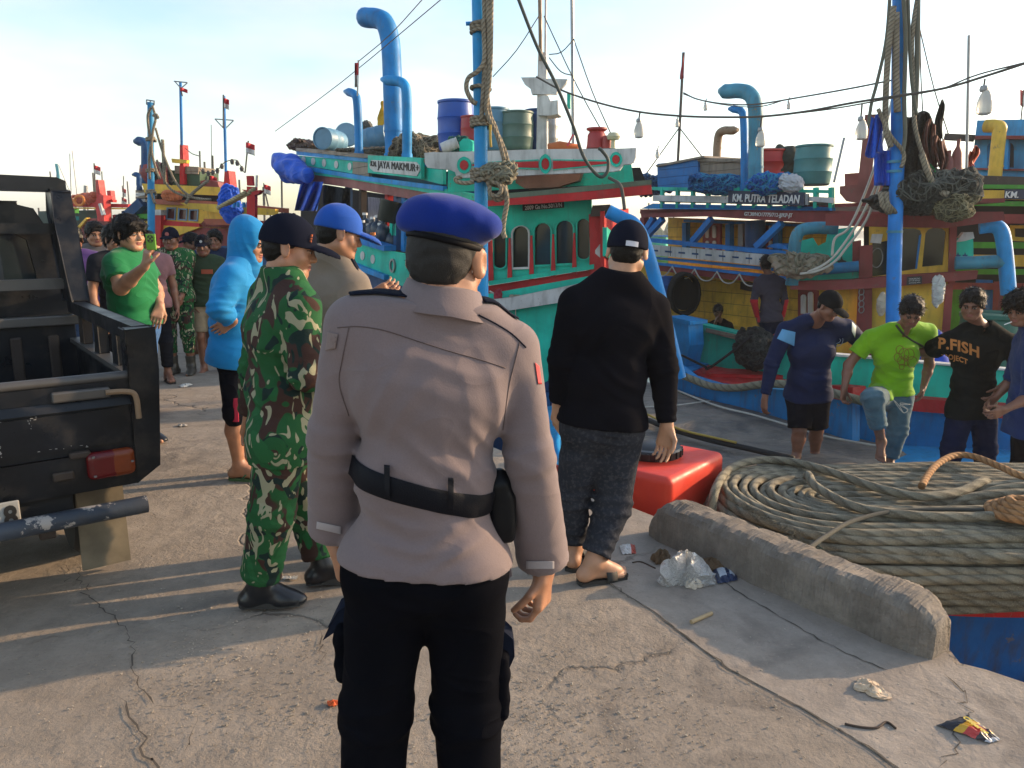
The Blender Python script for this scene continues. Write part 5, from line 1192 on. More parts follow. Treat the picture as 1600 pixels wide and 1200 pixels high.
exhaust(BT,[TS.at(1181,295,.1),TS.at(1181,250,.1),TS.at(1181,185,.1),TS.at(1178,158,.1),TS.at(1168,145,.1),TS.at(1152,142,.1),TS.at(1138,143,.1),TS.at(1125,142,.1)],.115,M_pipeg)
exhaust(BT,[TS.at(1163,298,0),TS.at(1163,240,0),TS.at(1162,190,0),TS.at(1159,175,0),TS.at(1150,171,0),TS.at(1139,170,0)],.06,M_pipeb)
exhaust(BT,[TS.at(1120,252,-.9),TS.at(1121,225,-.9),TS.at(1124,209,-.9),TS.at(1132,204,-.9),TS.at(1142,204,-.9),TS.at(1153,203,-.9)],.075,M_rust)
fp=bar(None,'flag_pole',M_line,TS,(1059,255),(1068,82),.05,-.3,n=8);setp(fp,'leaning dark pole with a small limp dark red flag left of the exhausts','flag');m=MB();m.grid([[TS.at(1068.5-(6+2*math.sin(3*t))*u*t,84+38*t+2*u,-.28+.03*u)for u in(0,.5,1)]for t in np.linspace(0,1,7)],thick=(0,.01,0));m.build('flag_cloth',plain('flag_dark_red',(.30,.03,.04),.8),fp,smooth=True)
for a,b in(((1061,200),(1000,285)),((1062,200),(1097,245))):ropething([TS.at(*a,-.3),TS.at(*b,-.3)],.01,M_line,'thin stay from the leaning flag pole down to the '+('left' if b[0]<1050 else 'plank boxes'),sm=0)
# mast gear on the right: blue pole, tarp, hanging nets, cones
RM=Face(1300,9.3,1500,9.3)
mast2=empty('mast',RM.at(1397,600),'blue mast pole at the right with ropes and nets hanging from it','mast')
m=MB();m.tube([RM.at(1393,640),RM.at(1397,420),RM.at(1403,200),RM.at(1407,-160)],[.085,.083,.078,.07],18);m.build('pole',paint('mast_blue2',(.004,.22,.68),.2,grime=.25),mast2,smooth='auto')
for y in(253,268,362):m=MB();m.lathe(RM.at(1398,y),[(.09,-.015),(.09,.015)],18);m.build('collar',M_pipeg,mast2,smooth='auto')
for k,l in enumerate(([(1392,-30),(1385,60),(1370,130),(1362,160),(1356,200)],[(1396,10),(1388,80),(1384,150),(1384,200),(1392,230)],[(1410,-30),(1415,60),(1413,150),(1414,210),(1410,240)],[(1438,-30),(1425,60),(1428,150),(1430,200),(1445,250),(1470,300)],
     [(1418,-30),(1420,40),(1424,120),(1432,180)],[(1372,170),(1390,210),(1410,235),(1412,250),(1408,262)],[(1434,0),(1433,100),(1430,170)],[(1400,20),(1400,120),(1402,175)])):
 m=MB();m.tube(catmull([RM.at(x,y,.1+.02*(k%3))for x,y in l],7),(.02,.035,.024,.026,.02,.024,.03,.04)[k],8);m.build('hanging_rope',M_rope if k%2 else plain('weathered_rope',(.13,.13,.10),.9,bump=.5,bs=200),mast2,smooth=True)
for k,(x0,x1)in enumerate(((1385,1392),(1375,1388),(1381,1400))):m=MB();m.tube([RM.at(x0,300,.05),RM.at((x0+x1)/2-3,320,.08),RM.at(x1,333,.05)],.03,8);m.build('rope_bight',M_rope,mast2,smooth=True)
m=MB();rows=[[RM.at(1358+26*u-4*t+3*math.sin(u*9+t*4),180+t*62+5*math.sin(u*6),.02+.07*math.sin(u*14+t*3))for u in np.linspace(0,1,18)]for t in np.linspace(0,1,12)];rows2=[[RM.at(1366+40*u,235+t*55,-.05+.07*math.sin(u*12+1))for u in np.linspace(0,1,18)]for t in np.linspace(0,1,8)]
m.grid(rows,thick=(0,.01,0));m.grid(rows2,thick=(0,.01,0));m.build('tarpaulin',M_tarp,None,'bright blue tarpaulin hanging beside the right mast pole','tarpaulin',smooth=True)
def hangcloth(x,y,w,h,mat,label,off=-.1,seed=0,cat='net',pinch=.5,name='hanging_net'):
 m=MB();rows=[]
 for t in np.linspace(0,1,16):
  ww=w*(1-pinch+pinch*math.sin(math.pi*min(1,t*1.1+.05))**.7);rows.append([RM.at(x+ww*(u-.5)+3*math.sin(t*5+seed),y+h*t+5*math.sin(u*5+seed),off+.09*math.sin(u*13+seed+t*4)+.04*math.sin(u*29))for u in np.linspace(0,1,26)])
 m.grid(rows,thick=(0,.02,0));return m.build(name,mat,None,label,cat,smooth=True)
NETD=netm('net_dark',(.035,.038,.033));NETR=cloth('net_brown',(.17,.06,.04),fold=1,var=.5)
hangcloth(1432,178,56,120,NETD,'large dark net hanging right of the right mast pole',-.15,1);hangcloth(1470,160,12,60,NETD,'narrow tip of dark net hanging from a spar',-.2,2);hangcloth(1455,190,22,80,NETR,'rust brown cloth hanging among the dark nets',-.05,3,'cloth',name='hanging_cloth');hangcloth(1470,215,24,50,NETR,'pale brown rag hanging at the right of the nets',-.02,4,'cloth',name='hanging_cloth')
hangcloth(1452,258,16,28,cloth('net_green',(.02,.25,.06),fold=1),'small green net bag under the hanging nets',.1,5)
lump('net_heap',RM.at(1458,300,-.1),(.5,.3,.26),NETD,'big dark heap of net on the roof above the maroon eave','net',n=18,seed=30,amp=.35);lump('net_heap',RM.at(1488,325,.1),(.22,.2,.16),netm('net_olive',(.09,.08,.045)),'olive net bundle near the corner of the maroon roof','net',seed=31);lump('net_heap',RM.at(1425,318,-.3),(.5,.3,.14),NETD,'flat dark net under the rope bights of the right mast','net',seed=32)
ropething([RM.at(1440,240,.2),RM.at(1452,275,.2),RM.at(1468,298,.2),RM.at(1482,304,.25)],.035,M_rope,'thick grey rope curving down over the dark net heap',n=10)
pl(BT,'carved_board',paint('dull_maroon',(.27,.09,.075),.3),TF,[(1312,291),(1335,289),(1500,290),(1538,302),(1520,314),(1500,317),(1340,317),(1322,314),(1312,302)],.1,off=-.3)
bar(BT,'boom_stump',paint('dull_maroon',(.27,.09,.075),.3),TF,(1350,292),(1362,180),.17,-.5);pl(BT,'roof_hatch',paint('dull_maroon',(.27,.09,.075),.3),TF,[(1320,272),(1370,268),(1370,292),(1320,292)],.6,off=-.8)
for x,y0,y1 in((1490,295,238),(1478,292,250)):
 m=MB();c=RM.at(x,y0,-.1);hh=(RM.at(x,y1,-.1)-c).length;m.lathe(c,[(.10,0),(.09,hh*.3),(.055,hh*.95),(.05,hh),(.02,hh*1.15),(.02,hh*1.35)],14);m.build('cone_vent',paint('dull_maroon',(.27,.09,.075),.3),None,'tall tapering maroon cone vent '+('right of the dark nets' if x==1490 else 'half hidden by the net heap'),'vent',smooth='auto')
bar(None,'antenna_pole',M_steel,RM,(1509,330),(1514,55),.035,-.6,n=8,label='thin blue grey antenna pole right of the nets',cat='pole');bar(None,'antenna_pole',M_steel,RM,(1303,285),(1319,215),.03,-.2,n=8,label='short thin pole with a round head left of the blue tarpaulin',cat='pole')
# string lights
def cable(pts,r_,label,mat=M_line):return ropething(pts,r_,mat,label,n=6,sm=8,cat='cable',name='cable')
CFc=Face(840,9.0,1600,6.5)
cable(CFc.pts([(838,120),(880,142),(940,162),(1000,175),(1060,181),(1120,183),(1190,182),(1260,174),(1330,161),(1400,150),(1470,139),(1530,122),(1660,78),(1900,-20)]),.011,'thick light cable strung across the picture from the white mast to the right')
cable(CFc.pts([(1190,183),(1300,170),(1400,152),(1470,139),(1530,116),(1660,80),(1900,-15)]),.007,'second cable twisted along the thick light cable')
cable(TS.pts([(1068,145),(1090,155),(1130,162),(1180,163),(1250,152),(1330,138),(1400,124)],.3),.012,'thin cable with small bulbs strung from the leaning flag pole');cable(TS.pts([(1068,147),(1100,158),(1150,166),(1190,166),(1230,155)],.35),.008,'slack wire under the small bulb cable')
BULB=NT('lamp_glass');BULB.b.inputs['Transmission Weight'].default_value=.35;BULB=BULB.out((.70,.68,.62),.3)
def hlamp(F,x,y,size,label,sock=14):
 top=F.at(x,y-sock);c=F.at(x,y+size*.55);k=(F.at(x,y)-F.at(x,y+size)).length;o=empty('hanging_lamp',c,label,'lamp','hanging lamps on the light cable')
 m=MB();m.tube([F.at(x+2,y-sock),F.at(x+1,y-sock*.4),F.at(x,y+1)],.008,6);m.build('lamp_cord',M_line,o);m=MB();m.lathe(F.at(x,y+size*.18),[(k*.13,0),(k*.15,k*.08),(k*.12,k*.2)],12);m.build('socket',M_steel,o,smooth='auto')
 m=MB();m.lathe(F.at(x,y+size),[(k*.12,0),(k*.24,k*.06),(k*.27,k*.2),(k*.26,k*.45),(k*.2,k*.66),(k*.13,k*.8),(k*.12,k*.84)],16);m.build('bulb',BULB,o,smooth='auto')
hlamp(CFc,998,186,30,'hanging lamp on the thick cable, leftmost of the four big lamps',11);hlamp(CFc,1188,200,30,'hanging lamp in front of the tall weathered exhaust pipe',17);hlamp(CFc,1345,183,36,'hanging lamp left of the blue tarpaulin',20);hlamp(CFc,1537,135,45,'hanging lamp at the right, largest of the four big lamps',12)
for i,(x,y)in enumerate(((1102,160),(1232,158),(1058,186),(1027,234))):hlamp(TS,x,y,13,('small bulb left of the bent exhausts on the thin cable','small bulb right of the bent exhausts on the thin cable','small bulb beside the leaning flag pole','small dark bulb on the left stay')[i],6)
for k,(a,b,F_)in enumerate((((560,96),(668,-10),MS),((430,205),(700,-10),MS),((845,20),(770,120),MF),((896,62),(858,85),MF),((896,60),(955,210),MF),((850,25),(952,225),MF),((858,90),(895,118),MF),((1437,45),(1482,210),RM),((1437,30),(1442,180),RM))):
 pa,pb_=F_.at(*a,-.2),F_.at(*b,-.2);ropething([pa,(pa+pb_)/2-Vector((0,0,.06)),pb_],.007,M_line,('rigging wire rising from the limp flag pole','long thin rigging wire above the blue drums','stay wire left of the white mast post','short wire tied to the whip pole','stay wire from the whip pole to the vent','stay wire from the white mast down to the pot','short wire between the mast and the whip pole','stay wire sloping right from the right mast','stay wire close beside the right mast')[k],n=5,sm=3,cat='wire',name='wire')
# ===== green, yellow and blue boat at the far right
QF=Face(1480,14.0,1640,12.6)
BQ=empty('fishing_boat',V(1580,500,13.5),'blue, yellow and green fishing boat at the right edge behind the maroon roof','fishing boat')
pl(BQ,'upper_wall',paint('sky_blue_paint',(.03,.30,.60),.25),QF,[(1527,188),(1700,184),(1700,282),(1516,276)],.1,off=-1.0,holes=[arch(1542,1561,222,262),arch(1566,1584,222,262)])
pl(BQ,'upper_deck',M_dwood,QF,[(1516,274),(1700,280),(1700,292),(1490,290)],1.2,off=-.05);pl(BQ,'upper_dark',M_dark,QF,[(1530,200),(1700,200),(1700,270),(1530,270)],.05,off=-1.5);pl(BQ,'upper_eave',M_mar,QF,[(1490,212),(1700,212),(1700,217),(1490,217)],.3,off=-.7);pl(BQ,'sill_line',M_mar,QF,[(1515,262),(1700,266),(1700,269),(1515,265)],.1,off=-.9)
pl(BQ,'upper_post',M_lblue,QF,[(1571,214),(1576,214),(1574,264),(1569,264)],.06,off=-.8)
exhaust(BQ,[QF.at(1553,290,-.2),QF.at(1557,250,-.2),QF.at(1561,210,-.2),QF.at(1562,200,-.2),QF.at(1555,197,-.2),QF.at(1543,197,-.2),QF.at(1537,197,-.2)],.11,M_yelp)
for y,mt,h_ in((288,M_green,6),(297,M_yelp,14),(314,M_green,7),(334,M_mar,14),(378,M_green,9),(398,M_yelp,17),(420,M_green,8),(442,M_mar,10)):pl(BQ,'rail',mt,QF,[(1485,y),(1700,y+2),(1700,y+2+h_),(1485,y+h_)],.08,off=.02)
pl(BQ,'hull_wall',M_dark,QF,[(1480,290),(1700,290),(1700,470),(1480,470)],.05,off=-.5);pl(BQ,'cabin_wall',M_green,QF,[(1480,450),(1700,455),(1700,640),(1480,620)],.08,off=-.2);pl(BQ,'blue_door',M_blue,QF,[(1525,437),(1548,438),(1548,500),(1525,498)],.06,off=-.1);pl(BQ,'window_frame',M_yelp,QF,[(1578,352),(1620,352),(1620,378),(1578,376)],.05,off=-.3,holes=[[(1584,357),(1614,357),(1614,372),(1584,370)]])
nb=pl(BQ,'name_board',plain('navy_board',(.02,.035,.07),.5),QF,[(1570,296),(1680,298),(1680,312),(1569,311)],.03,off=.06);wtext(nb,'KM.',QF,(1571,304),(1592,304.3),10,off=.07,bold=.02,name='boat_name');wtext(BQ,'0021/95/712-JJ',QF,(1530,407),(1563,409),6,off=.05,bold=.01,name='registration')
pl(BQ,'wall_post',M_mar,QF,[(1553,440),(1563,440),(1556,500),(1550,500)],.15,off=.1)
hangcloth(1520,232,18,30,plain('orange_film',(.60,.10,.03),.6),'orange cloth hanging beside the blue cabin',-.8,7,'cloth',name='hanging_cloth');bar(BQ,'boom',M_dwood,QF,(1478,214),(1520,216),.12,-.4)
barrel(Vector((V(1545,545,9.4).x,9.4,-.44)),.36,V(1545,488,9.4).z+.44,plain('green_tub',(.01,.11,.08),.5),'dark green tub behind the black shirted man',name='tub',cat='tub',ribs=False)
# ===== yellow wheelhouse boat in the left distance
LF=Face(200,17.5,470,16.5)
BL=empty('fishing_boat',V(330,480,17.5),'distant yellow and maroon fishing boat with three small square windows','fishing boat')
pl(BL,'roof_board',M_yelp,LF,[(222,287),(345,293),(345,305),(226,301)],.25,off=.2);pl(BL,'roof_dark',M_dark,LF,[(228,300),(345,300),(345,318),(228,316)],.1,off=-.3)
pl(BL,'roof_fascia',paint('dull_red_paint',(.36,.10,.06),.3),LF,[(240,311),(300,313),(352,316),(440,325),(440,332),(352,322),(240,319)],.3,off=.15)
lw=[(243,318),(372,320),(372,360),(243,348)];wn=[[(261,325),(274,325),(273,343),(259,342)],[(279,326),(292,327),(291,344),(278,343)],[(296,328),(309,328),(308,345),(295,344)]]
pl(BL,'wheelhouse_wall',M_yelp,LF,lw,.06,holes=wn)
for w in wn:
 cx=sum(q[0]for q in w)/4;cy=sum(q[1]for q in w)/4;pl(BL,'window',plain('curtain_glass',(.10,.03,.03),.2),LF,w,.02,off=-.05,bevel=0);pl(BL,'window_frame',paint('pale_blue_paint',(.18,.30,.45),.2),LF,[(cx+(x-cx)*1.12,cy+(y-cy)*1.1)for x,y in w],.03,off=.02,holes=[[(cx+(x-cx)*.84,cy+(y-cy)*.88)for x,y in w]])
pl(BL,'long_beam',M_yelp,LF,[(282,317),(350,320),(430,327),(430,336),(352,334),(296,325)],.12,off=.6)
pl(BL,'post',M_red,LF,[(241,330),(251,330),(250,500),(238,500)],.2,off=.2);pl(BL,'post_cap',M_white,LF,[(242,328),(251,328),(251,336),(242,336)],.22,off=.22)
pl(BL,'red_band',M_red,LF,[(250,344),(311,349),(311,356),(250,353)],.1,off=.05);pl(BL,'yellow_bow',M_yelp,LF,[(250,352),(312,355),(288,364),(268,372),(250,374)],.1,off=.1);pl(BL,'bow_hull',M_mar,LF,[(250,373),(290,362),(312,352),(318,345),(440,345),(440,420),(240,420)],.1,off=.0);pl(BL,'blue_hull',M_dblue,LF,[(240,392),(440,378),(440,480),(240,480)],.1,off=.12)
pl(BL,'bulwark_roll',paint('dull_red_paint',(.36,.10,.06),.3),LF,[(318,342),(375,343),(375,352),(322,351)],.2,off=.3);pl(BL,'mast_step',M_red,LF,[(351,267),(357,267),(361,300),(361,318),(349,318),(349,300)],.25,off=-.2)
bar(BL,'mast_pole',M_blue,LF,(353,268),(350,150),.06,-.2,n=8);pl(BL,'mast_step',M_red,LF,[(281,226),(285,226),(288,288),(281,288)],.2,off=-.5);bar(BL,'mast_pole',M_blue,LF,(284,227),(282,128),.06,-.5,n=8)
pl(BL,'crosstree',M_yelp,LF,[(268,248),(292,250),(291,255),(269,254)],.1,off=-.4)
for a,b in(((272,127),(293,129)),((273,127),(281,136)),((293,129),(284,137)),((336,186),(365,188)),((336,186),(350,201)),((365,188),(352,201))):bar(BL,'antenna_bar',M_steel,LF,a,b,.025,-.4,n=5)
pl(BL,'green_cabin',paint('dull_green',(.04,.09,.045),.3),LF,[(264,266),(312,268),(312,290),(264,290)],.7,off=-.6);pl(BL,'slat_panel',M_wood,LF,[(273,259),(310,261),(309,272),(273,271)],.6,off=-.55);pl(BL,'red_box',M_mar,LF,[(313,283),(322,281),(340,284),(342,293),(314,292)],.5,off=-.5)
m=MB();m.lathe(LF.at(244,289,-.4),[(.28,0),(.34,.2),(.3,.42),(.12,.5)],16);m.build('capstan',M_mar,BL,smooth='auto')
exhaust(BL,[LF.at(228,290,-.2),LF.at(228,260,-.2),LF.at(228,232,-.2),LF.at(226,224,-.2),LF.at(220,221,-.2),LF.at(210,221,-.2)],.10,M_dblue);exhaust(BL,[LF.at(218,296,.1),LF.at(217,285,.1),LF.at(217,277,.1),LF.at(214,273,.1),LF.at(207,273,.1)],.055,M_dblue)
for y,mt in((297,M_wood),(302,M_white),(307,M_wood),(312,M_white)):pl(BL,'stacked_board',mt,LF,[(212,y),(226,y-1),(226,y+3),(212,y+4)],.4,off=.1)
for y,mt in((334,M_green),(345,M_yelp),(355,M_green),(363,M_yelp)):pl(BL,'rail',mt,LF,[(200,y+1),(240,y),(240,y+7),(200,y+8)],.1,off=.1)
bar(BL,'slanting_prop',M_dblue,LF,(224,316),(196,342),.2,.1);pl(BL,'rail_back',M_dark,LF,[(190,330),(242,318),(242,400),(190,400)],.1,off=-.4)
LM=Face(200,14.0,300,14.0)
mp2=empty('mast',LM.at(236,450),'slim blue mast with wound ropes behind the green shirted man holding a phone','mast')
m=MB();m.tube([LM.at(237,420),LM.at(236,300),LM.at(235,160)],[.065,.06,.05],14);m.build('pole',paint('mast_blue3',(.02,.26,.55),.2),mp2,smooth='auto')
for q in((229,156,241,158),(229,156,229,163),(241,157,241,164),(229,163,241,164),(235,156,235,164)):m=MB();m.tube([LM.at(q[0],q[1]),LM.at(q[2],q[3])],.012,6);m.build('cage_bar',M_steel,mp2)
for k,l in enumerate(([(236,168),(231,180),(232,200),(236,220)],[(238,165),(243,185),(239,205),(237,235),(243,262),(250,280)],[(239,180),(247,184),(244,178)],[(236,300),(241,316),(243,316)],[(236,225),(233,250),(234,280)])):m=MB();m.tube(catmull([LM.at(x,y,.08)for x,y in l],6),.022,7);m.build('hanging_rope',M_rope,mp2,smooth=True)
for y in(267,218,300):m=MB();m.tube(coil_round(LM.at(236,y),.075,2,0,-.03,.03),.018,7);m.build('rope_lashing',M_rope,mp2,smooth=True)
for k,(l,w)in enumerate((([(243,200),(255,240),(275,285),(300,308),(330,312)],.022),([(245,250),(262,290),(285,305),(322,312)],.022),([(325,282),(300,303),(290,318)],.03),([(254,218),(256,260),(258,288)],.03))):ropething([LM.at(x,y,-.5)for x,y in l],w,M_rope,('long rope sagging from the slim blue mast, upper one','long rope sagging from the slim blue mast, lower one','pale rope crossing the yellow roof board','dark pole with a cloth right of the slim blue mast')[k])
for i,(x,y0,y1)in enumerate(((243,262,282),(255,254,272),(267,262,292))):lump('bundled_net',LM.at(x,(y0+y1)/2,-.6),(.045,.04,.12+.03*(i==2)),NETD,('dark bundle hanging right of the slim blue mast, leftmost of three','dark bundle hanging right of the slim blue mast, middle of three','dark bundle beside the green roof cabin, rightmost of three')[i],'net',n=4,seed=40+i)
lump('blue_bundle',LF.at(358,318,.8),(.22,.15,.40),M_tarp,'blue tarpaulin bundle tied to the spar by the distant maroon mast step','tarpaulin',seed=44)
lump('orange_rag',LF.at(268,306,.3),(.22,.1,.12),cloth('orange_cloth',(.55,.16,.06)),'orange rag under the yellow roof board','rag',seed=45)
L3=Face(340,13.5,440,13.5)
BP=empty('mooring_frame',L3.at(395,480),'maroon timber mooring frame with a cross arm left of the light blue hood','frame')
bar(BP,'post',M_red,L3,(394,292),(394,470),.14);bar(BP,'post',M_red,L3,(392,290),(391,275),.10);pl(BP,'cross_arm',M_red,L3,[(378,296),(392,299),(408,297),(404,303),(397,305),(388,304)],.15,off=.1)
for a,b in(((352,320),(398,295)),((358,318),(392,300)),((340,325),(385,300))):ropething([L3.at(*a,-.1),L3.at(*b,.1)],.035,ropem('straw_rope',(.30,.24,.12),(.5,.42,.25),1.2),None,parent=BP,name='bamboo_spar',sm=0,n=8)
for x in(366,372,381,387):bar(BP,'bottle',M_lblue,L3,(x,324),(x,316),.06,-.3,n=8)
FLG=[(383,270,388,220,384,222,14,17,16,.10),(149,300,147,255,147,258,10,13,30,0),(349,200,349,148,350,153,8,16,16.4,.2),(414,320,412,286,413,288,10,14,22,0),(193,315,191,290,191,294,6,12,40,0),(191,325,191,308,191,309,7,10,38,0),(107,302,105,296,105,297,6,9,45,0),(285,150,281,136,281,136,12,6,17,.0),(327,290,327,272,328,274,11,12,18,.2),(1595,190,1600,140,1594,140,6,25,30,0)]
FLL=['red and white flag on a leaning pole above the maroon mooring frame','red and white flag on the maroon mast of the red boat','tiny red and white flag at the top of the second blue mast','red and white flag on the pole nearest the light blue hood','small red and white flag far off left of the bent blue pipes, upper of two','small red and white flag far off left of the bent blue pipes, lower of two','faint flag near the leaning light blue pole','dark red pennant on the first thin blue mast','red flag beside the green roof cabin','small dark flag at the right edge above the blue cabin']
for i,(x0,y0,x1,y1,fx,fy,w,h_,D,tl)in enumerate(FLG):
 Ff=Face(0,D,1600,D);o=bar(None,'flag_pole',M_line,Ff,(x0,y0),(x1,y1),.03 if D<25 else.05,n=6,label=FLL[i],cat='flag');flag(o,Ff,fx,fy,w,h_,0,cols=None if i not in(7,8,9)else(plain('flag_red',(.50,.02,.03),.8),),sag=.5,tilt=w*.25)
# ===== red boat and the masts farther left
RB=Face(60,33,230,31)
BR=empty('fishing_boat',V(150,420,32),'distant red fishing boat with orange life rings on its roof','fishing boat')
pl(BR,'roof_rail',M_red,RB,[(112,317),(200,319),(200,324),(112,323)],.3);pl(BR,'roof_rail',M_red,RB,[(150,311),(176,312),(176,316),(150,315)],.2,off=.2);pl(BR,'yellow_line',M_yelp,RB,[(115,324),(200,325),(200,327),(115,326)],.2,off=.1)
pl(BR,'mast_foot',M_red,RB,[(148,281),(153,281),(158,316),(152,316)],.3);bar(BR,'post',M_red,RB,(162,305),(163,345),.35,.3);bar(BR,'post',M_red,RB,(155,315),(161,345),.25,.2);bar(BR,'white_cloth',M_white,RB,(157,318),(162,336),.12,.5);bar(BR,'post',M_red,RB,(173,298),(175,315),.2,-.2)
pl(BR,'bow',M_mar,RB,[(112,363),(135,341),(176,343),(176,336),(186,336),(200,420),(105,420)],.3);pl(BR,'bow_trim',M_yelp,RB,[(110,366),(134,340),(136,342),(114,368)],.2,off=.1);pl(BR,'green_panel',M_green,RB,[(85,325),(117,326),(117,333),(85,333)],.2);pl(BR,'blue_panel',paint('aqua_paint',(.03,.35,.42),.2),RB,[(92,338),(117,338),(117,344),(92,343)],.2);pl(BR,'cabin_dark',plain('grey_green_shade',(.05,.075,.065),.9),RB,[(60,330),(165,328),(165,420),(60,420)],.2,off=-.6)
pl(BR,'lower_hull',M_yelp,RB,[(150,375),(240,368),(240,400),(150,400)],.2,off=.2)
for i,(x,y,rx)in enumerate(((124,313.5,7.5),(106,314,6.5),(87,314,4))):
 m=MB();m.tube([RB.at(x+rx*math.cos(a),y+rx*math.sin(a),.5)for a in np.linspace(0,2*math.pi,25)[:-1]],.055,8,closed=True)
 m.build('life_ring',plain('ring_orange',(.62,.20,.03),.6),None,('orange life ring on the red boat roof, rightmost of three','orange life ring on the red boat roof, middle of three','orange life ring nearest the pickup roll bar')[i],'life ring',smooth=True)
lump('orange_load',RB.at(139,312,-.2),(.55,.4,.28),plain('orange_red',(.42,.08,.03),.7),'orange red load between the life ring and the maroon mast foot','load',seed=50)
FARP=[(113,235,122,300,.05,M_steel),(109,240,112,330,.03,M_line),(88,256,104,350,.13,paint('pale_aqua',(.10,.38,.45),.2)),(90,256,84,340,.05,M_steel),(92,258,122,330,.04,M_steel),(134,290,133,312,.18,M_steel),(145,270,149,312,.07,M_line),(159,268,162,312,.05,M_line),(78,268,84,300,.06,M_line),(312,236,314,290,.05,M_line),(332,243,334,275,.06,M_line),(255,219,258,260,.05,M_line),(440,275,441,322,.06,M_line),(413,295,424,325,.05,M_line),(402,274,400,320,.10,M_steel),(330,195,331,290,.02,M_line),(193,275,193,300,.04,M_line),(525,60,525,60,0,None)]
ML=['thin tall far mast rising highest above the red boat','slim far mast just left of the highest one over the red boat','leaning pale aqua far mast beside the pickup roll bar','stay leaning left of the pale aqua far mast','stay leaning right of the pale aqua far mast','short thick grey far funnel behind the orange life ring','far mast just left of the flag on the red boat','far mast just right of the flag on the red boat','short far mast at the left of the pale aqua mast','far mast between the two blue masts of the yellow boat','far mast close left of the second blue mast','far mast left of the first thin blue mast','far mast between the light blue hood and the blue tarpaulin','leaning far mast right of the maroon mooring frame','thick grey far post behind the maroon mooring frame','faint hair thin far wire mast between the two blue masts','far mast behind the two small far flags']
for i,(x0,y0,x1,y1,w,mt)in enumerate(FARP):
 if not w:continue
 D=36 if x0<200 else 24;Ff=Face(0,D,1600,D);bar(None,'far_mast',mt,Ff,(x0,y0),(x1,y1+(18 if y1<330 else 0)),w,n=8,label=ML[i],cat='mast',group='thin far masts of the moored fleet')
m=MB()
# far hulls of the fleet, low boxes with sheer and small cabins, each its own thing
random.seed(12)
fc=[M_red,M_blue,M_yelp,M_teal,M_mar,M_white,M_green]
CN=['red','blue','yellow','teal','maroon','white','green']
for i in range(15):
 D=random.uniform(42,75);px=(60+i*29+random.uniform(-8,8))if i<13 else(1010+(i-13)*40);Ff=Face(0,D,1600,D);c0=V(px,365,D);c0.z=-1.6
 o=empty('fishing_boat',c0,'small distant %s hulled boat with a %s cabin, %s of the far fleet'%(CN[i%7],CN[(i+3)%7],('left part' if i<7 else 'middle part' if i<13 else 'right part')),'fishing boat','distant boats of the moored fleet');a=random.uniform(-.5,.5);ln=random.uniform(6,9);M=Matrix.Translation(c0)@Matrix.Rotation(a,4,'Z');m=MB();rows=[]
 for t in np.linspace(-1,1,9):w=1.5*(1-abs(t)**3);zz=1.6+.9*abs(t)**2.2;rows.append([M@Vector((t*ln/2,-w,zz)),M@Vector((t*ln/2,-w*.7,0)),M@Vector((t*ln/2,w*.7,0)),M@Vector((t*ln/2,w,zz)),M@Vector((t*ln/2,0,zz-.1))])
 m.grid(rows);m.build('hull',fc[i%7],o);m=MB();m.box(None,(2.6,2,1.5),M=M@Matrix.Translation((-ln*.2,0,2.2)));m.build('cabin',fc[(i+3)%7],o);m=MB();m.box(None,(3.1,2.4,.12),M=M@Matrix.Translation((-ln*.2,0,3.0)));m.build('roof',fc[(i*2+1)%7],o);m=MB();m.tube([M@Vector((0,0,1.5)),M@Vector((.1,0,random.uniform(5,8)))],.06,6);m.build('mast',M_line,o)
# lamp garland of the yellow boat
ropething([LF.at(x,y,.5)for x,y in((290,232),(300,240),(312,244))],.009,M_line,'short dark lamp garland by the maroon mast top',cat='garland',name='lamp_garland')
gl=[(313,265),(325,270),(340,265),(352,253),(368,250),(374,256),(382,270)];o=ropething([LF.at(x,y,.4)for x,y in gl],.009,M_line,'dark lamp garland strung between the masts of the distant yellow boat',cat='garland',name='lamp_garland')
for x,y in((318,268),(326,271),(333,270),(340,267),(347,260),(363,253),(371,255),(378,264)):m=MB();m.lathe(LF.at(x,y+4,.4),[(.03,0),(.045,.06),(.02,.11)],8);m.build('lamp',M_line,o)
# ===== near boat alongside the kerb: deck, tarpaulin, tank, rope pile
BN=empty('fishing_boat',Vector((2.6,6.0,-.6)),'blue fishing boat deck in front of the kerb carrying the huge rope pile','fishing boat')
zD=-.5
def gz(l,z):return[G(x,y,z)for x,y in l]
dk=[Vector(q)for q in((1.25,4.7,zD),(.62,5.9,zD),(.25,7.3,zD),(.35,9.2,zD),(1.6,10.2,zD),(2.3,10.1,zD),(2.9,8.7,zD),(4.4,7.75,zD),(6.5,6.9,zD),(7.5,5.6,zD),(6.0,4.35,zD),(4.0,4.15,zD),(2.3,4.15,zD))]
m=MB();m.prism(dk,(0,0,-.12));m.build('deck',paint('deck_blue',(.03,.33,.66),.25,grime=.5),BN)
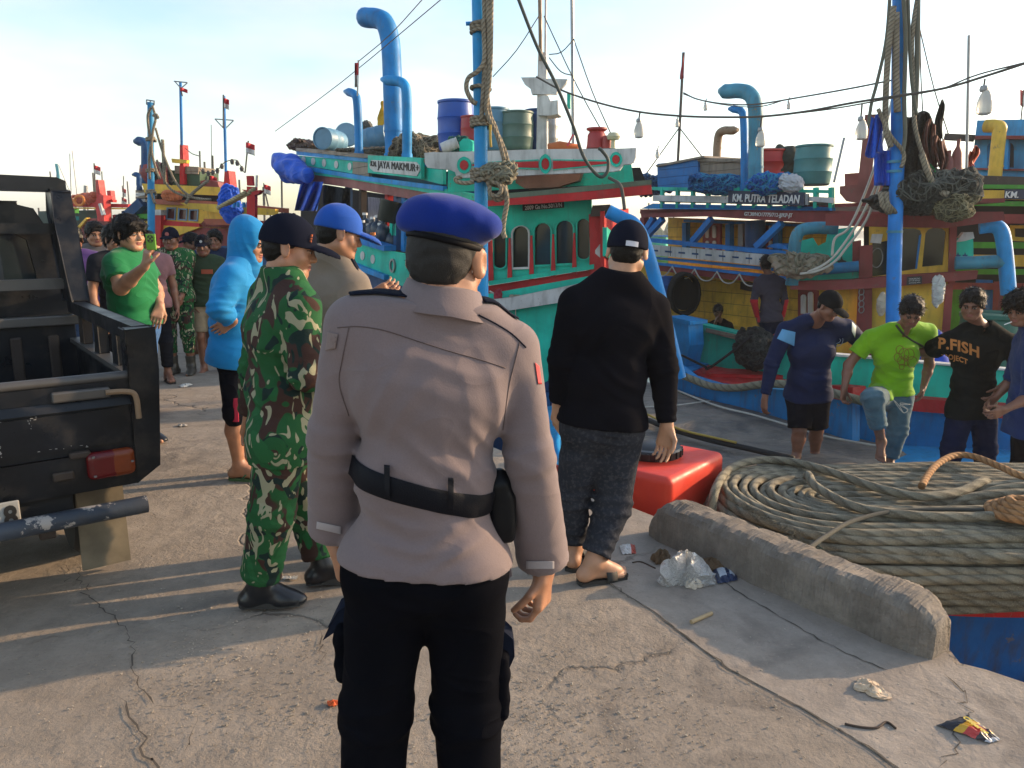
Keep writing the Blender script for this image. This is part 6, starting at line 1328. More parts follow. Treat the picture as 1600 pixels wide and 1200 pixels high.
# hull side towards the quay, with red gunwale
hl=[(1.2,4.62),(1.55,4.3),(2.0,4.08),(2.6,3.95),(3.3,3.95),(4.2,4.05),(5.5,4.35),(7,4.9)]
lf=[(1.2,4.62),(.58,5.8),(.18,7.3),(.28,9.3),(.9,10.2)]
def strip(l,zt,zb,flare,mat,name,th=.05):
 m=MB();P=catmull([Vector((x,y,0))for x,y in l],5);rows=[];N_=len(P)
 for i,q in enumerate(P):
  t=P[min(i+1,N_-1)]-P[max(0,i-1)];t.normalize();n=Vector((t.y,-t.x,0));sh=.10*(i/N_)**2
  rows.append([q+n*flare[0]+Vector((0,0,zt+sh)),q+n*(flare[0]*.5+flare[1]*.5)+Vector((0,0,(zt+zb)/2+sh)),q+n*flare[1]+Vector((0,0,zb+sh))])
 m.grid(rows,thick=(0,th,0));return m.build(name,mat,BN,smooth='auto')
strip(hl,-.49,-1.9,(0,-.25),paint('hull_deep_blue',(.006,.105,.36),.3,grime=.8),'hull_side');strip(hl,-.40,-.495,(.05,.04),M_red,'gunwale');strip(hl,-.95,-.985,(.0,-.01),paint('hull_light_line',(.02,.25,.60),.3),'rub_line')
strip(lf[::-1],-.42,-1.9,(.0,-.2),M_bluep,'hull_side');strip(lf[::-1],-.36,-.46,(.05,.05),M_red,'gunwale')
# tarpaulin over the fish hold
s=NT('hold_tarp');v=s.obj();c=s.mix(s.ramp(s.noise(v,2.2,6,.65,.6),(.32,0),(.66,1)),(.075,.068,.06),(.24,.205,.165));c=s.mix(s.math('MULTIPLY',s.ramp(s.noise(s.obj((.6,3,1),(0,0,.5)),5,6,.7),(.55,0),(.68,1)),.6),c,(.05,.055,.07));c=s.mix(s.math('MULTIPLY',s.ramp(s.noise(v,9,6,.75,1.5),(.66,0),(.70,1)),.7),c,(.5,.47,.42))
TARP=s.out(c,.6,s.bump(s.noise(s.obj((1,2.2,1),(0,0,.6)),2.6,6,.6,1.2),.8,.10))
tq=gz([(930,720),(985,600),(1062,611),(1180,655),(1300,690),(1420,722),(1330,740),(1240,760),(1100,800),(985,800)],zD+.06)
m=MB();nx,ny=40,40;A,Bq,Cq,Dq=G(905,770,-.40),G(965,585,-.40),G(1425,700,-.43),G(1180,830,-.43)
rows=[]
for i in range(nx+1):
 r_=[]
 for j in range(ny+1):
  u,w=i/nx,j/ny;p=(A.lerp(Bq,w)).lerp(Dq.lerp(Cq,w),u);e=min(u,1-u,w,1-w);r_.append(p+Vector((0,0,.018*math.sin(u*9+3*w)*math.sin(w*11+u*5)+.01*math.sin(w*31+u*13)-(.10 if e<.001 else 0))))
 rows.append(r_)
m.grid(rows);m.build('tarpaulin',TARP,None,'brown grey tarpaulin stretched over the fish hold of the near boat','tarpaulin',smooth=True)
ropething([q+Vector((0,0,.03))for q in gz([(1000,655),(1040,672),(1100,690),(1165,705),(1240,722)],-.39)],.028,plain('black_hem',(.015,.014,.013),.8),'black bolster rope across the tarpaulin');ropething([q+Vector((0,0,.04))for q in gz([(1005,650),(1060,676),(1115,690),(1150,698)],-.36)],.012,plain('yellow_cord',(.4,.28,.06),.9),'frayed yellow cord lying along the black bolster')
ropething(gz([(1058,610),(1120,634),(1180,649),(1250,670),(1300,684),(1400,702)],-.375),.012,M_lline,'white cord along the far edge of the tarpaulin');ropething(gz([(1000,636),(1050,634),(1110,626)],-.37),.008,M_lline,'thin pale cord lying across the tarpaulin near the black sleeve')
ropething(gz([(870,600),(885,640),(870,690),(880,730)],-.3),.03,M_lblue,'light blue rope fender left of the grey trousers')
m=MB();c=G(1347,716,-.49)
me=text_mesh('K.201',.20,.004,1.3,ext=.001);me.transform(Matrix.Translation(c)@Matrix.Rotation(.25,4,'Z'));link('deck_lettering',me,M_dblue,BN)
# red tank with a black screw lid
tcx=G(1040,745,-.02);tk=[]
TB=[G(905,838,.0),G(1096,822,-.05)]
fl_=G(985,745,.13);fr_=G(1048,752,.13);br_=G(1133,708,.13);bl_=G(1075,700,.13)
a=(br_-fr_).normalized();b=Vector((-a.y,a.x,0));Wd=(br_-fr_).length
top=[fr_,br_,br_+b*.62,fr_+b*.62]
cen=(top[0]+top[2])/2;Rt=Matrix(((a.x,b.x,0),(a.y,b.y,0),(0,0,1)))
def tp(x,y,z):return cen+a*x+b*y+Vector((0,0,z-.13))
REDT=NT('red_plastic_tank');v=REDT.obj();REDT.b.inputs['Subsurface Weight'].default_value=.1;REDT=REDT.out(REDT.mix(REDT.ramp(REDT.noise(v,5,5),(.3,0),(.7,1)),(.58,.034,.018),(.70,.055,.025)),REDT.ramp(REDT.noise(v,8,6),(.3,.40),(.7,.62)),REDT.bump(REDT.noise(v,5,3),.12,.02))
tank=solid('tank',[[rbox(tp(0,0,-.10),(Wd/2,.31,.24),R=Rt,rd=.045,k=.0),rbox(tp(0,0,-.40),(Wd/2+.03,.34,.14),R=Rt,rd=.04,k=.015),cone(tp(.01,.05,.10),tp(.01,.05,.185),.19,.175,k=.03),rbox(tp(0,0,-.245),(Wd/2+.012,.325,.012),R=Rt,rd=.01,k=.01),cutp(tp(0,0,.17),(0,0,1),k=0)]],.010,REDT,None,it=2,label='bright red plastic tank with a black screw lid behind the kerb',cat='tank')
m=MB();c=tp(.01,.05,.145);pr=[(.198,0),(.205,.012),(.205,.05),(.195,.062),(.16,.065),(.15,.058),(.12,.075),(.05,.088),(.01,.09)];m.lathe(c,pr,48)
for i in range(24):an=i*math.pi/12;m.box(c+Vector((math.cos(an)*.207,math.sin(an)*.207,.03)),(.012,.014,.045),rz=an)
m.build('screw_lid',plain('black_plastic_lid',(.012,.012,.013),.38),tank,smooth='auto')
# the great rope pile
RP1=ropem('pile_rope',(.12,.108,.078),(.265,.235,.165),.55,1.25)
pc=Vector((4.25,5.0,0));m=MB();random.seed(5)
# flemished oval coils: long ovals side by side in courses, top course open and disordered
def oval(cx,cy,ax_,ay,z,n=64,ph=0,jz=.012,jr=.012):
 k1_,k2_,k3=random.uniform(0,6.28),random.uniform(0,6.28),random.uniform(0,6.28);out=[]
 for i in range(n):
  t=2*math.pi*i/n;c_,s_=math.cos(t),math.sin(t);e=1+jr*math.sin(3*t+k1_)+jr*.6*math.sin(5*t+k2_)
  x=math.copysign(abs(c_)**.75,c_)*ax_*e;y=math.copysign(abs(s_)**.85,s_)*ay*e
  out.append(Vector((cx+x,cy+y,z+jz*math.sin(2*t+k3)+jz*.8*math.sin(7*t+k1_))))
 return out
RR=.0275;x_l,x_r,B0=1.29,7.6,.66;cy=4.54
def stadium(rd,z,n=150,wob=.010,wz=.008):
 p1,p2,p3,p4=[random.uniform(0,6.28)for _ in range(4)];out=[];xa,xb=x_l+B0,x_r-B0;S=xb-xa;T=2*S+2*math.pi*rd
 for i in range(n):
        # more points on the near arc than on the long straights
  d=T*i/n
  if d<math.pi*rd:a=math.pi/2+d/rd;x,y=xa+rd*math.cos(a),rd*math.sin(a);nx,ny=math.cos(a),math.sin(a)
  elif d<math.pi*rd+S:x,y=xa+d-math.pi*rd,-rd;nx,ny=0,-1
  elif d<2*math.pi*rd+S:a=-math.pi/2+(d-math.pi*rd-S)/rd;x,y=xb+rd*math.cos(a),rd*math.sin(a);nx,ny=math.cos(a),math.sin(a)
  else:x,y=xb-(d-2*math.pi*rd-S),rd;nx,ny=0,1
  w=wob*(math.sin(d*1.7+p1)+.6*math.sin(d*3.9+p2));out.append(Vector((x+nx*w,cy+y+ny*w,z+wz*(math.sin(d*2.1+p3)+.6*math.sin(d*5.3+p4)))))
 return out
for lay in range(9):
 z=-.43+RR+lay*RR*1.72;bul=[.0,.03,.05,.06,.065,.055,.035,.01,-.03][lay]
 for k in range(2):m.tube(stadium(B0+bul-k*RR*1.9,z+random.uniform(-.004,.004)),RR*random.uniform(.94,1.06),9,closed=True)
for k in range(16):
 rd=B0-.06-k*RR*1.98
 if rd<.03:break
 m.tube(stadium(rd,.0-.0022*k+.006*(k%2),wob=.012,wz=.009),RR*random.uniform(.92,1.06),9,closed=True)
for k in range(13):
 y0=cy-.58+k*.055+random.uniform(-.015,.015);x0=random.uniform(2.6,3.6);ln=random.uniform(2.6,4.2);y1=y0+random.uniform(.10,.30);zz=.042+.008*(k%3)
 m.tube(catmull([Vector((x0-.25,y0-.05,zz-.12)),Vector((x0+.1,y0,zz)),Vector((x0+ln*.35,y0+.02,zz)),Vector((x0+ln*.7,(y0+y1)/2,zz)),Vector((x0+ln,y1,zz)),Vector((x0+ln+.4,y1+.05,zz-.12))],8),RR*random.uniform(.9,1.05),9)
for pts in([(1118,765),(1140,733),(1185,719),(1240,722),(1300,738),(1370,762),(1440,776),(1500,768),(1540,752)],[(1262,742),(1275,760),(1330,790),(1400,803),(1500,808),(1640,806)]):
 q=[G(x,y,.055)for x,y in pts];q=[q[0]+(q[0]-q[1])*.2-Vector((0,0,.14))]+q+[q[-1]+(q[-1]-q[-2])*.4-Vector((0,0,.14))];m.tube(catmull(q,8),RR,9)
for k in range(9):
 q=random.uniform(1.9,6);yb=cy-B0-.065;z=-.34+k*.03;m.tube(catmull([Vector((q-1.2,yb+.06,z)),Vector((q-.4,yb-.012,z+.02)),Vector((q+.5,yb-.015,z+.05)),Vector((q+1.4,yb+.06,z+.06))],8),RR*.95,9)
for k in range(420):
 q=Vector((random.uniform(1.5,4.6),cy-B0-.085+random.uniform(0,.02),random.uniform(-.42,-.02)));m.tube([q,q+Vector((random.gauss(0,.012),-random.uniform(.0,.012),random.gauss(-.012,.010)))],.0009,3,caps=False)
pile=m.build('rope_pile',RP1,None,'huge oval pile of thick grey green hawser coiled on the near boat deck','rope pile',smooth=True)
m=MB();m.prism([Vector((x_l+.5+(0 if k in(0,3)else 5.2),cy-.42+(.84 if k>1 else 0),-.05))for k in range(4)],(0,0,-.45));m.build('pile_core',plain('rope_dark',(.05,.045,.03),.95),pile)
ropething([G(x,y,.09)for x,y in((1655,752),(1600,745),(1560,728),(1520,713),(1490,712),(1465,725),(1450,742),(1440,760))],.022,M_ropeo,'orange brown rope arching over the rope pile in front of the black shirted man',n=12,sm=10)
m=MB()
for k in range(4):m.tube(coil_round(G(1592,800,.075)+Vector((0,0,k*.02)),(.15-k*.032),1,0,0,0),.022,10,closed=True)
m.build('rope',M_ropeo,None,'small orange rope coil lying on the rope pile at the right edge','rope',smooth=True)
ropething([G(x,y,.065)for x,y in((1262,858),(1290,838),(1330,815),(1390,800),(1460,796),(1540,797),(1580,799))],.013,plain('dark_cord',(.06,.06,.05),.9,bump=.6,bs=200),'thin dark cord tied across the rope pile')
m=MB();random.seed(61);c=G(1268,864,-.02)
for k in range(60):
 a=c+Vector((random.gauss(0,.012),random.gauss(-.01,.012),random.gauss(.02,.02)));d=Vector((random.gauss(0,.6),random.gauss(-.2,.4),random.gauss(-.9,.7))).normalized();m.tube(catmull([a,a+d*.03+Vector((0,-.006,0)),a+d*.06+Vector((random.gauss(0,.012),-.004,-.01))],3),random.choice((.0022,.003,.005)),5)
m.build('frayed_knot',plain('knot_teal',(.05,.075,.07),.95),None,'frayed teal grey twine knot tying the dark cord to the rope pile','knot',smooth=True)
m=MB()
for k in range(420):
 t=random.random();p=G(1160+110*t,790+62*t,.045+.0*t)+Vector((random.gauss(0,.014),random.gauss(0,.014),random.uniform(-.01,.008)));d=Vector((random.gauss(.5,.6),random.gauss(-.5,.6),random.gauss(.1,.5))).normalized();m.tube([p,p+d*.022],.0016,3,caps=False)
m.build('frayed_strand',M_ropeg,pile)
# ===== black pickup truck, tail towards us
TU=Vector((-.791,-.612,0));TV=Vector((-.612,.791,0));T0=Vector((-1.60,3.40,0))
VO=0
def t3(u,v_,z):return T0+TU*u+TV*(v_+VO)+Vector((0,0,z))
TR=empty('pickup_truck',t3(.8,1.5,0),'worn black pickup truck with an open slatted bed and a roll bar','pickup truck')
s=NT('truck_black');v=s.obj();c=s.mix(s.ramp(s.noise(v,3,6),(.35,0),(.7,1)),(.003,.004,.006),(.011,.014,.020));c=s.mix(s.math('MULTIPLY',s.ramp(s.noise(v,5,6,.65),(.5,0),(.75,1)),.22),c,(.16,.13,.10));n2=s.noise(s.obj((1,1,1.3)),15,8,.75);ch=s.ramp(n2,(.705,0),(.715,1));c=s.mix(s.math('MULTIPLY',ch,.8),c,(.30,.25,.22))
s.b.inputs['Specular IOR Level'].default_value=.3;TBK=s.out(c,s.ramp(s.noise(v,7,5),(.3,.25),(.7,.5)),s.bump(n2,.15,.003));M_rub=plain('mud_rubber',(.20,.17,.12),.85,var=.4);M_chr=paint('chipped_bumper',(.05,.065,.09),.9,(.32,.30,.28),rough=.35);M_tyre=plain('tyre',(.02,.02,.02),.9)
MUT=Matrix(((TU.x,TV.x,0,0),(TU.y,TV.y,0,0),(0,0,1,0),(0,0,0,1)))
def tbox(name,u0,u1,v0,v1,z0,z1,mat,parent=TR,bevel=.008):
 m=MB();M=Matrix.Translation(t3((u0+u1)/2,(v0+v1)/2,(z0+z1)/2))@MUT;m.box(None,(u1-u0,v1-v0,z1-z0),M=M);return m.build(name,mat,parent,bevel=bevel)
def tprism(name,l,ext,mat,parent=TR,bevel=.006,holes=()):
 m=MB();e=TU*ext[0]+TV*ext[1]+Vector((0,0,ext[2]));m.prism([t3(*q)for q in l],e,[[t3(*q)for q in h]for h in holes]);return m.build(name,mat,parent,bevel=bevel)
W_=1.62
tprism('tailgate',[(.12,-.01,.67),(.12,-.01,.965),(W_-.12,-.01,.965),(W_-.12,-.01,.67)],(0,.05,0),TBK);tprism('tailgate_ridge',[(.12,-.035,.865),(.12,-.02,.90),(W_-.12,-.02,.90),(W_-.12,-.035,.865)],(0,.02,0),TBK)
tprism('tailgate_panel',[(.17,-.022,.70),(.17,-.022,.85),(W_-.17,-.022,.85),(W_-.17,-.022,.70)],(0,.015,0),TBK)
m=MB();m.tube([t3(.12,.01,.985),t3(W_-.12,.01,.985)],.022,12);m.build('tailgate_top',plain('worn_rail',(.09,.085,.08),.4,.2),TR,smooth='auto')
tbox('latch',.20,.42,-.045,-.01,.905,.95,plain('worn_rail',(.09,.085,.08),.4,.2));m=MB();m.tube(catmull([t3(.22,-.05,.93),t3(.14,-.055,.925),t3(.105,-.055,.90),t3(.10,-.055,.80)],4),.012,8);m.build('latch_hook',M_rust,TR,smooth='auto')
for u,nm in((0,1),(W_-.12,0)):tprism('corner_post',[(u+.03*nm,-.03,.57-.06*(1-nm)),(u,-.03,1.0),(u,-.03,1.19),(u+.12,-.03,1.19),(u+.12,-.03,.57-.06*nm)],(0,.10,0),TBK)
tprism('rear_panel',[(.125,-.025,.505),(.125,-.025,.66),(W_-.125,-.025,.66),(W_-.125,-.025,.505)],(0,.05,0),TBK)
for u in(.125,W_-.315):
 lf_=solid('tail_lamp',[[rbox(t3(u+.10,-.035,.612),(.096,.030,.062),R=MUT.to_3x3(),rd=.028)]],.006,None,TR,it=1,region=lambda c,u=u:(((c-np.array(t3(u+.15,0,0)))@np.array(TU))<-.06).astype(int),mats=[plain('lamp_red',(.12,.006,.008),.25,bump=.15,bs=150,var=.3),plain('lamp_amber',(.19,.035,.008),.25,bump=.15,bs=150,var=.3)])
 for a_,b_ in((.17,.655),(.17,.57),(.02,.612)):m=MB();m.lathe(t3(u+a_,-.068,b_),[(.006,0),(.006,.006)],8);m.build('screw',M_steel,lf_)
tbox('plate_lamp',.37,.45,-.05,-.03,.57,.61,M_dwood);tbox('number_plate',.58,.92,-.07,-.06,.40,.53,plain('plate_white',(.35,.35,.33),.5,bump=.3));MT=M_black
me=text_mesh('K 8',.12,.004,.8,ext=.001);me.transform(Matrix.Translation(t3(.66,-.074,.465))@(MUT@Matrix.Rotation(math.pi/2,4,'X')@Matrix.Rotation(math.pi,4,'Y').inverted()));link('plate_lettering',me,M_black,TR)
m=MB();m.tube([t3(.12,-.15,.435),t3(W_-.12,-.15,.435)],.038,16);m.build('bumper_tube',M_chr,TR,smooth='auto');0
for u in(.5,W_-.5):tbox('bumper_bracket',u-.03,u+.03,-.14,.1,.36,.42,M_dwood)
tprism('mud_flap',[(.14,.25,.04),(.145,.25,.55),(.335,.25,.55),(.34,.25,.04)],(0,.012,0),M_rub);tprism('mud_flap',[(W_-.34,.25,.04),(W_-.335,.25,.55),(W_-.145,.25,.55),(W_-.14,.25,.04)],(0,.012,0),M_rub)
def wheel(u,v_):
 M=Matrix.Translation(t3(u,v_,.34))@MUT@Matrix.Rotation(math.pi/2,4,'Y');w=empty('wheel',t3(u,v_,.34));w.parent=TR;w.location=t3(u,v_,.34)-Vector(TR.location);w['_w']=list(t3(u,v_,.34))
 def lat(pr,mat,nm):
  m=MB();m.lathe((0,0,0),pr,36);m.v=[M@q for q in m.v];m.build(nm,mat,w,smooth='auto')
 lat([(.2,-.1),(.32,-.10),(.338,-.08),(.34,0),(.338,.08),(.32,.10),(.2,.1)],M_tyre,'tyre');lat([(.05,-.105),(.19,-.103),(.2,-.09),(.2,.09),(.19,.103),(.05,.105)],M_steel,'rim')
for u in(.24,W_-.24):wheel(u,.68);wheel(u,3.4)
SCR=plain('scratch_white',(.42,.40,.38),.7);m=MB();random.seed(77)
for(u0,z0,u1,z1,n_)in((.45,.85,.78,.852,16),(.50,.845,.50,.80,5),(.62,.79,.62,.70,12),(.30,.70,.52,.715,8),(.36,.905,.36,.94,3),(.20,.665,.42,.66,7),(1.0,.85,1.4,.84,12)):
 for i in range(n_):
  t=random.random();u=u0+(u1-u0)*t+random.gauss(0,.004);z=z0+(z1-z0)*t+random.gauss(0,.003);w,h_=(random.uniform(.003,.014),random.uniform(.0015,.004))if abs(u1-u0)>abs(z1-z0)else(random.uniform(.0015,.004),random.uniform(.003,.014));m.prism([t3(u,-.024,z),t3(u+w,-.024,z+h_*.3),t3(u+w*.8,-.024,z+h_),t3(u+w*.1,-.024,z+h_*.8)],TV*-.001)
m.build('paint_chips',SCR,TR)
for v_ in(.9,1.6):tbox('side_hinge',-.012,.0,v_,v_+.08,.70,.76,M_dwood)
for u in(.30,W_-.36):tbox('tailgate_hinge',u,u+.08,-.045,-.01,.655,.685,M_dwood)
# bed: open slatted side with a heavy top rail
for u in(0,W_-.07):
 tprism('bed_rail',[(u,.07,1.12),(u,.07,1.19),(u,1.85,1.19),(u,1.85,1.12)],(.07,0,0),TBK)
 tprism('bed_side',[(u+.01,.07,.60),(u+.01,.07,.93),(u+.01,1.85,.93),(u+.01,1.85,.60)],(.04,0,0),TBK);tprism('bed_ledge',[(u-.005,.07,.93),(u-.005,.07,.955),(u-.005,1.85,.955),(u-.005,1.85,.93)],(.085,0,0),plain('worn_rail',(.09,.085,.08),.4,.2))
 for v_ in(.5,.98,1.45):tprism('stake',[(u+.01,v_,.955),(u+.01,v_+.10,.955),(u+.01,v_+.10,1.12),(u+.01,v_,1.12)],(.05,0,0),M_dwood if v_>1.2 else TBK)
tbox('bed_floor',.04,W_-.04,0,1.85,.60,.64,M_dwood);tbox('bed_front',.04,W_-.04,1.83,1.87,.62,1.10,TBK)
for i in range(7):tbox('bed_rib',.14+i*.2,.20+i*.2,1.81,1.83,.66,.98,M_dwood,bevel=.01)
tbox('bed_cross_rail',.0,W_,1.79,1.86,1.04,1.10,plain('worn_rail',(.09,.085,.08),.4,.2))
tbox('chassis',.38,W_-.38,.0,4.6,.42,.54,M_dark);tbox('axle',.25,W_-.25,.62,.74,.28,.38,M_dwood)
# roll bar: sloping side plates and a top hoop
VO=.30
for u in(-.03,W_-.07):tprism('roll_bar_leg',[(u,1.38,1.19),(u,1.66,1.19),(u,1.92,1.74),(u,1.92,1.885),(u,1.74,1.86),(u,1.62,1.66)],(.10,0,0),TBK,bevel=.012)
tprism('roll_bar_top',[(-.03,1.80,1.86),(-.03,1.80,1.93),(.02,1.80,1.95),(W_-.02,1.80,1.97),(W_+.03,1.80,1.88),(W_+.03,1.80,1.86)],(0,.12,0),TBK);tprism('roll_bar_mid',[(.0,1.72,1.60),(.0,1.72,1.66),(W_,1.72,1.66),(W_,1.72,1.60)],(0,.08,0),TBK);tprism('roll_bar_low',[(.0,1.60,1.26),(.0,1.60,1.32),(W_,1.60,1.32),(W_,1.60,1.26)],(0,.06,0),plain('worn_rail',(.09,.085,.08),.4,.2))
for u in(.38,.9):tprism('roll_bar_stay',[(u,1.70,1.30),(u+.05,1.70,1.30),(u+.05,1.74,1.62),(u,1.74,1.62)],(0,.05,0),TBK)
# cab
cb=[(-.02,2.0,.5),(-.02,2.0,1.25),(.05,2.08,1.58),(.14,2.14,1.76),(.34,2.2,1.81),(W_-.34,2.2,1.81),(W_-.2,2.14,1.76),(W_-.14,2.08,1.62),(W_-.06,2.0,1.15),(W_-.06,2.0,.5)]
rw=[(.16,2.03,1.26),(.20,2.08,1.56),(.28,2.10,1.6),(W_-.34,2.10,1.6),(W_-.26,2.08,1.56),(W_-.2,2.03,1.26)]
def flat(l,v0):return[(u,v0,z)for u,_,z in l]
tprism('cab_back',flat(cb,2.02),(0,.05,0),TBK,holes=[flat(rw,2.02)]);tprism('cab_shell',flat(cb,2.08),(0,.25,0),TBK,holes=[flat(rw,2.08)]);tprism('rear_window',flat(rw,2.045),(0,.012,0),plain('tinted_glass',(.02,.03,.035),.06,bump=.02),bevel=0)
tprism('window_sticker',[(.62,2.035,1.63),(.62,2.035,1.70),(1.1,2.035,1.70),(1.1,2.035,1.63)],(0,-.02,0),plain('pale_sticker',(.30,.33,.34),.5));tprism('third_lamp',[(.45,2.01,1.655),(.45,2.01,1.69),(.60,2.01,1.69),(.60,2.01,1.655)],(0,-.02,0),M_dark)
for u0,u1 in((.06,.12),(W_-.12,W_-.06)):
 tprism('cab_side',[(u0,2.3,.5),(u0,3.9,.5),(u0,4.9,.5),(u0,4.9,.98),(u0,3.75,1.08),(u0,2.3,1.12)],(u1-u0,0,0),TBK);tprism('door_pillar',[(u0+.05,2.3,1.12),(u0+.05,2.36,1.12),(u0+.1,2.40,1.74),(u0+.1,2.3,1.76)],(u1-u0,0,0),TBK);tprism('windscreen_pillar',[(u0+.04,3.75,1.08),(u0+.04,3.82,1.08),(u0+.1,3.2,1.75),(u0+.1,3.13,1.75)],(u1-u0,0,0),TBK)
tprism('roof',[(.20,2.3,1.765),(W_-.2,2.3,1.765),(W_-.24,3.15,1.78),(.24,3.15,1.78)],(0,0,.05),TBK);tprism('bonnet',[(.1,3.75,1.04),(W_-.1,3.75,1.04),(W_-.15,4.9,.94),(.15,4.9,.94)],(0,0,-.05),TBK);tprism('front_grille',[(.1,4.86,.45),(W_-.1,4.86,.45),(W_-.1,4.86,.95),(.1,4.86,.95)],(0,.08,0),TBK)
tprism('windscreen',[(.16,3.78,1.08),(W_-.16,3.78,1.08),(W_-.24,3.2,1.74),(.24,3.2,1.74)],(0,.01,.01),plain('tinted_glass',(.02,.03,.035),.06,bump=.02),bevel=0)
for u in(.35,W_-.75):tbox('seat',u,u+.42,2.5,2.62,.8,1.45,M_dark,bevel=.04)
VO=0
# litter on the quay
def crumple(name,c,r_,mat,label,cat,flat=.5,seed=0,h=.005,thin=False):
 random.seed(seed);c=Vector(c);c.z=.006;m=MB();n=15;ph=[random.uniform(0,6.28)for _ in range(9)];rows=[]
 for i in range(n):
  r_w=[]
  for j in range(n*2):
   a=math.pi*j/n;q=i/(n-1);el=1.25*q*math.pi/2;rad=r_*math.sin(min(el,1.9))*(1+.22*math.sin(2*a+ph[0])+.16*math.sin(3*a+ph[1])+.12*math.sin(5*a+ph[2]))*random.uniform(.86,1.12)
   z=r_*flat*max(0,math.cos(el))*(1+.3*math.sin(4*a+ph[3]+6*q))+r_*flat*random.uniform(0,.28)*(q<.95);r_w.append(c+Vector((math.cos(a)*rad,math.sin(a)*rad,max(0,z))))
  rows.append(r_w+[r_w[0]])
 m.grid(rows);return m.build(name,mat,None,label,cat)
fm=NT('clear_film');fm.b.inputs['Transmission Weight'].default_value=.55;fm.b.inputs['Alpha'].default_value=.8;FILM=fm.out((.72,.70,.66),.28,fm.bump(fm.noise(fm.obj(),38,5,.6,2),.9,.02))
c=G(1070,908);bg_=crumple('plastic_bag',c+Vector((0,0,.0)),.10,FILM,'clear white plastic bag with a crumpled tissue inside lying against the kerb','bag',1.0,3);crumple('tissue',G(1083,918),.035,plain('tissue',(.60,.52,.42),.9,bump=.5),'crumpled beige tissue in front of the clear bag','tissue',.8,4,.003)
crumple('paper',G(1360,1080),.05,plain('beige_paper',(.60,.46,.32),.85,bump=.5),'crumpled beige paper lying on the sunlit slab','paper',.35,5,.004);crumple('paper',G(289,604),.06,plain('white_paper',(.6,.58,.54),.85,bump=.5),'crumpled white paper on the quay left of the light blue hoodie','paper',.3,6,.005);crumple('paper',G(285,666),.035,plain('grey_paper',(.4,.37,.33),.85),'small torn grey paper on the quay','paper',.3,7,.004)
crumple('peel',G(521,1102),.018,plain('orange_peel',(.60,.10,.015),.5),'small orange scrap of peel left of the black trousers','peel',.5,8,.002);crumple('leaf_litter',G(1032,880),.04,plain('dead_leaf',(.14,.09,.05),.9,bump=.8),'brown dead leaves caught against the kerb beside the bag','leaves',1.2,9,.004);crumple('leaf_litter',G(1110,888),.05,plain('dead_leaf',(.14,.09,.05),.9,bump=.8),'dry debris between the bag and the kerb','debris',.7,10,.004)
crumple('peel',G(908,832),.03,plain('tan_peel',(.45,.30,.13),.8),'tan scrap on the ground between the grey trouser legs','scrap',.8,11,.003)
def packet(l,mat,stripes,name,label,z=.02,dome=.018,seed=0):
 random.seed(seed);q=[G(x,y,.004)for x,y in l];m=MB();rows=[]
 for i in range(13):
  r_=[]
  for j in range(13):u,w=i/12,j/12;p=q[0].lerp(q[1],u).lerp(q[3].lerp(q[2],u),w);e=min(u,1-u,w,1-w);r_.append(p+Vector((0,0,.002+dome*min(1,e*4)+random.uniform(0,.006))))
  rows.append(r_)
 m.grid(rows);
 for k,f in enumerate(m.f):u,w=(k//12)/12,(k%12)/12;m.m[k]=stripes(u,w)
 return m.build(name,mat,None,label,'wrapper')
pk=lambda n,c:plain(n,c,.3,bump=.5,bs=40)
packet([(1462,1134),(1512,1119),(1564,1158),(1545,1163)],[pk('pk_black',(.03,.025,.03)),pk('pk_red',(.5,.05,.04)),pk('pk_yel',(.65,.36,.03)),pk('pk_grey',(.4,.4,.42))],lambda u,w:2 if.28<w<.42 or(u>.7 and.5<w<.8)else(1 if.42<=w<.75 and u<.65 else(3 if w>.88 else 0)),'snack_wrapper','black, red and yellow snack wrapper on the sunlit slab at the lower right',seed=1)
q0,q1=G(1518,1121,.03),G(1560,1150,.03);me=text_mesh('Cheeros',.026,.001,1.0,ext=.0004);dx=(q1-q0).normalized();an=math.atan2(dx.y,dx.x);me.transform(Matrix.Translation((q0+q1)/2+Vector((-.03,.0,.006)))@Matrix.Rotation(an,4,'Z'));link('wrapper_lettering',me,pk('pk_yel2',(.75,.55,.05)),bpy.data.objects['snack_wrapper'])
packet([(1112,890),(1146,886),(1153,908),(1122,914)],[pk('pk_navy',(.015,.03,.08)),pk('pk_pale',(.55,.6,.66))],lambda u,w:1 if(.1<w<.75 and(.12<u<.5 or.62<u<.9))else 0,'sachet','dark blue sachet with pale panels lying by the kerb',seed=2);packet([(968,854),(992,853),(994,866),(972,867)],[pk('pk_white',(.6,.58,.55)),pk('pk_redb',(.45,.08,.05))],lambda u,w:1 if u>.6 else 0,'sachet','small white and red sachet near the sandalled foot',seed=3)
packet([(440,902),(466,901),(464,907),(443,906)],[plain('white_paper',(.6,.58,.54),.85)],lambda u,w:0,'paper_slip','small white paper slip behind the soldier boot',dome=.002,seed=4)
m=MB();m.tube([G(1080,972,.012),G(1112,958,.012)],.009,10);m.build('stick',plain('bamboo_stub',(.42,.30,.16),.7),None,'short tan stub of wood on the slab','stick',smooth='auto');ropething([G(x,y,.008)for x,y in((1320,1131),(1345,1136),(1370,1137),(1385,1128),(1400,1138))],.004,plain('twig',(.06,.04,.03),.9),'dark crooked twig on the slab',cat='twig',name='twig');ropething([G(x,y,.006)for x,y in((988,879),(1002,878),(1024,888))],.004,plain('twig',(.06,.04,.03),.9),'dark twig beside the small sachet',cat='twig',name='twig')
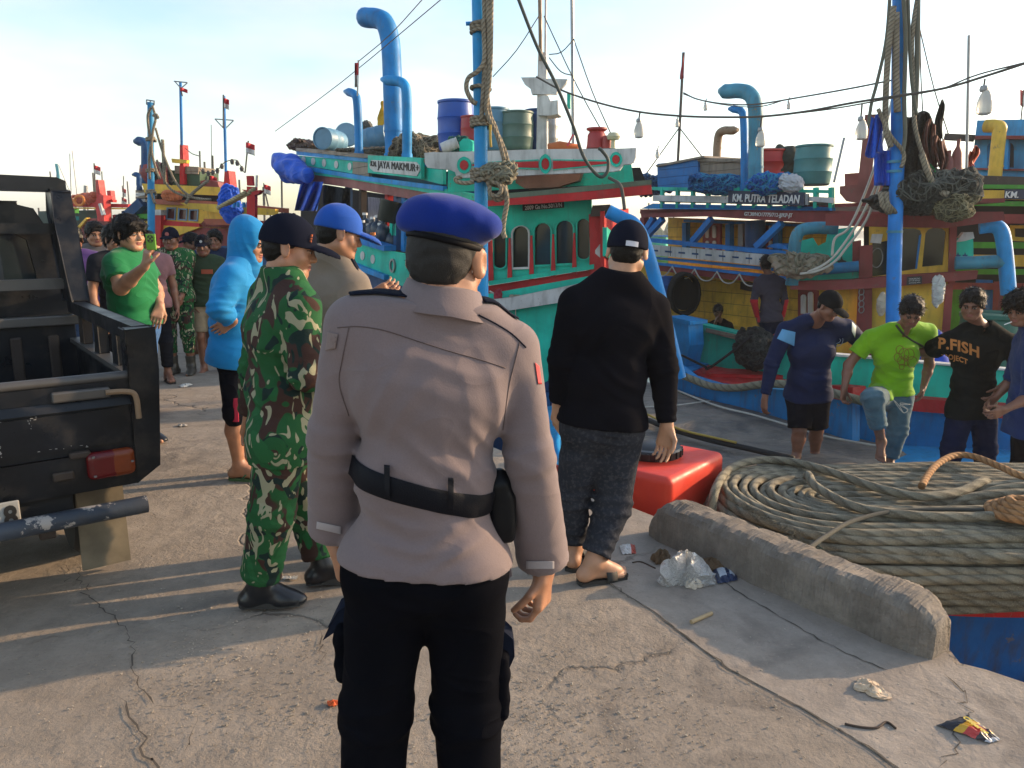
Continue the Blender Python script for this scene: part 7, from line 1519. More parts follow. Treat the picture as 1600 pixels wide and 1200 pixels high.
# ---------------------------------------------------------------- the people
S1=skin();S2=skin('skin_dark',(.22,.095,.055));S3=skin('skin_light',(.46,.24,.14));HR=hairm();BLK=plain('black_shoe',(.010,.011,.014),.32,bump=.15)
SOLE=plain('black_sole',(.035,.033,.03),.9);RUBB=plain('dark_rubber',(.03,.028,.025),.7)
NAVYC=cloth('navy_cap',(.009,.011,.022),fold=.15);CAMO=camo('camo',.88)
def px_base(x,y,z=0):return G(x,y,z)
s=NT('hair_fade');sx=s.n('SeparateXYZ');v=s.obj();s.l(v,sx.inputs[0]);fz=s.math('ADD',s.ramp(s.math('MULTIPLY',s.math('SUBTRACT',sx.outputs[2],1.44),8.0),(.02,.0),(.75,.55)),s.math('MULTIPLY',s.noise(v,420,2),.5));FADE=s.out(s.mix(s.ramp(fz,(.26,0),(.50,1)),(.10,.052,.034),(.006,.005,.0045)),.7,s.bump(s.noise(v,500,2),.6,.003));MATS['hair_fade']=FADE
# --- 1 officer with the blue beret, nearest to us, back turned
D=1.66
P=Pose((0,0,0),14,1.67,fat=.97,px=dict(hed=(697,402,.03),nek=(694,486,.0),che=(672,610,.0),wai=(664,745,.0),pel=(664,865,.0),shL=(554,508,-.03),shR=(800,546,.06),elL=(521,680,.0),elR=(828,715,.02),wrL=(525,842,.10),wrR=(850,890,.12),
 hiL=(607,905,.0),hiR=(727,905,.02),knL=(588,1108,.0),knR=(730,1108,.03),anL=(578,1330,-.03),anR=(738,1330,.02)),depth=D)
P.base=Vector((P.J['pel'].x,P.J['pel'].y,0));P.turn(3,8,7);P.curl={'L':.9,'R':1.05};P.palm={'R':(-.9,.35,0),'L':(.9,.3,0)};P.hdR=(-.05,-.08,-1);P.hdL=(.05,.1,-1)
b=person(P,'officer seen from behind in a grey brown uniform shirt, black belt and blue beret',skinm=S1,h=.0052,hair='fade',hairmat=FADE)
UNI=cloth('uniform_taupe',(.180,.140,.142),.8,var=.08,fold=.22)
UNIM=[wr(P.J['wai']-P.tf*.12+P.ax*.06,P.ax+P.rr*.35,.11,.0042,.05,1.0),wr(P.J['wai']-P.tf*.12+P.rr*.12+P.ax*.05,P.ax+P.rr*.8,.10,.0048,.035,2.0),wr(P.J['wai']-P.tf*.12-P.rr*.06-P.ax*.10,P.ax,.10,.0040,.05,.5),wr(P.J['wai']-P.tf*.12+P.rr*.06-P.ax*.11,P.ax-P.rr*.4,.08,.0042,.045,4),
  wr(P.J['che']-P.tf*.1+P.rr*.13-P.ax*.03,P.ax*.6+P.rr,.12,.0040,.06,1.5),wr(P.J['che']-P.tf*.1-P.rr*.12,P.ax*.4-P.rr,.12,.0030,.07,3.3),wr(P.J['nek']-P.tf*.06-P.ax*.10,P.ax,.12,.0030,.07,.3),wr(P.J['wai']-P.rr*.14,P.ax,.07,.004,.04,3)]
sh=shirt(P,UNI,upto=1.90,g=.012,gc=.040,hem=-.012,h=.0055,name='uniform_shirt',slack=.012,folds=UNIM,neck=-.022,amp=.003,vneck=-.01,flare=.0,tg=.034)
# collar
nk=P.J['nek'];H=P.ax;m=MB();rows=[]
for t in np.linspace(-2.5,2.5,41):
 f_=P.tf;d=(-f_*math.cos(t)+P.rr*math.sin(t));fr=abs(t)/2.5;zb=.010+.004*fr;w=.078+.016*fr**2
 ln=.036+.002*math.sin(3*t);rows.append([nk+d*(w-.016)+H*(zb+ln+.006*(1-fr))+f_*.018,nk+d*(w-.010)+H*(zb+ln+.010*(1-fr))+f_*.018,nk+d*(w-.004)+H*(zb+ln+.004)+f_*.018,nk+d*(w+.012)+H*(zb+.004)+f_*.014,nk+d*(w+.018+.012*fr)+H*(zb-.012-.02*fr)+f_*.010])
m.grid(rows,thick=(0,0,.0015));m.build('collar',UNI,b,smooth=True)
TRB=cloth('black_trousers',(.003,.0035,.006),.8,var=.3,fold=.5)
tr=trousers(P,TRB,upto=1.95,g=.020,gc=.035,top=.06,h=.007)
BV=bvh(sh);BT_=bvh(tr)
def onto(px,py,off=.002,bv=None):
 d=ray(px,py).normalized();loc,n,_,_=(bv or BV).ray_cast(EYE,d,30);return(loc-d*off)if loc else None
def seam(l,w,mat,name,par,bv=None,thick=.0012,off=.0012,n=6):
 pts=[onto(x.x,x.y,off,bv)for x in catmull([Vector((x,y,0))for x,y in l],n)];pts=[p for p in pts if p is not None]
 if len(pts)<3:return
 m=MB();m.tube(pts,w,5);return m.build(name,mat,par,smooth=True)
def patch(l,mat,name,par,bv=None,off=.0025,n=12):
 """four-cornered cloth patch lying on the garment"""
 m=MB();rows=[];q=[Vector((x,y,0))for x,y in l]
 for i in range(n+1):
  r_=[]
  for j in range(n+1):
   p=q[0].lerp(q[1],j/n).lerp(q[3].lerp(q[2],j/n),i/n);o=onto(p.x,p.y,off,bv)
   if o is None:return None
   r_.append(o)
  rows.append(r_)
 m.grid(rows,thick=-ray(*l[0]).normalized()*.0015);return m.build(name,mat,par,smooth=True)
SEAM=plain('seam_thread',(.10,.07,.068),.9)
seam([(527,512),(560,510),(600,516),(650,532),(700,548),(750,562),(790,575)],.0011,SEAM,'yoke_seam',b);seam([(812,535),(806,560),(796,600),(790,640),(786,672)],.0011,SEAM,'armhole_seam',b);seam([(545,512),(535,560),(530,600),(545,650)],.0010,SEAM,'armhole_seam',b)
TBM=cloth('uniform_tab',(.20,.15,.14),.8,var=.08);patch([(512,518),(528,522),(524,545),(508,548)],TBM,'sleeve_tab',b);p_=onto(521,530,.006)
if p_:m=MB();m.lathe(p_,[(.006,0),(.006,.002)],14,M=Matrix.Rotation(R(90),4,'X'));m.build('button',TBM,b,smooth='auto')
GREYT=plain('pale_cuff_strap',(.33,.30,.31),.7);patch([(495,815),(533,823),(533,835),(494,826)],GREYT,'cuff_strap',b);patch([(822,877),(866,877),(866,889),(822,889)],GREYT,'cuff_strap',b)
EP=cloth('epaulette_navy',(.012,.014,.025),.7)
for S,q in(('R',1),('L',-1)):
 a_=P.J['nek']+P.rr*q*.085+P.ax*.02;c_=P.J['sh'+S]+P.rr*q*.01+P.ax*.01;m=MB();rows=[]
 for t in np.linspace(0,1,14):
  r_=[]
  for w in(-.022,-.01,.01,.022):
   p=a_.lerp(c_,t)+P.tf*w;loc,n,_,_=BV.ray_cast(p+Vector((0,0,.25)),Vector((0,0,-1)),.6);r_.append((loc or p)+Vector((0,0,.004)))
  rows.append(r_)
 m.grid(rows,thick=(0,0,.003));m.build('epaulette',EP,b,smooth=True)
seam([(748,492),(775,506),(800,522),(822,543)],.0018,EP,'epaulette_edge',b);patch([(836,566),(843,572),(847,600),(841,600)],plain('badge_red',(.45,.02,.03),.7),'sleeve_badge',b)
BVH0=BV
# belt with holster
c=P.J['wai'];m=MB();rows=[]
for i,a in enumerate(np.linspace(0,2*math.pi,61)):
 d=P.rr*math.cos(a)+P.tf*math.sin(a);r_=[]
 for z in(-.027,-.02,.02,.027):
  o=c+Vector((0,0,-.012))+P.rr*math.cos(a)*.0+Vector((0,0,z))-P.rr.z*Vector((0,0,0))-Vector((0,0,.016*math.cos(a)));loc,n,_,_=BV.ray_cast(o,d,.6);loc=loc if loc is not None and(loc-o).length<.185 else o+d*.165;r_.append(loc+d*(.006 if abs(z)<.025 else.003))
 rows.append(r_)
m.grid(rows);m.build('belt',plain('black_webbing',(.003,.004,.008),.6,bump=.3,bs=400,spec=.15),b,smooth=True)
hq=V(783,790,D+.02);hz=Vector((0,0,1))
solid('holster',[[rbox(hq+hz*-.01,(.026,.030,.075),R=Matrix.Rotation(R(-6),3,'Y'),rd=.014,k=.01),elli(hq+hz*.055+Vector((-.004,0,0)),(.024,.028,.035),k=.02),rbox(hq+Vector((.010,0,-.01)),(.022,.026,.045),rd=.012,k=.02)]],.004,plain('holster_black',(.003,.004,.006),.45,bump=.2,spec=.2),b)
for x0,y0 in((600,752),(700,772)):patch([(x0,y0-26),(x0+9,y0-25),(x0+9,y0+27),(x0,y0+26)],plain('belt_loop',(.004,.005,.009),.5,spec=.15),'belt_keeper',b,BVH0,off=.010)
# beret: band and soft crown pulled to the right
BER=cloth('beret_blue',(.003,.024,.22),.95,var=.15,fold=.12);hp=P.hp;Hh=P.H;k_=P.hs
solid('beret',[[elli(hp(0,-.012,.062),[q*k_ for q in(.086,.108,.055)],R=Hh,k=.03),elli(hp(-.004,-.012,.088),[q*k_ for q in(.088,.108,.040)],R=Hh,k=.03),elli(hp(-.055,-.02,.060),[q*k_ for q in(.048,.085,.038)],R=Hh,k=.03),elli(hp(.070,-.015,.080),[q*k_ for q in(.042,.075,.028)],R=Hh@Matrix.Rotation(R(8),3,'Y'),k=.025),elli(hp(.100,-.025,.076),[q*k_ for q in(.018,.035,.022)],R=Hh,k=.02),
 ('p',hp(0,0,.030),Hh@Vector((-.10,0,-1)),dict(k=.006))]],.0045,BER,b,it=2)
solid('beret_band',[[elli(hp(0,-.013,.032),[q*k_ for q in(.0835,.1030,.092)],R=Hh),('p',hp(0,0,.024),Hh@Vector((-.06,0,-1)),dict(k=.003)),('p',hp(0,0,.038),Hh@Vector((.06,0,1)),dict(k=.003))]],.0035,plain('band_black',(.004,.004,.006),.6,spec=.1),b)
# cargo pockets and flaps
for(x,y,z_,r_)in((545,1010,0,(.028,.055,.075)),(780,1060,0,(.026,.055,.09))):c=V(x,y,D+.05);solid('cargo_pocket',[[rbox(c,r_,rd=.02)]],.006,TRB,b,ws=[wr(c,(0,.3,1),.08,.004,.05,1)])
for l,e in(([(541,948),(540,968),(524,985),(508,996),(516,975),(528,955)],.05),([(783,985),(800,1000),(804,1025),(796,1040),(786,1028),(778,1010)],.05)):m=MB();m.prism([V(x,y,D+.03)for x,y in l],(.0,e,.005));m.build('pocket_flap',cloth('flap_cloth',(.012,.016,.030)if l[0][0]<600 else(.10,.07,.065),.8),b,bevel=.003)
m=MB();m.prism([V(x,y,D+.02)for x,y in((783,895),(797,882),(800,900),(788,912))],(0,.02,0));m.build('shirt_tail',UNI,b)
patch([(700,893),(752,893),(750,906),(712,915)],cloth('black_trousers2',(.02,.016,.016),.7),'pocket_flap',b,BT_);s_=None
shoes(P,BLK,SOLE)
# --- 2 soldier in camouflage, navy cap
D=3.12
P=Pose((0,0,0),64,1.70,fat=1.05,px=dict(hed=(452,388,.0),nek=(440,432,.0),che=(438,520,.0),wai=(437,612,.0),pel=(442,672,.0),shL=(418,462,.17),shR=(470,478,-.15),elL=(398,575,.20),elR=(478,585,-.18),wrL=(392,650,.26),wrR=(545,590,-.02),hiL=(448,690,.08),hiR=(438,692,-.08),
 knL=(480,795,.24),knR=(425,800,-.08),anL=(507,893,.20),anR=(405,925,-.03)),depth=D)
plant(P);P.base=G(440,950);P.turn(14,12,0);P.toe={'R':(1,.12,0),'L':(1,.25,0)};P.curl={'L':.7,'R':.6}
b=person(P,'soldier in jungle camouflage, navy cap and black boots standing left of the beret officer',skinm=S1,h=.006,hair='fade')
P.base.z=0;shirt(P,CAMO,upto=1.92,g=.020,gc=.03,hem=-.115,h=.0065,name='camouflage_jacket',amp=.007,neck=.0,slack=.012)
trousers(P,CAMO,upto=1.86,g=.022,gc=.045,h=.0065,name='camouflage_trousers',amp=.009);cap(P,NAVYC,tilt=-4);shoes(P,BLK,SOLE,.28,'boot')
m=MB();m.tube(catmull([P.hp(.02,-.1,-.09),P.hp(0,-.11,-.2),P.J['che']-P.tf*.17+P.rr*.02,P.J['wai']-P.tf*.17],5),.014,8);
lgo=P.hp(.047,.078,.055);m2=MB();
for a in range(8):m2.box(lgo+P.H@Vector((.012*math.cos(a*.785),0,.014*math.sin(a*.785))),(.006,.006,.006))
m2.build('cap_emblem',plain('emblem_orange',(.55,.12,.02),.6),b)
# --- 3 officer with bright blue cap beyond the soldier
D=3.65
P=Pose((0,0,0),38,1.70,fat=1.05,px=dict(hed=(530,365,.0),nek=(514,402,.0),che=(515,480,.0),wai=(515,560,.0),pel=(515,620,.0),shL=(476,440,.0),shR=(556,446,.0),elL=(465,540,.0),elR=(578,505,.10),wrL=(500,540,.15),wrR=(578,465,.18)),depth=D)
P.base=Vector((P.J['pel'].x,D,0));h_=P.base
for S,q in(('L',-1),('R',1)):P.J['hi'+S]=P.J['pel']+P.r*q*.085-Vector((0,0,.04));P.J['kn'+S]=P.base+P.r*q*.1+Vector((0,0,.48));P.J['an'+S]=P.base+P.r*q*.1+Vector((0,0,.085))
P.turn(28,14,0);P.hdR=(.75,.1,.35);P.palm={'R':(.1,1,.5)};P.curl={'L':.5,'R':.55}
b=person(P,'officer in a grey uniform shirt and bright blue cap, gesturing with one hand',skinm=S1,h=.0065,hair='fade')
UG=cloth('uniform_grey',(.20,.165,.135),.8,var=.1,fold=.3);shirt(P,UG,upto=1.8,g=.014,gc=.03,hem=-.06,h=.0065,name='uniform_shirt',amp=.006,neck=.005);trousers(P,TRB,g=.016)
m=MB();rows=[]
for t in np.linspace(-2.6,2.6,25):d=(-P.tf*math.cos(t)+P.rr*math.sin(t));q=P.J['nek']+P.tf*.016;rows.append([q+d*.064+P.ax*.052,q+d*.068+P.ax*.056,q+d*.09+P.ax*.014])
m.grid(rows,thick=(0,0,.002));m.build('collar',UG,b,smooth=True)
CB=cloth('cap_blue',(.006,.080,.42),.8,fold=.15);co=cap(P,CB,tilt=-5);shoes(P,BLK,SOLE)
m=MB()
for i in range(7):m.box(P.hp(-.03+.012*i,.150+.006*math.sin(i),.036),(.008,.008,.012),rz=i)
m.build('brim_lettering',plain('lettering_orange',(.75,.22,.03),.6),co)
for q in(1,):a_=P.J['nek']+P.rr*.09+P.ax*.035;c_=P.J['shR']+P.ax*.055+P.rr*.02;m=MB();m.beam(a_,c_,.05,.012);m.build('epaulette',EP,b,bevel=.004)
m=MB();m.lathe(P.J['shR'].lerp(P.J['elR'],.35)+P.rr*.064,[(.028,0),(.028,.003)],14,M=Matrix.Rotation(R(90),4,'Y'));m.build('sleeve_badge',plain('badge_red',(.45,.02,.03),.7),b)
# --- 4 woman in a light blue hoodie
D=4.9
P=Pose((0,0,0),66,1.64,fat=1.08,px=dict(hed=(391,380,.0),nek=(378,415,.0),che=(368,455,.0),wai=(364,505,.0),pel=(364,545,.0),shL=(378,428,.16),shR=(362,434,-.16),elL=(350,480,.22),elR=(343,482,-.25),wrL=(375,500,.2),wrR=(363,502,-.20),hiL=(370,555,.08),hiR=(362,558,-.08),
 knL=(385,640,.12),knR=(366,645,-.08),anL=(393,712,.12),anR=(374,733,-.04)),depth=D)
plant(P);P.base=G(378,742);P.turn(32,14,0);P.hdR=(-.85,.1,-.45);P.palm={'R':(0,1,0)};P.curl['R']=.3;P.toe={'R':(1,-.12,0),'L':(1,.05,0)}
b=person(P,'woman in a light blue hooded top with a hand on her hip, looking right',skinm=S1,h=.0065,hair=None)
HB_=cloth('hoodie_blue',(.006,.21,.50),.75,var=.1,fold=.35);shirt(P,HB_,upto=1.93,g=.030,gc=.022,hem=-.10,h=.0065,name='hooded_top',amp=.009,neck=.02,slack=.01,flare=.02)
hp,Hh,k_=P.hp,P.H,P.hs
solid('hood',[[elli(hp(0,-.022,.040),[q*k_ for q in(.106,.122,.125)],R=Hh,k=.03),elli(hp(0,-.060,.090),[q*k_ for q in(.07,.07,.075)],R=Hh,k=.04),cone(hp(0,-.03,-.04),P.J['nek']+P.ax*.0,.10*k_,.10*k_,k=.05),cone(hp(0,.03,-.11),P.J['nek']+P.tf*.05,.065*k_,.08*k_,k=.04),
 elli(hp(0,.125,-.018),[q*k_ for q in(.074,.080,.104)],R=Hh,op='s',k=.008)]],.0055,HB_,b,it=2,ws=[wr(hp(.06,0,0),Hh@Vector((0,1,.6)),.10,.004,.045,1)])
trousers(P,cloth('leggings_black',(.008,.009,.014),.8),upto=1.2,g=.006,gc=.012,top=.05,h=.007,name='leggings',amp=.003)
q=[P.J['knR'].lerp(P.J['hiR'],t)+Vector((.03,-.065,0))for t in(-.12,.1,.3)];m=MB();m.grid([[p+Vector((-.018,0,0)),p+Vector((.0,-.006,0)),p+Vector((.02,-.002,0))]for p in q],thick=(0,.006,0));m.build('red_stripe',plain('stripe_red',(.5,.02,.06),.8),b)
sandals(P,plain('green_flipflop',(.06,.13,.05),.7),plain('green_strap',(.04,.14,.06),.6))
# --- 5 man in black long sleeves and black cap
D=3.42
P=Pose((0,0,0),12,1.67,fat=1.07,px=dict(hed=(980,392,.03),nek=(968,440,.0),che=(957,510,.0),wai=(948,590,.0),pel=(942,652,.0),shL=(900,475,-.03),shR=(1020,484,.04),elL=(880,560,.0),elR=(1036,575,.02),wrL=(872,632,.05),wrR=(1042,666,-.02),hiL=(915,680,.02),hiR=(968,680,.02),
 knL=(893,775,.06),knR=(958,790,.02),anL=(897,868,.10),anR=(926,898,-.08)),depth=D)
plant(P);P.base=G(915,915);P.turn(0,12,4);P.hdR=(-.08,.05,-1);P.palm={'R':(-.5,-.8,0),'L':(.8,.4,0)};P.curl={'L':.4,'R':.55};P.toe={'R':(1,.35,0),'L':(.2,1,0)}
b=person(P,'man in a black long sleeved shirt, grey trousers and black cap, from behind',skinm=S3,h=.0055,hair='fade')
BS=cloth('black_shirt',(.006,.006,.009),.9,var=.2,fold=.2);shirt(P,BS,upto=1.94,g=.024,gc=.014,hem=-.03,h=.006,name='long_sleeved_shirt',amp=.005,slack=.004,neck=.01,flare=-.01)
MARL=cloth('grey_marl',(.032,.035,.045),.9,fold=.5,spots=(60,(.10,.10,.11),.35));trousers(P,MARL,upto={'L':1.86,'R':1.86},g=.022,gc=.028,h=.006,amp=.010,top=.06)
co=cap(P,NAVYC,tilt=0,deep=.005)
m=MB();rows=[[hp_q for hp_q in[P.hc+P.H@Vector((.0885*math.sin(a),-.012-.108*math.cos(a),z))*P.hs*1.01 for a in np.linspace(.0,.62,8)]]for z in(.0,.022)];m.grid(rows,thick=(0,-.002,0));m.build('cap_label',plain('label_white',(.55,.55,.6),.6),co)
sandals(P,RUBB,RUBB,wide=True)
# --- 6 man in green tee filming with a phone
D=5.7
P=Pose((0,0,0),118,1.72,fat=1.28,px=dict(hed=(203,366,.0),nek=(197,398,.03),che=(203,430,.0),wai=(211,468,.0),pel=(212,505,.0),shL=(219,405,.17),shR=(180,412,-.15),elL=(243,452,.20),elR=(189,450,-.28),wrL=(250,478,-.02),wrR=(227,415,-.48),hiL=(220,515,.08),hiR=(206,518,-.08),
 knL=(226,590,.08),knR=(212,592,-.08),anL=(225,660,.1),anR=(212,664,-.08)),depth=D)
plant(P);P.base=G(218,680);P.turn(-4,2,0);P.hdR=(.28,-.1,.95);P.palm={'R':(.5,.5,0),'L':(-.3,.8,0)};P.curl={'L':.5,'R':.75};P.hdL=(-.1,-.5,-.8)
b=person(P,'young man in a bright green t-shirt filming with a raised green phone',skinm=S3,h=.0062,hair='mop')
shirt(P,cloth('green_tee',(.006,.155,.048),.8,var=.12,fold=.4),upto=.66,g=.016,gc=.022,hem=-.02,h=.0065,name='t_shirt',amp=.008,vneck=.01,flare=-.015);trousers(P,cloth('jeans_blue',(.04,.12,.30),.85,fold=.5),g=.014,h=.008,name='jeans');shoes(P,BLK)
ph=V(236,378,D-.52);u_=Vector((.45,-.9,0)).normalized();m=MB();M=Matrix.Translation(ph)@Matrix.Rotation(R(-12),4,'Z');m.box(None,(.072,.010,.105),M=M);po=m.build('phone',plain('phone_green',(.18,.42,.03),.35),None,'lime green phone held up by the man in the green t-shirt','phone',bevel=.004)
m=MB()
for dx,dz in((-.012,.012),(.012,.012),(-.012,-.012),(.012,-.012),(0,0)):m.lathe(M@Vector((dx,-.0055,.02+dz)),[(.007,0),(.007,.003)],14,M=Matrix.Rotation(R(90),4,'X'))
m.tube([M@Vector((.024*math.cos(a),-.006,.02+.024*math.sin(a)))for a in np.linspace(0,6.28,24)[:-1]],.0016,5,closed=True);m.build('camera_lens',plain('lens_black',(.008,.008,.009),.2),po)
# --- crowd behind
def stand(cx,hy,D,hd,h,label,top,topm,bot,botm,legs=.9,hair='short',arms=None,fat=1.0,capm=None,sk=S2,hh=.009,foot='sandal',turn=(0,5,0),upto=.6,group=None,z=None,**ov):
 top_z=V(cx,hy,D).z if z is None else z;P=Pose(Vector((V(cx,hy,D).x,D,top_z-h)),hd,h,fat=fat,**ov);P.turn(*turn)
 if arms:
  for k,(a,b_,c)in arms.items():P.J[k]=V(a,b_,D+c)
 b=person(P,label,skinm=sk,h=hh,hair=hair,group=group);shirt(P,topm,upto=upto,h=hh,name=top,g=.016,gc=.020);trousers(P,botm,upto=legs,h=hh,name=bot,gc=.02)
 if capm:cap(P,capm,h=.006)
 if foot=='sandal':sandals(P,RUBB,RUBB)
 elif foot:shoes(P,foot,None,.35 if foot is not BLK else 0,'boot')
 return P,b
P,b=stand(266,356,8.75,176,1.66,'soldier in camouflage and dark cap facing us beside the man in the olive t-shirt','camouflage_jacket',camo('camo_far',1.5,1.2),'camouflage_trousers',camo('camo_far'),1.55,'fade',dict(elR=(242,432,-.02),wrR=(247,462,-.22),elL=(292,432,.0),wrL=(284,463,-.22)),1.12,NAVYC,S2,.0075,plain('rubber_boot',(.05,.045,.035),.45),upto=1.9)
m=MB();m.lathe(P.hp(0,.092,.062),[(.022,0),(.022,.004)],14,M=Matrix.Rotation(R(90),4,'X'));m.build('cap_emblem',plain('emblem_red',(.4,.10,.08),.6),b)
OL=cloth('olive_tee',(.035,.060,.032),.85);P,b=stand(316,371,8.95,168,1.62,'man in an olive t-shirt, beige shorts and dark cap with a white mark','t_shirt',OL,'shorts',cloth('beige_shorts',(.34,.27,.18),.85),.85,'short',dict(elR=(296,445,0),wrR=(304,478,-.05)),.95,NAVYC,S2,.0075,fat=None)if False else stand(316,368,8.95,168,1.62,'man in an olive t-shirt, beige shorts and dark cap with a white mark','t_shirt',OL,'shorts',cloth('beige_shorts',(.34,.27,.18),.85),.85,'short',dict(elR=(296,445,0),wrR=(304,478,-.05)),.95,NAVYC,S2,.0075)
m=MB();m.lathe(P.hp(0,.092,.062),[(.012,0),(.016,.004)],8,M=Matrix.Rotation(R(90),4,'X'));m.build('cap_mark',M_lett,b);m=MB();c=P.J['che']+P.tf*.165+P.rr*-.05;m.box(c,(.13,.004,.05));m.build('shirt_print',plain('print_orange',(.42,.09,.04),.8),b)
TN=cloth('navy_tee',(.015,.025,.06),.85);DK=cloth('dark_shorts',(.012,.014,.02),.85)
stand(335,360,10.0,172,1.66,'dark haired man in navy looking over the shoulder of the man in olive','t_shirt',TN,'trousers',DK,1.8,'thick',hh=.009);stand(298,364,10.2,190,1.62,'man in navy with a dark cap between the far soldier and the man in olive','t_shirt',cloth('navy_tee2',(.02,.04,.11),.85),'shorts',DK,.9,'short',capm=NAVYC,hh=.010,turn=(40,10,0))
P,b=stand(112,354,7.6,160,1.63,'boy in a purple shirt with light blue sleeves and a grey cap behind the pickup','shirt',cloth('purple_shirt',(.07,.035,.16),.85),'trousers',cloth('jeans_far',(.03,.07,.17),.85),1.9,'short',capm=cloth('grey_cap',(.16,.15,.12),.8),upto=1.9)
P,b=stand(147,348,8.4,160,1.68,'man in a grey t-shirt with a red and white print standing behind the pickup bed','t_shirt',cloth('grey_tee',(.13,.115,.11),.85),'trousers',cloth('jeans_dark',(.02,.035,.08),.85),.9,'thick',dict(elR=(131,415,0),wrR=(146,417,-.2),elL=(170,415,-.05),wrL=(155,420,-.22)),sk=S1,turn=(-20,8,0))
for i,(w,c_)in enumerate(((.10,(.5,.5,.48)),(.15,(.45,.02,.02)),(.13,(.5,.5,.48)))):m=MB();m.box(P.J['che']+P.tf*.162+Vector((0,0,.05-.055*i)),(w,.004,(.012,.04,.05)[i]));m.build('shirt_print',plain('print%d'%i,c_,.8),b)
stand(176,352,6.9,120,1.68,'dark haired man in a dark t-shirt right behind the man filming','t_shirt',cloth('charcoal_tee',(.02,.022,.028),.85),'trousers',DK,.9,'thick',sk=S1,foot='sandal');stand(162,354,9.6,165,1.62,'man in a dark top whose face shows between the grey and dark t-shirts','t_shirt',TN,'trousers',DK,1.8,sk=S1,hh=.011);stand(228,362,8.2,150,1.60,'dark haired person in a dusty pink top behind the raised phone','t_shirt',cloth('pink_tee',(.26,.13,.14),.85),'trousers',DK,1.8,'thick',hh=.010);stand(126,372,9.8,150,1.58,'person in a light blue top half hidden behind the grey t-shirt','t_shirt',cloth('cyan_tee',(.04,.20,.34),.85),'trousers',DK,1.8,hh=.011)
# --- people on the near boat
D=6.85;zd=-.44
P=Pose((0,0,0),196,1.66,fat=1.22,px=dict(hed=(1296,478,-.30),nek=(1276,498,-.12),che=(1268,548,-.03),wai=(1264,592,.0),pel=(1263,612,.04),shR=(1228,516,-.04),shL=(1322,512,.0),elR=(1206,568,-.06),wrR=(1195,622,-.10),elL=(1350,540,.1),wrL=(1378,548,-.16),hiR=(1250,625,.03),hiL=(1276,625,.03),
 knR=(1249,672,-.05),knL=(1276,670,.05),anR=(1244,714,-.05),anL=(1273,711,.1)),depth=D)
P.base=V(1260,722,D);P.turn(-48,30,0);P.hdR=(0,0,-1);P.palm['R']=(.8,.3,0);P.curl['L']=.8
b=person(P,'heavy man in a navy long sleeved top, shorts and black cap bending his head',skinm=S2,h=.0068,hair='fade');NV=cloth('navy_top',(.007,.016,.06),.8,fold=.4);sh=shirt(P,NV,upto={'R':1.9,'L':1.6},g=.018,gc=.016,hem=-.05,h=.007,name='long_sleeved_top',amp=.006);trousers(P,cloth('black_shorts',(.007,.008,.013),.8),upto=.95,g=.02,gc=.028,h=.007,name='shorts')
cap(P,cloth('black_cap',(.012,.013,.014),.8,fold=.15))
BVn=bvh(sh);patch([(1222,514),(1243,519),(1241,541),(1214,529)],plain('sleeve_sky',(.12,.36,.62),.8),'sleeve_patch',b,BVn);patch([(1331,502),(1338,510),(1336,528),(1331,518)],M_lett,'sleeve_stripe',b,BVn)
pt=onto(1310,532,.004,BVn)
if pt:m=MB();m.tube([pt+Vector((.04*math.cos(a),0,.05*math.sin(a)))for a in np.linspace(0,6.28,18)[:-1]],.003,5,closed=True);m.tube([pt+Vector((.02*math.cos(a*2),0,.03*math.sin(a)))for a in np.linspace(0,6.28,18)[:-1]],.003,5,closed=True);m.build('chest_emblem',plain('emblem_grey',(.20,.25,.35),.7),b)
D=6.6
P=Pose((0,0,0),192,1.64,fat=1.04,px=dict(hed=(1424,487,-.24),nek=(1411,512,-.08),che=(1400,556,-.05),wai=(1394,590,.0),pel=(1392,612,.02),shR=(1360,528,-.03),shL=(1450,518,.02),elR=(1326,570,.0),wrR=(1319,608,-.10),elL=(1452,570,.15),wrL=(1443,604,.1),hiR=(1377,620,-.02),hiL=(1408,622,.02),
 knR=(1363,622,-.38),knL=(1402,672,-.05),anR=(1377,690,-.22),anL=(1388,722,.0)),depth=D)
P.base=V(1390,732,D);P.turn(5,34,0);P.hdR=(-.05,0,-1);P.palm['R']=(.5,-.6,0);P.curl={'R':1.0,'L':.5};P.toe={'R':(-.35,-.8,-.45),'L':(.1,-1,0)}
b=person(P,'man in a lime green t-shirt and rolled jeans lifting one knee to step up',skinm=S2,h=.0065,hair='thick');LM_=cloth('lime_tee',(.19,.42,.010),.8,var=.12,fold=.5);sh=shirt(P,LM_,upto=.62,g=.020,gc=.034,hem=.0,h=.0065,name='t_shirt',amp=.009);trousers(P,cloth('washed_jeans',(.085,.16,.20),.85,fold=.6,var=.35),upto={'R':1.62,'L':1.82},g=.022,gc=.036,h=.0065,name='jeans',amp=.010)
BVl=bvh(sh);PRN=plain('print_brown',(.20,.13,.01),.8)
for k in range(9):
 cx,cy,rr_=1412+12*math.cos(k*2.4)*(k/9+.3),560+14*math.sin(k*2.4)*(k/9+.3),4+(k%3)*2
 seam([(cx+rr_*math.cos(a),cy+rr_*1.1*math.sin(a))for a in np.linspace(0,6.4,9)],.0035,PRN,'shirt_print',b,BVl,n=2)
seam([(1400,508),(1412,522),(1425,532),(1440,540),(1450,548)],.010,plain('strap_dark',(.05,.05,.03),.8),'shoulder_strap',b,BVl);m=MB()
for q in(0,3):m.tube(catmull([V(x,y,D-.22)for x,y in((1396,625),(1402+q,634),(1412,645),(1418,640),(1406,630+q),(1422,632))],5),.0035,6)
m.build('drawstring',M_lline,b,smooth=True)
D=6.3
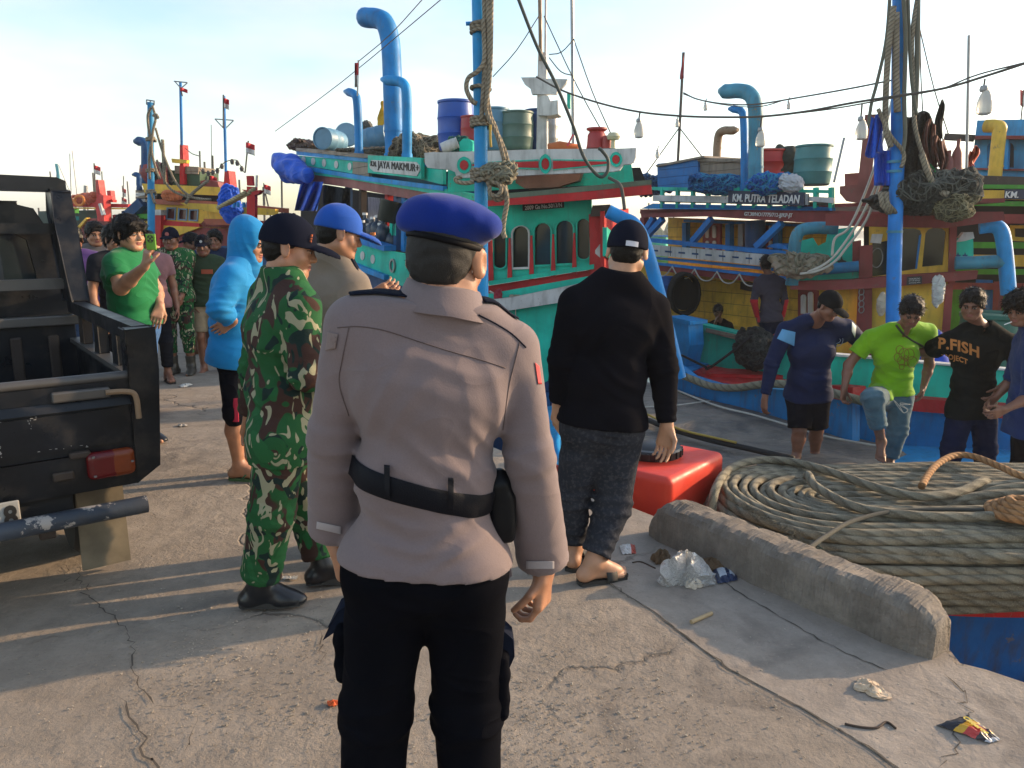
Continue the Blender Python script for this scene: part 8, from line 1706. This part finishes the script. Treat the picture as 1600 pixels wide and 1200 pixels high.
P=Pose((0,0,0),204,1.67,fat=1.06,px=dict(hed=(1519,476,-.10),nek=(1530,510,.0),che=(1524,560,.0),wai=(1520,600,.02),pel=(1518,632,.02),shR=(1484,532,-.04),shL=(1580,536,.02),elR=(1450,550,.30),wrR=(1400,548,.34),elL=(1598,580,.05),wrL=(1560,608,-.15),hiR=(1502,645,.0),hiL=(1536,645,.02),
 knR=(1488,700,-.06),knL=(1540,702,.02),anR=(1480,752,.0),anL=(1534,758,.02)),depth=D)
P.base=V(1508,764,D);P.turn(14,16,0);P.hdR=(-1,-.1,.1);P.palm['R']=(.1,.9,.2);P.curl={'R':.6,'L':.6};P.hdL=(-.6,-.3,-.6)
b=person(P,'man in a black t-shirt with orange lettering reaching to hold the man in lime',skinm=S2,h=.0065,hair='thick');BK=cloth('black_tee',(.009,.012,.012),.8,fold=.45);sh=shirt(P,BK,upto=.72,g=.022,gc=.036,hem=-.10,h=.0065,name='t_shirt',amp=.007);trousers(P,cloth('navy_trousers',(.008,.015,.045),.8,fold=.5),upto=1.55,g=.024,gc=.034,h=.007,amp=.010)
BVb=bvh(sh);OR=plain('print_lettering',(.55,.21,.05),.8)
for s_t,ca,cb,px_h in(('P.FISH',(1466,533),(1530,548),18),('PROJECT',(1470,556),(1512,564),11)):
 me=text_mesh(s_t,1,.035,1,3 if False else 1,1.05);x0=min(v.co.x for v in me.vertices);x1=max(v.co.x for v in me.vertices);y0=min(v.co.y for v in me.vertices);y1=max(v.co.y for v in me.vertices);m=MB();ok={}
 for i,v in enumerate(me.vertices):
  u=(v.co.x-x0)/(x1-x0);w=(v.co.y-y0)/(y1-y0)-.5;o=onto(ca[0]+(cb[0]-ca[0])*u,ca[1]+(cb[1]-ca[1])*u-w*px_h+4*(u-.5)**2*3,.004,BVb)
  if o is not None:ok[i]=len(m.v);m.v.append(o)
 for p in me.polygons:
  if all(i in ok for i in p.vertices):m.face(tuple(ok[i]for i in p.vertices))
 if m.f:m.build('shirt_lettering',OR,b)
D=5.9
P=Pose((0,0,0),250,1.66,fat=1.0,px=dict(hed=(1596,484,-.02),nek=(1614,516,.0),che=(1612,570,.0),wai=(1608,620,.02),pel=(1606,650,.02),shR=(1604,532,.16),shL=(1620,545,-.16),elR=(1585,590,.2),wrR=(1555,622,.2),elL=(1612,620,-.2),wrL=(1570,640,-.25),hiR=(1604,665,.08),hiL=(1608,668,-.08),knR=(1598,730,.08),knL=(1602,735,-.08),anR=(1600,790,.08),anL=(1604,795,-.08)),depth=D)
P.base=V(1604,800,D);P.turn(-5,15,0);P.curl={'R':.8,'L':.8}
b=person(P,'curly haired man in a dark blue shirt cut off by the right edge',skinm=S2,h=.0065,hair='curly');shirt(P,cloth('deep_blue_shirt',(.008,.03,.12),.8,fold=.4),upto=1.2,g=.035,gc=.03,hem=-.14,h=.007,name='shirt',flare=.02);trousers(P,TRB,upto=1.9,g=.03,h=.008)
m=MB();c=P.hp(0,.12,-.06);m.tube([c,c+Vector((-.06,-.01,-.02))],.004,8);m.build('cigarette',M_lett,b)
D=8.0
P=Pose((0,0,0),170,1.5,fat=1.0,px=dict(hed=(1459,532,-.05),nek=(1457,552,.02),che=(1455,578,.0),wai=(1453,600,.02),pel=(1452,618,.02),shR=(1440,562,-.02),shL=(1472,562,.02),elR=(1438,590,.0),wrR=(1443,562,-.22),elL=(1476,590,.05),wrL=(1470,615,.0),hiR=(1446,625,.0),hiL=(1458,625,.02),knR=(1443,655,-.06),knL=(1460,655,.02),anR=(1443,684,.0),anL=(1460,684,.02)),depth=D)
P.base=V(1452,690,D);P.turn(0,30,0);b=person(P,'stooping person in a royal blue shirt and blue cap between the lime and black shirts',skinm=S2,h=.010,hair='short');shirt(P,cloth('royal_shirt',(.01,.05,.42),.8),upto=.5,h=.010,name='shirt');trousers(P,DK,upto=1.8,h=.010);cap(P,cloth('royal_cap',(.01,.05,.42),.8),h=.007)
# man with red sleeves on the red hatch, boy sitting beyond
D=11.1
P=Pose((0,0,0),-14,1.60,fat=.95,px=dict(hed=(1197,412,.0),nek=(1202,432,.0),che=(1203,455,.0),wai=(1205,482,.0),pel=(1204,498,.0),shL=(1184,440,.0),shR=(1221,441,.0),elL=(1178,470,.0),elR=(1226,470,.0),wrL=(1184,498,.06),wrR=(1222,498,.06),hiL=(1197,503,.0),hiR=(1211,504,.0),knL=(1197,538,.0),knR=(1209,542,.05),anL=(1192,570,-.02),anR=(1207,574,.08)),depth=D)
P.base=V(1200,578,D);P.turn(20,0,0);b=person(P,'man in a grey top with red sleeves standing on the red hatch, back turned',skinm=S2,h=.009,hair='short')
RS=cloth('red_sleeve',(.50,.02,.03),.8);sh=shirt(P,cloth('charcoal_top',(.05,.045,.065),.85),upto=1.9,h=.009,name='top',gc=.012,g=.014,hem=-.04,region=lambda c:((c[:,2]<P.J['elL'].z+.02)&(np.abs((c-np.array(P.J['wai']))@np.array(P.rr))>.165)).astype(int),mats=[cloth('charcoal_top',(.05,.045,.065),.85),RS]);trousers(P,cloth('track_navy',(.010,.016,.040),.7),upto=1.8,h=.009,gc=.02)
D=12.1
P=Pose((0,0,0),185,1.35,fat=.9,px=dict(hed=(1122,486,-.1),nek=(1124,502,.0),che=(1126,516,.0),wai=(1128,528,.0),pel=(1128,538,.0),shR=(1110,508,.0),shL=(1140,508,.0),elR=(1108,526,-.12),wrR=(1118,505,-.22),elL=(1146,526,-.05),wrL=(1135,535,-.2),hiR=(1122,540,-.02),hiL=(1134,540,-.02),knR=(1118,532,-.35),knL=(1140,532,-.35),anR=(1120,556,-.3),anL=(1140,556,-.3)),depth=D)
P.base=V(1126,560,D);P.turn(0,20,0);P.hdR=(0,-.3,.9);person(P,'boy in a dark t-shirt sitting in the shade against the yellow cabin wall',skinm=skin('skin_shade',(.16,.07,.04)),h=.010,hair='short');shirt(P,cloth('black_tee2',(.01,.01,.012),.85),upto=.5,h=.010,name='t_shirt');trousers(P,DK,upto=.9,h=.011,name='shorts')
# ---------------------------------------------------------------- light harbour haze
m=MB();m.box((100,315,5.5),(1800,680,17));hz_=m.build('haze',None,None,'thin pale evening haze over the harbour','haze',kind='stuff')
hm_=bpy.data.materials.new('haze_air');hm_.use_nodes=True;t_=hm_.node_tree;t_.nodes.clear();ho=t_.nodes.new('ShaderNodeOutputMaterial');pv=t_.nodes.new('ShaderNodeVolumePrincipled')
pv.inputs['Color'].default_value=(.90,.91,.92,1);pv.inputs['Density'].default_value=.0012;pv.inputs['Anisotropy'].default_value=.4;t_.links.new(pv.outputs[0],ho.inputs['Volume']);hz_.data.materials.clear();hz_.data.materials.append(hm_)
